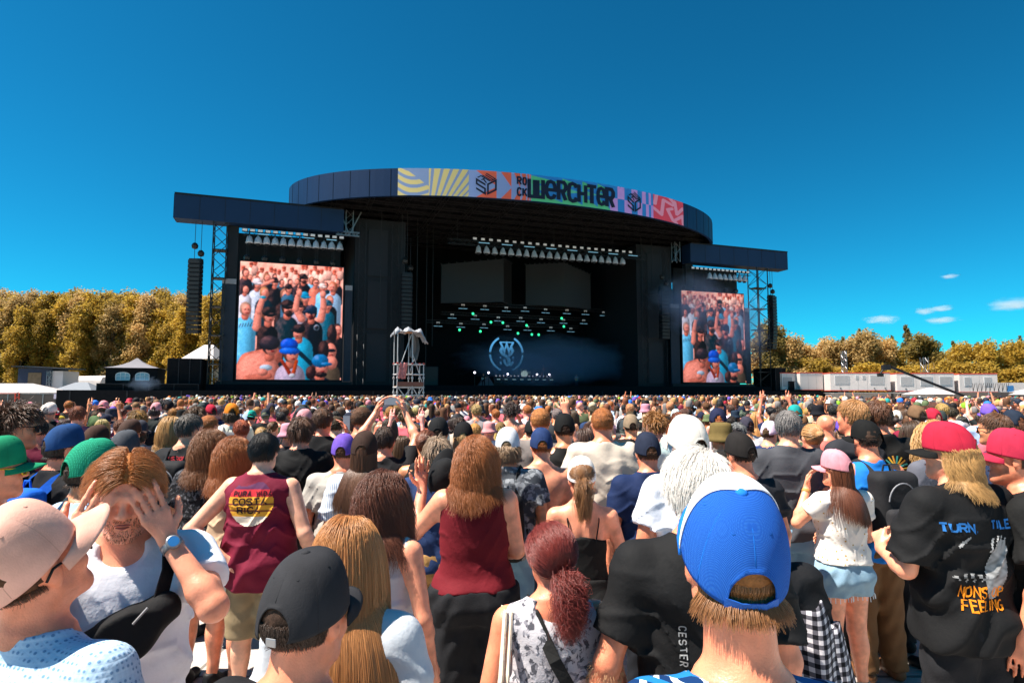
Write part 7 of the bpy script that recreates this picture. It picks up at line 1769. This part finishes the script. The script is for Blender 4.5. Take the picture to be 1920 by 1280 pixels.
person('woman with half-up copper hair and a sand top beside the maroon shirt', 441, 820, 4.25, rz=-.45, sex='f', g=.98, vox=.011, skin='pink', hair='wavy', hcol='ginger', nh=6000, hrad=.0009, hlen=.28, hseed=31, top='tank', tcol='c7a98c', bot='shorts', blen=.6, bcol='d8d2c8')
h = person('grey-haired man in a black tour shirt with a black backpack', 358, 777, 5.2, rz=-.1, hy=-.5, g=1.06, vox=.012, hair='short', hcol=(.09, .075, .065), nh=1600, hrad=.0018, tcol='17181b')
backpack(h['root'], 1.2, .46, .31, .15, (.016, .016, .018), 'black backpack on the grey-haired man in a tour shirt')
v2, f2 = glyphs('MISSION', -.10, 0, .028, .018, .008, .006); ink(h['root'], h['top'], v2, f2, 1.425, 'a3202c', 'lettering', .02)
h = person('man in a green mesh cap and pale blue shirt behind the raised hands', 176, 823, 2.95, rz=-.55, g=1.0, vox=.010, fine=True, skin='tan', hair='short', hcol='dark', nh=1800, cap='1d8f63', capmats=(pattern_mat('green_cap_mesh', 'mesh', (.008, .22, .12), (.03, .42, .26), scale=150), None), brim='2fae8a', capscale=1.08, top='tee', tcol='9fb4cc', loose=.02)
h = person('man in a blue cap and black shirt with a bright blue backpack', 124, 792, 3.85, rz=-.28, g=1.12, hy=-.4, vox=.011, fine=True, skin='red', hair='short', hcol='dark', nh=1400, cap='1c3f6e', brim='222a33', top='tee', tcol='15161a', loose=.024, glasses='101012')
backpack(h['root'], 1.215, .47, .32, .16, srgb('1560c8'), 'bright blue backpack with silver piping on a black shirt', srgb('1c78e0'), y0=-.16)
person('curly-haired man in sunglasses and black shirt in profile near the picture edge', 34, 764, 3.95, rz=-1.0, g=1.02, vox=.011, fine=True, skin='tan', hair='curly', hcol=(.10, .045, .022), nh=2600, hrad=.0018, top='tee', tcol='141418', loose=.02, glasses='0e0e10')
person('man in a green cap with yellow sunglasses cut off by the picture edge', -2, 814, 2.75, rz=-1.0, g=1.0, vox=.011, fine=True, skin='red', hair='short', hcol='dark', nh=900, cap='15805a', top='tee', tcol='3c5a52', glasses='d8a81c')
person('man in a slate grey cap directly above the copper-haired man', 236, 804, 4.35, rz=-.1, g=1.05, vox=.012, skin='tan', hair='crop', hcol='black', nh=700, cap='474a50', tcol='1e2a44')
# 28-36
h = person('man with curly grey-blond hair, white cap and grey camouflage shirt', 952, 799, 4.5, rz=-.08, g=1.1, vox=.011, skin='tan', hair='curly', hcol=(.30, .19, .11), nh=2600, hrad=.0018, cap='d2d2d6', top='tee', tmat=pattern_mat('grey_camo', 'camo', srgb('5d6166'), srgb('8b8f94'), srgb('3c4046'), scale=13), loose=.024, bmat=JEANS, bloose=.02)
backpack(h['root'], 1.12, .46, .27, .16, (.010, .010, .011), 'black backpack slung on one shoulder over grey camouflage', side=1)
person('shirtless man in a navy cap with a white front', 1015, 800, 4.75, rz=.04, g=1.0, vox=.011, skin='pink', hair='crop', hcol='ginger', nh=900, cap='24365e', top=None, bot='shorts', blen=.5, bcol='3a4a5c')
h = person('broad man in a plain beige shirt', 1129, 765, 5.05, rz=.0, g=1.26, vox=.012, skin='red', hair='crop', hcol='ginger', nh=1500, hrad=.0011, tcol='cdbfae', loose=.026, amp=.010, bcol='5c564c', bot='shorts', blen=.5)
h31 = person('man in a navy racing shirt with white sponsor marks and a navy cap', 1213, 808, 4.25, rz=.08, g=1.1, vox=.011, skin='red', hair='crop', hcol='brown', nh=900, cap='23293a', brim='23293a', top='tee', tcol='14264a', loose=.022, sleeve=.7, bcol='1a1c22')
for tx, zz, x0, hh, ww, th in (('HONDA', 1.452, -.045, .013, .013, .0035), ('RED', 1.275, -.085, .030, .022, .008), ('BULL', 1.275, .02, .030, .018, .008), ('M', 1.215, -.06, .030, .022, .008)):
    v2, f2 = glyphs(tx, x0, 0, hh, ww, .007, th); ink(h31['root'], h31['top'], v2, f2, zz, 'e6e9ee', 'lettering', .0)
v2, f2 = stroke2d([(-.02, .012), (-.012, 0), (0, .006), (.012, 0), (.02, .012)], .008); ink(h31['root'], h31['top'], v2, f2, 1.40, 'e6e9ee', 'wing_mark')
V_, F_ = [], []
for st, th in (([(-.075, -.005), (-.05, .02), (-.01, .03), (.03, .034), (.06, .015)], .030), ([(.055, .01), (.07, -.015), (.05, -.03)], .012), ([(-.06, .0), (-.085, -.025)], .010), ([(-.02, .015), (-.035, -.02)], .011), ([(.02, .02), (.03, -.015)], .010), ([(-.072, .012), (-.09, .022)], .006)):
    v, f = stroke2d(st, th); n = len(V_); V_ += v; F_ += [tuple(i + n for i in q) for q in f]
ink(h31['root'], h31['top'], V_, F_, 1.335, 'e6e9ee', 'bull_mark')
ln = empty('striped_cloth', spot(1178, 1010, 4.3), 0); tag(ln, 'red and white striped cloth hanging at the racing shirt', 'cloth'); rag(8, 10, lambda u, v, r: (-.06 + .13 * u, .02 * math.sin(u * 8), .1 - .24 * v), 'cloth', pattern_mat('red_white', 'stripe', srgb('c03040'), srgb('e8e0e0'), scale=24), ln, .02)
person('man in a large cream cap and white shirt behind the white-haired person', 1287, 781, 3.4, rz=.12, hy=.2, g=1.15, vox=.011, skin='red', hair='short', hcol='dark', nh=1600, cap='e2d8cc', capscale=1.12, cappitch=.12, tcol='e6e9f2', loose=.02)
person('man in a worn black leather cap and black shirt', 1386, 808, 3.95, rz=.22, hy=.2, g=1.08, vox=.011, skin='red', hair='crop', hcol='dark', nh=900, cap='23201f', top='tee', tcol='25262b', loose=.022)
person('person in an olive bucket hat', 1350, 787, 5.15, rz=.3, g=1.0, vox=.012, skin='tan', hair='crop', hcol='brown', nh=500, hat=('bucket', '6b5a34'), tcol='3a3f4a')
person('tall blond man without a hat above the black cap', 1596, 750, 4.95, rz=.35, hy=.2, g=1.05, vox=.012, fine=True, skin='red', hair='short', hcol=(.45, .22, .08), nh=2200, hrad=.0017, tcol='2b2c31')
h = person('tall brown-haired man in a black shirt with a round sun emblem', 1642, 751, 5.0, rz=-.05, g=1.08, vox=.012, skin='red', hair='short', hcol=(.13, .05, .022), nh=1900, hrad=.0018, tcol='121315', loose=.024)
for k in range(18):
    a = 2 * math.pi * k / 18; v2, f2 = stroke2d([(.03 * math.cos(a), .03 * math.sin(a)), (.085 * math.cos(a), .085 * math.sin(a))], .011); ink(h['root'], h['top'], v2, f2, 1.31, ['d8a83a', '3f8f86', 'c98a3a'][k % 3], 'sun_ray', .03)
# 37-45
h = person('tousled brown-haired man in a black shirt between the grey shirts', 566, 784, 5.25, rz=.1, g=.98, vox=.012, skin='pink', hair='messy', hcol='brown', nh=1600, hrad=.002, tcol='131417')
h = person('brown-haired man in a black shirt filming with a phone at his shoulder', 606, 766, 6.0, rz=-.1, armR='phone', vox=.012, skin='red', hair='short', hcol='brown', nh=1500, hrad=.002, tcol='141518')
phone(h['root'].matrix_basis @ Matrix.Translation((.07, .44, 1.63)), 'phone held by the brown-haired man in black')
h = person('crop-haired man with glasses in front of the raised phone', 680, 763, 5.9, rz=-.3, hy=-.2, vox=.012, fine=True, skin='red', hair='crop', hcol='brown', nh=1500, top=None, glasses='1a1a1c')
h = person('dark-haired person in black holding a phone high with both arms', 722, 800, 5.1, rz=.02, armL='high', armR='high', vox=.011, skin='pink', hair='short', hcol='dark', nh=1200, hrad=.002, tcol='1b1b1e')
phone(h['root'].matrix_basis @ Matrix.Translation((.0, .36, 2.0)) @ Matrix.Rotation(math.pi / 2, 4, 'Y'), 'phone held high sideways above the crowd')
person('woman with a tattooed look in a black vest beside two black caps', 800, 806, 4.95, rz=-.1, sex='f', vox=.012, skin='tan', hair='bun', hcol='auburn', nh=1200, hrad=.002, top='tank', tcol='1a1a1d')
person('man in a black cap and charcoal shirt in front of the blonde', 822, 780, 5.35, rz=.05, g=1.1, vox=.012, skin='red', hair='crop', hcol='dark', nh=600, cap='1a1b1d', tcol='3b3d42')
person('woman with straight blond hair below a small black cap', 869, 789, 5.5, rz=.02, sex='f', vox=.012, skin='pink', hair='long', hcol=(.52, .33, .15), nh=1500, hrad=.002, hlen=.32, cap='161618', tcol='c98a80', top='tank')
person('ginger man raising his right fist', 1013, 765, 5.7, rz=.0, g=1.12, armR=((.30, .10, 1.48), (.24, .16, 1.74), (-.1, .05, 1), (0, 1, 0), .9), vox=.012, skin='pink', hair='crop', hcol=(.45, .17, .05), nh=1400, hrad=.0014, tcol='77706c')
person('man in a black cap and black shirt behind the raised fist', 1058, 773, 5.4, rz=0, g=1.08, vox=.012, skin='tan', hair='crop', hcol='dark', nh=600, cap='141416', tcol='121214')
person('woman with a small blond bun in a dark blue top', 1521, 795, 5.3, rz=.05, sex='f', vox=.012, skin='pink', hair='bun', hcol=(.48, .25, .10), nh=1500, hrad=.002, top='tank', tcol='2a3d6e')
person('bald man in a coral shirt beside the blond bun', 1546, 778, 6.1, rz=.2, g=1.12, vox=.012, skin='red', tcol='d06a60')
person('woman with a straight blond bob in a grey striped shirt', 322, 781, 6.0, rz=0, sex='f', vox=.012, hair='bob', hcol='blond', nh=1800, hrad=.002, hlen=.24, tmat=pattern_mat('thin_grey_stripe', 'hstripe', srgb('a7a4a0'), srgb('6f6d6c'), scale=26))
person('crop-haired ginger person next to the grey-haired man', 393, 779, 6.2, rz=-.3, vox=.012, skin='pink', hair='crop', hcol='ginger', nh=1300, hrad=.0014, tcol='2b2c30')
person('person in a brown flat cap above the slate grey cap', 245, 784, 5.9, rz=-.3, vox=.012, skin='red', hair='crop', hcol='brown', nh=500, cap='4a3730', hole=False, tcol='30323a')
person('person in a brown flat cap left of the slate grey cap', 182, 795, 5.2, rz=-.4, vox=.012, skin='tan', hair='crop', hcol='brown', nh=500, cap='453029', hole=False, tcol='8a5040')
person('man with sunglasses in a navy shirt left of the red cap at the edge', 1862, 775, 5.0, rz=.7, vox=.012, fine=True, skin='tan', hair='short', hcol='brown', nh=1300, hrad=.002, tcol='24304a', glasses='101012')
person('woman with strawberry hair in a grey shirt behind the heavy man', 1745, 790, 4.6, rz=.3, sex='f', vox=.012, skin='pink', hair='wavy', hcol='blond', nh=1300, hrad=.002, hlen=.28, tcol='5a5c66')
h = person('man in a black shirt with a red word on his back', 1183, 775, 7.0, rz=0, g=1.1, vox=.014, skin='tan', hair='crop', hcol='dark', nh=500, cap='8a7660', tcol='131315')
v2, f2 = glyphs('SUM', -.12, 0, .075, .06, .02, .018); ink(h['root'], h['top'], v2, f2, 1.33, 'e0402c', 'lettering')
print('heroes', time.time() - T0)
# ------------------------------------------------------------------ the next rows: individuals from shared figures
rc = random.Random(21)
PP = []
for sex, g, aL, aR, hy, top in (('m', 1.0, 'down', 'down', 0, 'tee'), ('m', 1.0, 'fold', 'fold', .25, 'tee'), ('m', 1.2, 'down', 'down', -.2, 'tee'), ('m', 1.0, 'phone', 'phone', 0, 'tee'), ('m', 1.02, 'down', 'up', 0, 'tee'), ('m', 1.15, 'front', 'front', .4, 'tee'),
                                ('m', 1.0, 'hip', 'down', -.5, 'tank'), ('m', 1.05, 'down', 'face', .1, None), ('f', 1.0, 'down', 'down', 0, 'tee'), ('f', 1.0, 'fold', 'fold', -.3, 'tank'), ('f', 1.15, 'front', 'front', .3, 'tee'), ('f', .98, 'down', 'face', .2, 'tank'), ('f', 1.0, 'up', 'up', 0, 'tee'), ('m', 1.0, 'high', 'high', 0, 'tee')):
    B = make_body(sex, g, aL, aR, hy=hy, vox=.016)
    d = dict(sex=sex, HM=B['HM'], top=top, up=('up' in (aL, aR) or 'high' in (aL, aR)), ph=aL in ('phone', 'high'), aL=aL)
    d['body'] = person_mesh((B['V'], B['F']), 'body', SKIN)
    if top: d['shirt'] = person_mesh(make_top(B, top, vox=.017, seed=len(PP), amp=.011, loose=.022), 'shirt', CLOTH)
    d['legs'] = person_mesh(make_bottom(B, 'trousers', vox=.022, length=.07), 'trousers', CLOTH)
    PP.append(d)
HCOL = [('black', 'black-haired', .10), ('dark', 'dark-haired', .24), ('brown', 'brown-haired', .28), ('auburn', 'auburn-haired', .10), ('ginger', 'ginger-haired', .10), ('blond', 'blond', .12), ('grey', 'grey-haired', .06)]
CAPC = [('1a1a1d', 'black', 5), ('3a3c42', 'charcoal', 3), ('23293a', 'navy', 3), ('e0dcd6', 'white', 3), ('7a5a3c', 'brown', 2), ('b9a88c', 'sand', 3), ('b3253c', 'red', 1.2), ('d98a94', 'pink', 1), ('6b4fb0', 'purple', .7), ('86b52c', 'lime green', .5), ('1d8f8a', 'teal', .6), ('2a6fd0', 'blue', 1), ('5c6a48', 'olive', 2), ('d8741c', 'orange', .5)]
TOPC = [('131417', 'black', 7), ('2a2b30', 'charcoal', 3), ('e2e0e0', 'white', 8), ('8f8d8a', 'grey', 4), ('24365c', 'navy', 4), ('6f1830', 'maroon', 2), ('b9a68e', 'beige', 4), ('c8643c', 'rust orange', 1.5), ('9fb4cc', 'pale blue', 4), ('4a5a3c', 'olive', 2), ('c05a6a', 'rose', 3), ('c9a23a', 'mustard', 1), ('2a6a7a', 'teal', 1.5)]
def pick(L): return rc.choices(L, [x[-1] for x in L])[0]
MARK = [(0, 'below the red banner'), (60, 'below the white marquee'), (120, 'below the white trailer'), (200, 'below the black tent'), (300, 'below the low black enclosure'), (380, 'below the hanging speaker'), (450, 'below the left edge of the large screen'), (550, 'below the large screen'), (650, 'below the right edge of the large screen'), (740, 'left of the scaffold tower'), (800, 'below the scaffold tower'), (900, 'below the guitarist with the white lamps'), (960, 'below the round emblem'), (1050, 'below the drum riser'), (1140, 'below the yellow guitar'), (1230, 'below the dark stage end'), (1300, 'below the left edge of the hazy screen'), (1400, 'below the hazy screen'), (1480, 'below the far lattice tower'), (1560, 'below the blank cabin'), (1660, 'below the cabin with vents'), (1760, 'below the camera crane'), (1850, 'below the stacked frames'), (2050, 'below the refrigerated trailer')]
def landmark(px):
    for p, n in MARK:
        if px <= p: return n
    return MARK[-1][1]
used = set(); NMID = 0; NBP = 0; BP0 = None
def clear(x, y, d): return all((x - a) ** 2 + (y - b) ** 2 > d * d for a, b in OCC)
cells = []
y = 4.9
while y < 15.2:
    dx = .62 + .008 * y; x = -.92 * y - .3
    while x < .92 * y + .3: cells.append((x + rc.uniform(-.2, .2), y + rc.uniform(-.24, .24))); x += dx
    y += .60 + .012 * y
def blocks_hero(x, y): return False
for (x, y) in cells:
    if NMID >= 242: break
    if y < 6.6 and rc.random() < .22: continue
    if not clear(x, y, .50) or abs(x) > .865 * y + .25: continue
    for tries in range(60):
        P = rc.choice(PP[:3] * 14 + PP[5:8] * 6 + PP[8:12] * 9 + PP[3:5] + PP[12:14]) if y > 6 else rc.choice(PP[:3] + PP[1:3] + PP[8:10])
        hc, hn, _ = pick(HCOL); cc = pick(CAPC) if rc.random() < .38 else None; tc_ = pick(TOPC); lm = landmark(960 + 1150 * x / y)
        hs = rc.choice(['long', 'wavy', 'bob', 'pony', 'bun', 'long']) if P['sex'] == 'f' else rc.choice(['crop'] * 4 + ['short'] * 5 + ['messy', 'curly'] + (['bald'] if y > 7 else []))
        hatk = 'bucket hat' if (cc and rc.random() < .16) else 'cap'
        a = f'{cc[1]} {hatk}' if cc else {'long': 'long', 'wavy': 'wavy', 'bob': 'bobbed', 'pony': 'tied-back', 'bun': 'bunned', 'crop': 'cropped', 'short': 'short', 'messy': 'messy', 'curly': 'curly', 'bald': 'shaved'}[hs] + (' ' + {'blond': 'blond', 'grey': 'grey'}.get(hc, hc) + ' hair' if hs != 'bald' else ' head')
        b = f'{tc_[1]} shirt' if P['top'] == 'tee' else (f'{tc_[1]} vest' if P['top'] else 'bare back')
        act = ', arms raised' if P['up'] else (', filming' if P['ph'] else '')
        lab = f'person with {a} and {b} {lm}{act}'
        if lab not in used and len(lab.split()) <= 16: break
    else: continue
    used.add(lab); NMID += 1; OCC.append((x, y))
    sc = rc.uniform(.90, 1.035) * (.945 if P['sex'] == 'f' else 1.0)
    r = empty('person', (x, y, 0), rc.gauss(0, .28) - .35 * x / max(4, y), sc); tag(r, lab, 'person', 'people in the rows behind the nearest')
    sk = SK[rc.choice(['fair', 'pink', 'tan', 'pale', 'red', 'pink', 'red', 'fair'])]; sk = tuple(v * rc.uniform(.85, 1.1) for v in sk)
    link('body', P['body'], None, r, sk)
    if P['top']: link('shirt' if P['top'] == 'tee' else 'vest', P['shirt'], None, r, tuple(v * rc.uniform(.85, 1.15) for v in srgb(tc_[0])))
    link('trousers', P['legs'], None, r, srgb(rc.choice(['25262b', '3a4a5c', '5c564c', '17181b', '6a5a44'])))
    far = y > 8.5
    hcv = tuple(v * rc.uniform(.75, 1.25) for v in HR[hc])
    if hs != 'bald': put_hair(r, P['HM'], hcv, hs, 420 if far else 800, .0036 if far else .0024, 100 + (rc.randrange(2)), under_cap=bool(cc), thick=.001 if cc else .006)
    if cc:
        c_ = tuple(v * rc.uniform(.85, 1.2) for v in srgb(cc[0]))
        if hatk == 'cap': put_cap(r, P['HM'], c_, None, rc.random() < .15, rc.uniform(-.2, .2), 1)
        else:
            if 'bucket' not in CAPD: CAPD['bucket'] = bucket_mesh(); CAPD['bucket'].materials.append(CAPM)
            h = bpy.data.objects.new('hat', CAPD['bucket']); COL.objects.link(h); h.parent = r; h.matrix_local = P['HM']; h.color = (*c_, 1)
    if P['top'] == 'tee' and P['aL'] == 'down' and P['sex'] == 'm' and NBP < 14 and rc.random() < .22:
        NBP += 1; bc = rc.choice([((.015, .015, .017), 'black'), ((.03, .05, .10), 'navy'), ((.06, .065, .04), 'olive'), ((.12, .12, .13), 'grey')]); lb = f'{bc[1]} backpack worn with {a} {lm}'
        if BP0 is None: BP0 = backpack(r, 1.22, .44, .30, .15, bc[0], lb, y0=-.15); bpk = BP0
        else: bpk = copy_tree(BP0); bpk.location = r.location; bpk.rotation_euler = r.rotation_euler; bpk.scale = r.scale
        tag(bpk, lb, 'backpack', 'backpacks in the crowd')
        for ch in bpk.children:
            if not ch.name.startswith('zip'): ch.color = (*bc[0], 1)
    if P['ph']:
        z, yy = (1.64, .45) if P['aL'] == 'phone' else (2.0, .36)
        phone(r.matrix_basis @ Matrix.Translation((0, yy, z)), f'phone of the person with {a} {lm}', 'phones held up in the crowd')
YMAX = max(b for a, b in OCC)
print('mid', NMID, 'reach', YMAX, time.time() - T0)
# ------------------------------------------------------------------ the mass of the crowd farther off: one object
def figure(seg, rings, pose, female, hat):
    """low figure as vertex, face, slot arrays; slots 0 skin 1 shirt 2 trousers 3 hair or hat"""
    V = []; Fc = []; Sl = []
    def tube(secs, n, slot, cap0=True, cap1=True):
        b = len(V)
        for (cx, cy, cz, rx, ry) in secs:
            for k in range(n): t = 2 * math.pi * k / n; V.append((cx + rx * math.cos(t), cy + ry * math.sin(t), cz))
        for i in range(len(secs) - 1):
            for k in range(n): Fc.append((b + i * n + k, b + i * n + (k + 1) % n, b + (i + 1) * n + (k + 1) % n, b + (i + 1) * n + k)); Sl.append(slot)
        if cap1:
            m = b + (len(secs) - 1) * n
            for k in range(0, n - 2, 2): Fc.append((m, m + k + 1, m + k + 2, m + (k + 3) % n if k + 3 < n else m + k + 2)); Sl.append(slot)
    sw = .17 if female else .195; n = seg
    tube([(0, 0, .85, .17, .11), (0, 0, 1.05, .165, .115), (0, 0, 1.25, .185, .125), (0, 0, 1.40, sw, .115), (0, -.015, 1.47, .12, .08), (0, -.02, 1.52, .055, .055)], n, 1, False, False)
    tube([(0, -.02, 1.46, .058, .058), (0, -.01, 1.56, .052, .055)], max(5, n - 3), 0, False, False)
    hz = [-.115, -.08, -.02, .04, .085, .113]; hr = [.03, .058, .073, .076, .056, .012]
    tube([(0, .02 + (.01 if z < 0 else -.01), 1.655 + z, r, r * 1.18) for z, r in zip(hz, hr)], n, 0, False, True)
    if hat == 1:
        tube([(0, .0, 1.655 + z, r, r * 1.16) for z, r in ((.0, .083), (.05, .085), (.095, .072), (.125, .03), (.131, .004))], n, 3, False, True)
        b = len(V); V.extend([(-.08, .06, 1.668), (.08, .06, 1.668), (.06, .165, 1.655), (-.06, .165, 1.655)]); Fc.append((b, b + 1, b + 2, b + 3)); Sl.append(3)
    elif hat == 2: tube([(0, 0, 1.655 + z, r, r * 1.12) for z, r in ((-.005, .14), (.03, .10), (.10, .09), (.13, .06), (.135, .004))], n, 3, False, True)
    else:
        lo = -.30 if female else -.04
        tube([(0, -.03, 1.655 + z, r, r * 1.1) for z, r in (((lo, .07), (lo * .5, .088)) if female else ()) + ((-.04, .074), (.03, .083), (.085, .071), (.113, .043), (.122, .004))], n, 3, False, True)
    for s in (-1, 1):
        if pose == 1: pts = [(s * sw, 0, 1.43), (s * .26, .05, 1.68), (s * .22, .12, 1.95), (s * .2, .13, 2.06)]
        elif pose == 2: pts = [(s * sw, 0, 1.43), (s * .25, .14, 1.22), (s * .08, .36, 1.50), (s * .05, .38, 1.60)]
        else: pts = [(s * sw, 0, 1.42), (s * .255, -.02, 1.16), (s * .25, .06, .92), (s * .25, .08, .80)]
        mb = MB().path(pts, [.055, .042, .03, .03], 5); b = len(V); V.extend([tuple(v) for v in mb.v])
        for f in mb.f:
            if len(f) == 4: Fc.append(tuple(i + b for i in f)); Sl.append(1 if min(f) < 5 else 0)
    for s in (-1, 1): tube([(s * .1, 0, .02, .06, .08), (s * .095, 0, .5, .065, .075), (s * .085, 0, .9, .088, .1)], 5, 2, False, False)
    return np.array(V), np.array(Fc), np.array(Sl)
def hash_slot(v, f, s):
    o = np.zeros(len(v), int); o[f.ravel()] = np.repeat(s, 4); return o
NEARV = [figure(10, 1, p, fm, h) for p, fm, h in ((0, 0, 0), (0, 0, 1), (0, 1, 0), (0, 0, 2), (1, 0, 0), (2, 0, 1), (0, 1, 1), (2, 1, 0))]
FARV = [figure(6, 1, p, fm, h) for p, fm, h in ((0, 0, 0), (0, 0, 1), (0, 1, 0), (0, 0, 2), (1, 0, 0), (2, 0, 0))]
rn = np.random.RandomState(8); AV, AF, AC = [], [], []; base = 0; ncr = 0
hcols = np.array([HR[h] for h in ('black', 'dark', 'dark', 'brown', 'brown', 'auburn', 'ginger', 'blond', 'grey')]); capl = [np.array(srgb(c[0])) for c in CAPC]; capw = np.array([c[2] for c in CAPC], float); capw /= capw.sum(); topl = [np.array(srgb(c[0])) for c in TOPC]; topw = np.array([c[2] for c in TOPC], float); topw /= topw.sum()
skl = np.array([SK[k] for k in ('fair', 'pink', 'tan', 'pale', 'red', 'pink')]); stage_in = SM.inverted()
y = YMAX - 4.2
tower = Vector((-7.35, 43))
while y < 88:
    dx = .60 + .004 * y; x = -.90 * y - .5
    while x < .90 * y + .5:
        X = x + rn.uniform(-.30, .30); Y = y + rn.uniform(-.32, .32); x += dx
        if Y < YMAX + .6 and not clear(X, Y, .52): continue
        q = stage_in @ Vector((X, Y, 0))
        if q.y > -4.9 or (X < -39 and Y > 59) or (q.x > 46 and Y > 73) or (X > 40 and Y > 74 - (X - 40) * .0): continue
        pxx = 960 + 1150 * X / Y
        if Y > float(np.interp(pxx, [190, 215, 330, 420, 1480, 1560], [15, 22, 36, 90, 90, 40])) + rn.uniform(-2, 2): continue
        if (Vector((X, Y)) - tower).length < 2.6 or (abs(X - 37.5) < 1 and abs(Y - 51) < 1): continue
        if Y > 46 and rn.rand() < .30: continue
        near = Y < 25; L = NEARV if near else FARV
        u = rn.rand(); vi = (rn.choice(8, p=[.33, .28, .22, .05, .005, .015, .08, .02]) if near else rn.choice(6, p=[.36, .34, .24, .05, .004, .006]))
        v, f, s = L[vi]; sc = rn.uniform(.89, 1.07) * (.94 if vi in (2, 6, 7) and near else 1); a = rn.normal(0, .5); c_, s_ = math.cos(a), math.sin(a)
        w = np.stack([(v[:, 0] * c_ - v[:, 1] * s_) * sc + X, (v[:, 0] * s_ + v[:, 1] * c_) * sc + Y, v[:, 2] * sc], 1)
        vs_ = hash_slot(v, f, s); hatted = (vi in (1, 3, 5, 6)) if near else (vi in (1, 3))
        pal = np.stack([skl[rn.randint(6)] * rn.uniform(.8, 1.1), topl[rn.choice(len(topl), p=topw)] * rn.uniform(.8, 1.15), np.array(srgb('2a2c33')), (capl[rn.choice(len(capl), p=capw)] if hatted else hcols[rn.randint(9)]) * rn.uniform(.8, 1.2)])
        AV.append(w); AF.append(f + base); AC.append(pal[vs_]); base += len(v); ncr += 1
    y += .62 + .004 * y
me = raw_mesh('crowd', np.concatenate(AV), np.concatenate(AF), True); set_col(me, np.concatenate(AC))
o = link('crowd', me, attr_mat('crowd_cloth', .7, .25)); tag(o, 'packed festival crowd stretching to the stage front', 'crowd', kind='stuff')
print('crowd', ncr, len(me.polygons), time.time() - T0)

# ------------------------------------------------------------------ musicians on stage
GOLD = mat('yellow_guitar', (.75, .6, .03), .3); REDG = mat('red_guitar', (.3, .05, .04), .3); PALEG = mat('pale_guitar', (.5, .5, .5), .3)
def musician(s, w, z, rz, label, tc, gm, glabel, wide=.11, sc=1.0):
    B = make_body('m', 1.0, ((.27, .02, 1.16), (.26, .20, 1.22), (.2, .5, .5), (0, -1, 0), .6), ((.28, -.02, 1.15), (.08, .20, 1.06), (-.8, .2, -.2), (0, -1, 0), .6), vox=.02, stance=wide)
    r = stage_empty('musician', s, w, z, rz); tag(r, label, 'person', 'band on stage'); r.scale = (sc,) * 3
    link('body', person_mesh((B['V'], B['F']), 'body', SKIN), None, r, SK['fair']); link('shirt', person_mesh(make_top(B, 'tee', vox=.02), 'shirt', CLOTH), None, r, srgb(tc)); link('trousers', person_mesh(make_bottom(B, vox=.022), 'trousers', CLOTH), None, r, srgb('1a2a3c' if gm is GOLD else '141418'))
    put_hair(r, B['HM'], HR['dark'], 'short', 420, .0036, 100)
    gt = stage_empty('electric_guitar', s, w, z, rz); tag(gt, glabel, 'guitar'); gt.scale = (sc,) * 3
    Mg = Matrix.Translation((.08, .22, 1.08)) @ Matrix.Rotation(.5, 4, 'Y')
    mb = MB(); pts = [(.20, .02), (.16, .13), (.04, .11), (-.06, .15), (-.12, .06), (-.11, -.06), (-.05, -.14), (.04, -.10), (.16, -.14), (.21, -.05)]; n = len(pts)
    mb.add([Mg @ Vector((x, -.02, zz)) for x, zz in pts] + [Mg @ Vector((x, .03, zz)) for x, zz in pts], [tuple(range(n))[::-1], tuple(range(n, 2 * n))] + [(i, (i + 1) % n, n + (i + 1) % n, n + i) for i in range(n)])
    mb.build('guitar_body', gm, gt); MB().box(-.72, -.10, .03, .05, -.022, .022, Mg).box(-.86, -.72, .025, .05, -.04, .04, Mg).build('neck', mat('guitar_neck', (.25, .15, .08), .5), gt)
musician(-.9, 9.2, 3.0, math.pi - .3, 'guitarist in a dark shirt beside the grey covered amplifier', '1a1a20', PALEG, 'pale guitar held beside the covered amplifier', .16)
musician(8.5, 10.4, 4.42, math.pi + .4, 'guitarist standing wide-legged on the drum riser', '141416', REDG, 'dark red guitar played on the drum riser', .34)
musician(12.9, 8.6, 3.0, math.pi, 'guitarist in a white shirt with a yellow guitar', 'cfd6dc', GOLD, 'yellow guitar held by the guitarist in white')
B = make_body('m', 1.0, 'front', 'front', vox=.022); r = stage_empty('musician', 5.9, 12.6, 4.3, math.pi); r.scale = (.86,) * 3; tag(r, 'drummer half hidden behind the drum kit', 'person', 'band on stage'); link('body', person_mesh((B['V'], B['F']), 'body', SKIN), None, r, SK['fair']); link('shirt', person_mesh(make_top(B, 'tee', vox=.022), 'shirt', CLOTH), None, r, srgb('17171a')); link('trousers', person_mesh(make_bottom(B, vox=.024), 'trousers', CLOTH), None, r, srgb('17171a')); put_hair(r, B['HM'], HR['dark'], 'short', 420, .0036, 100)
print('done', time.time() - T0)
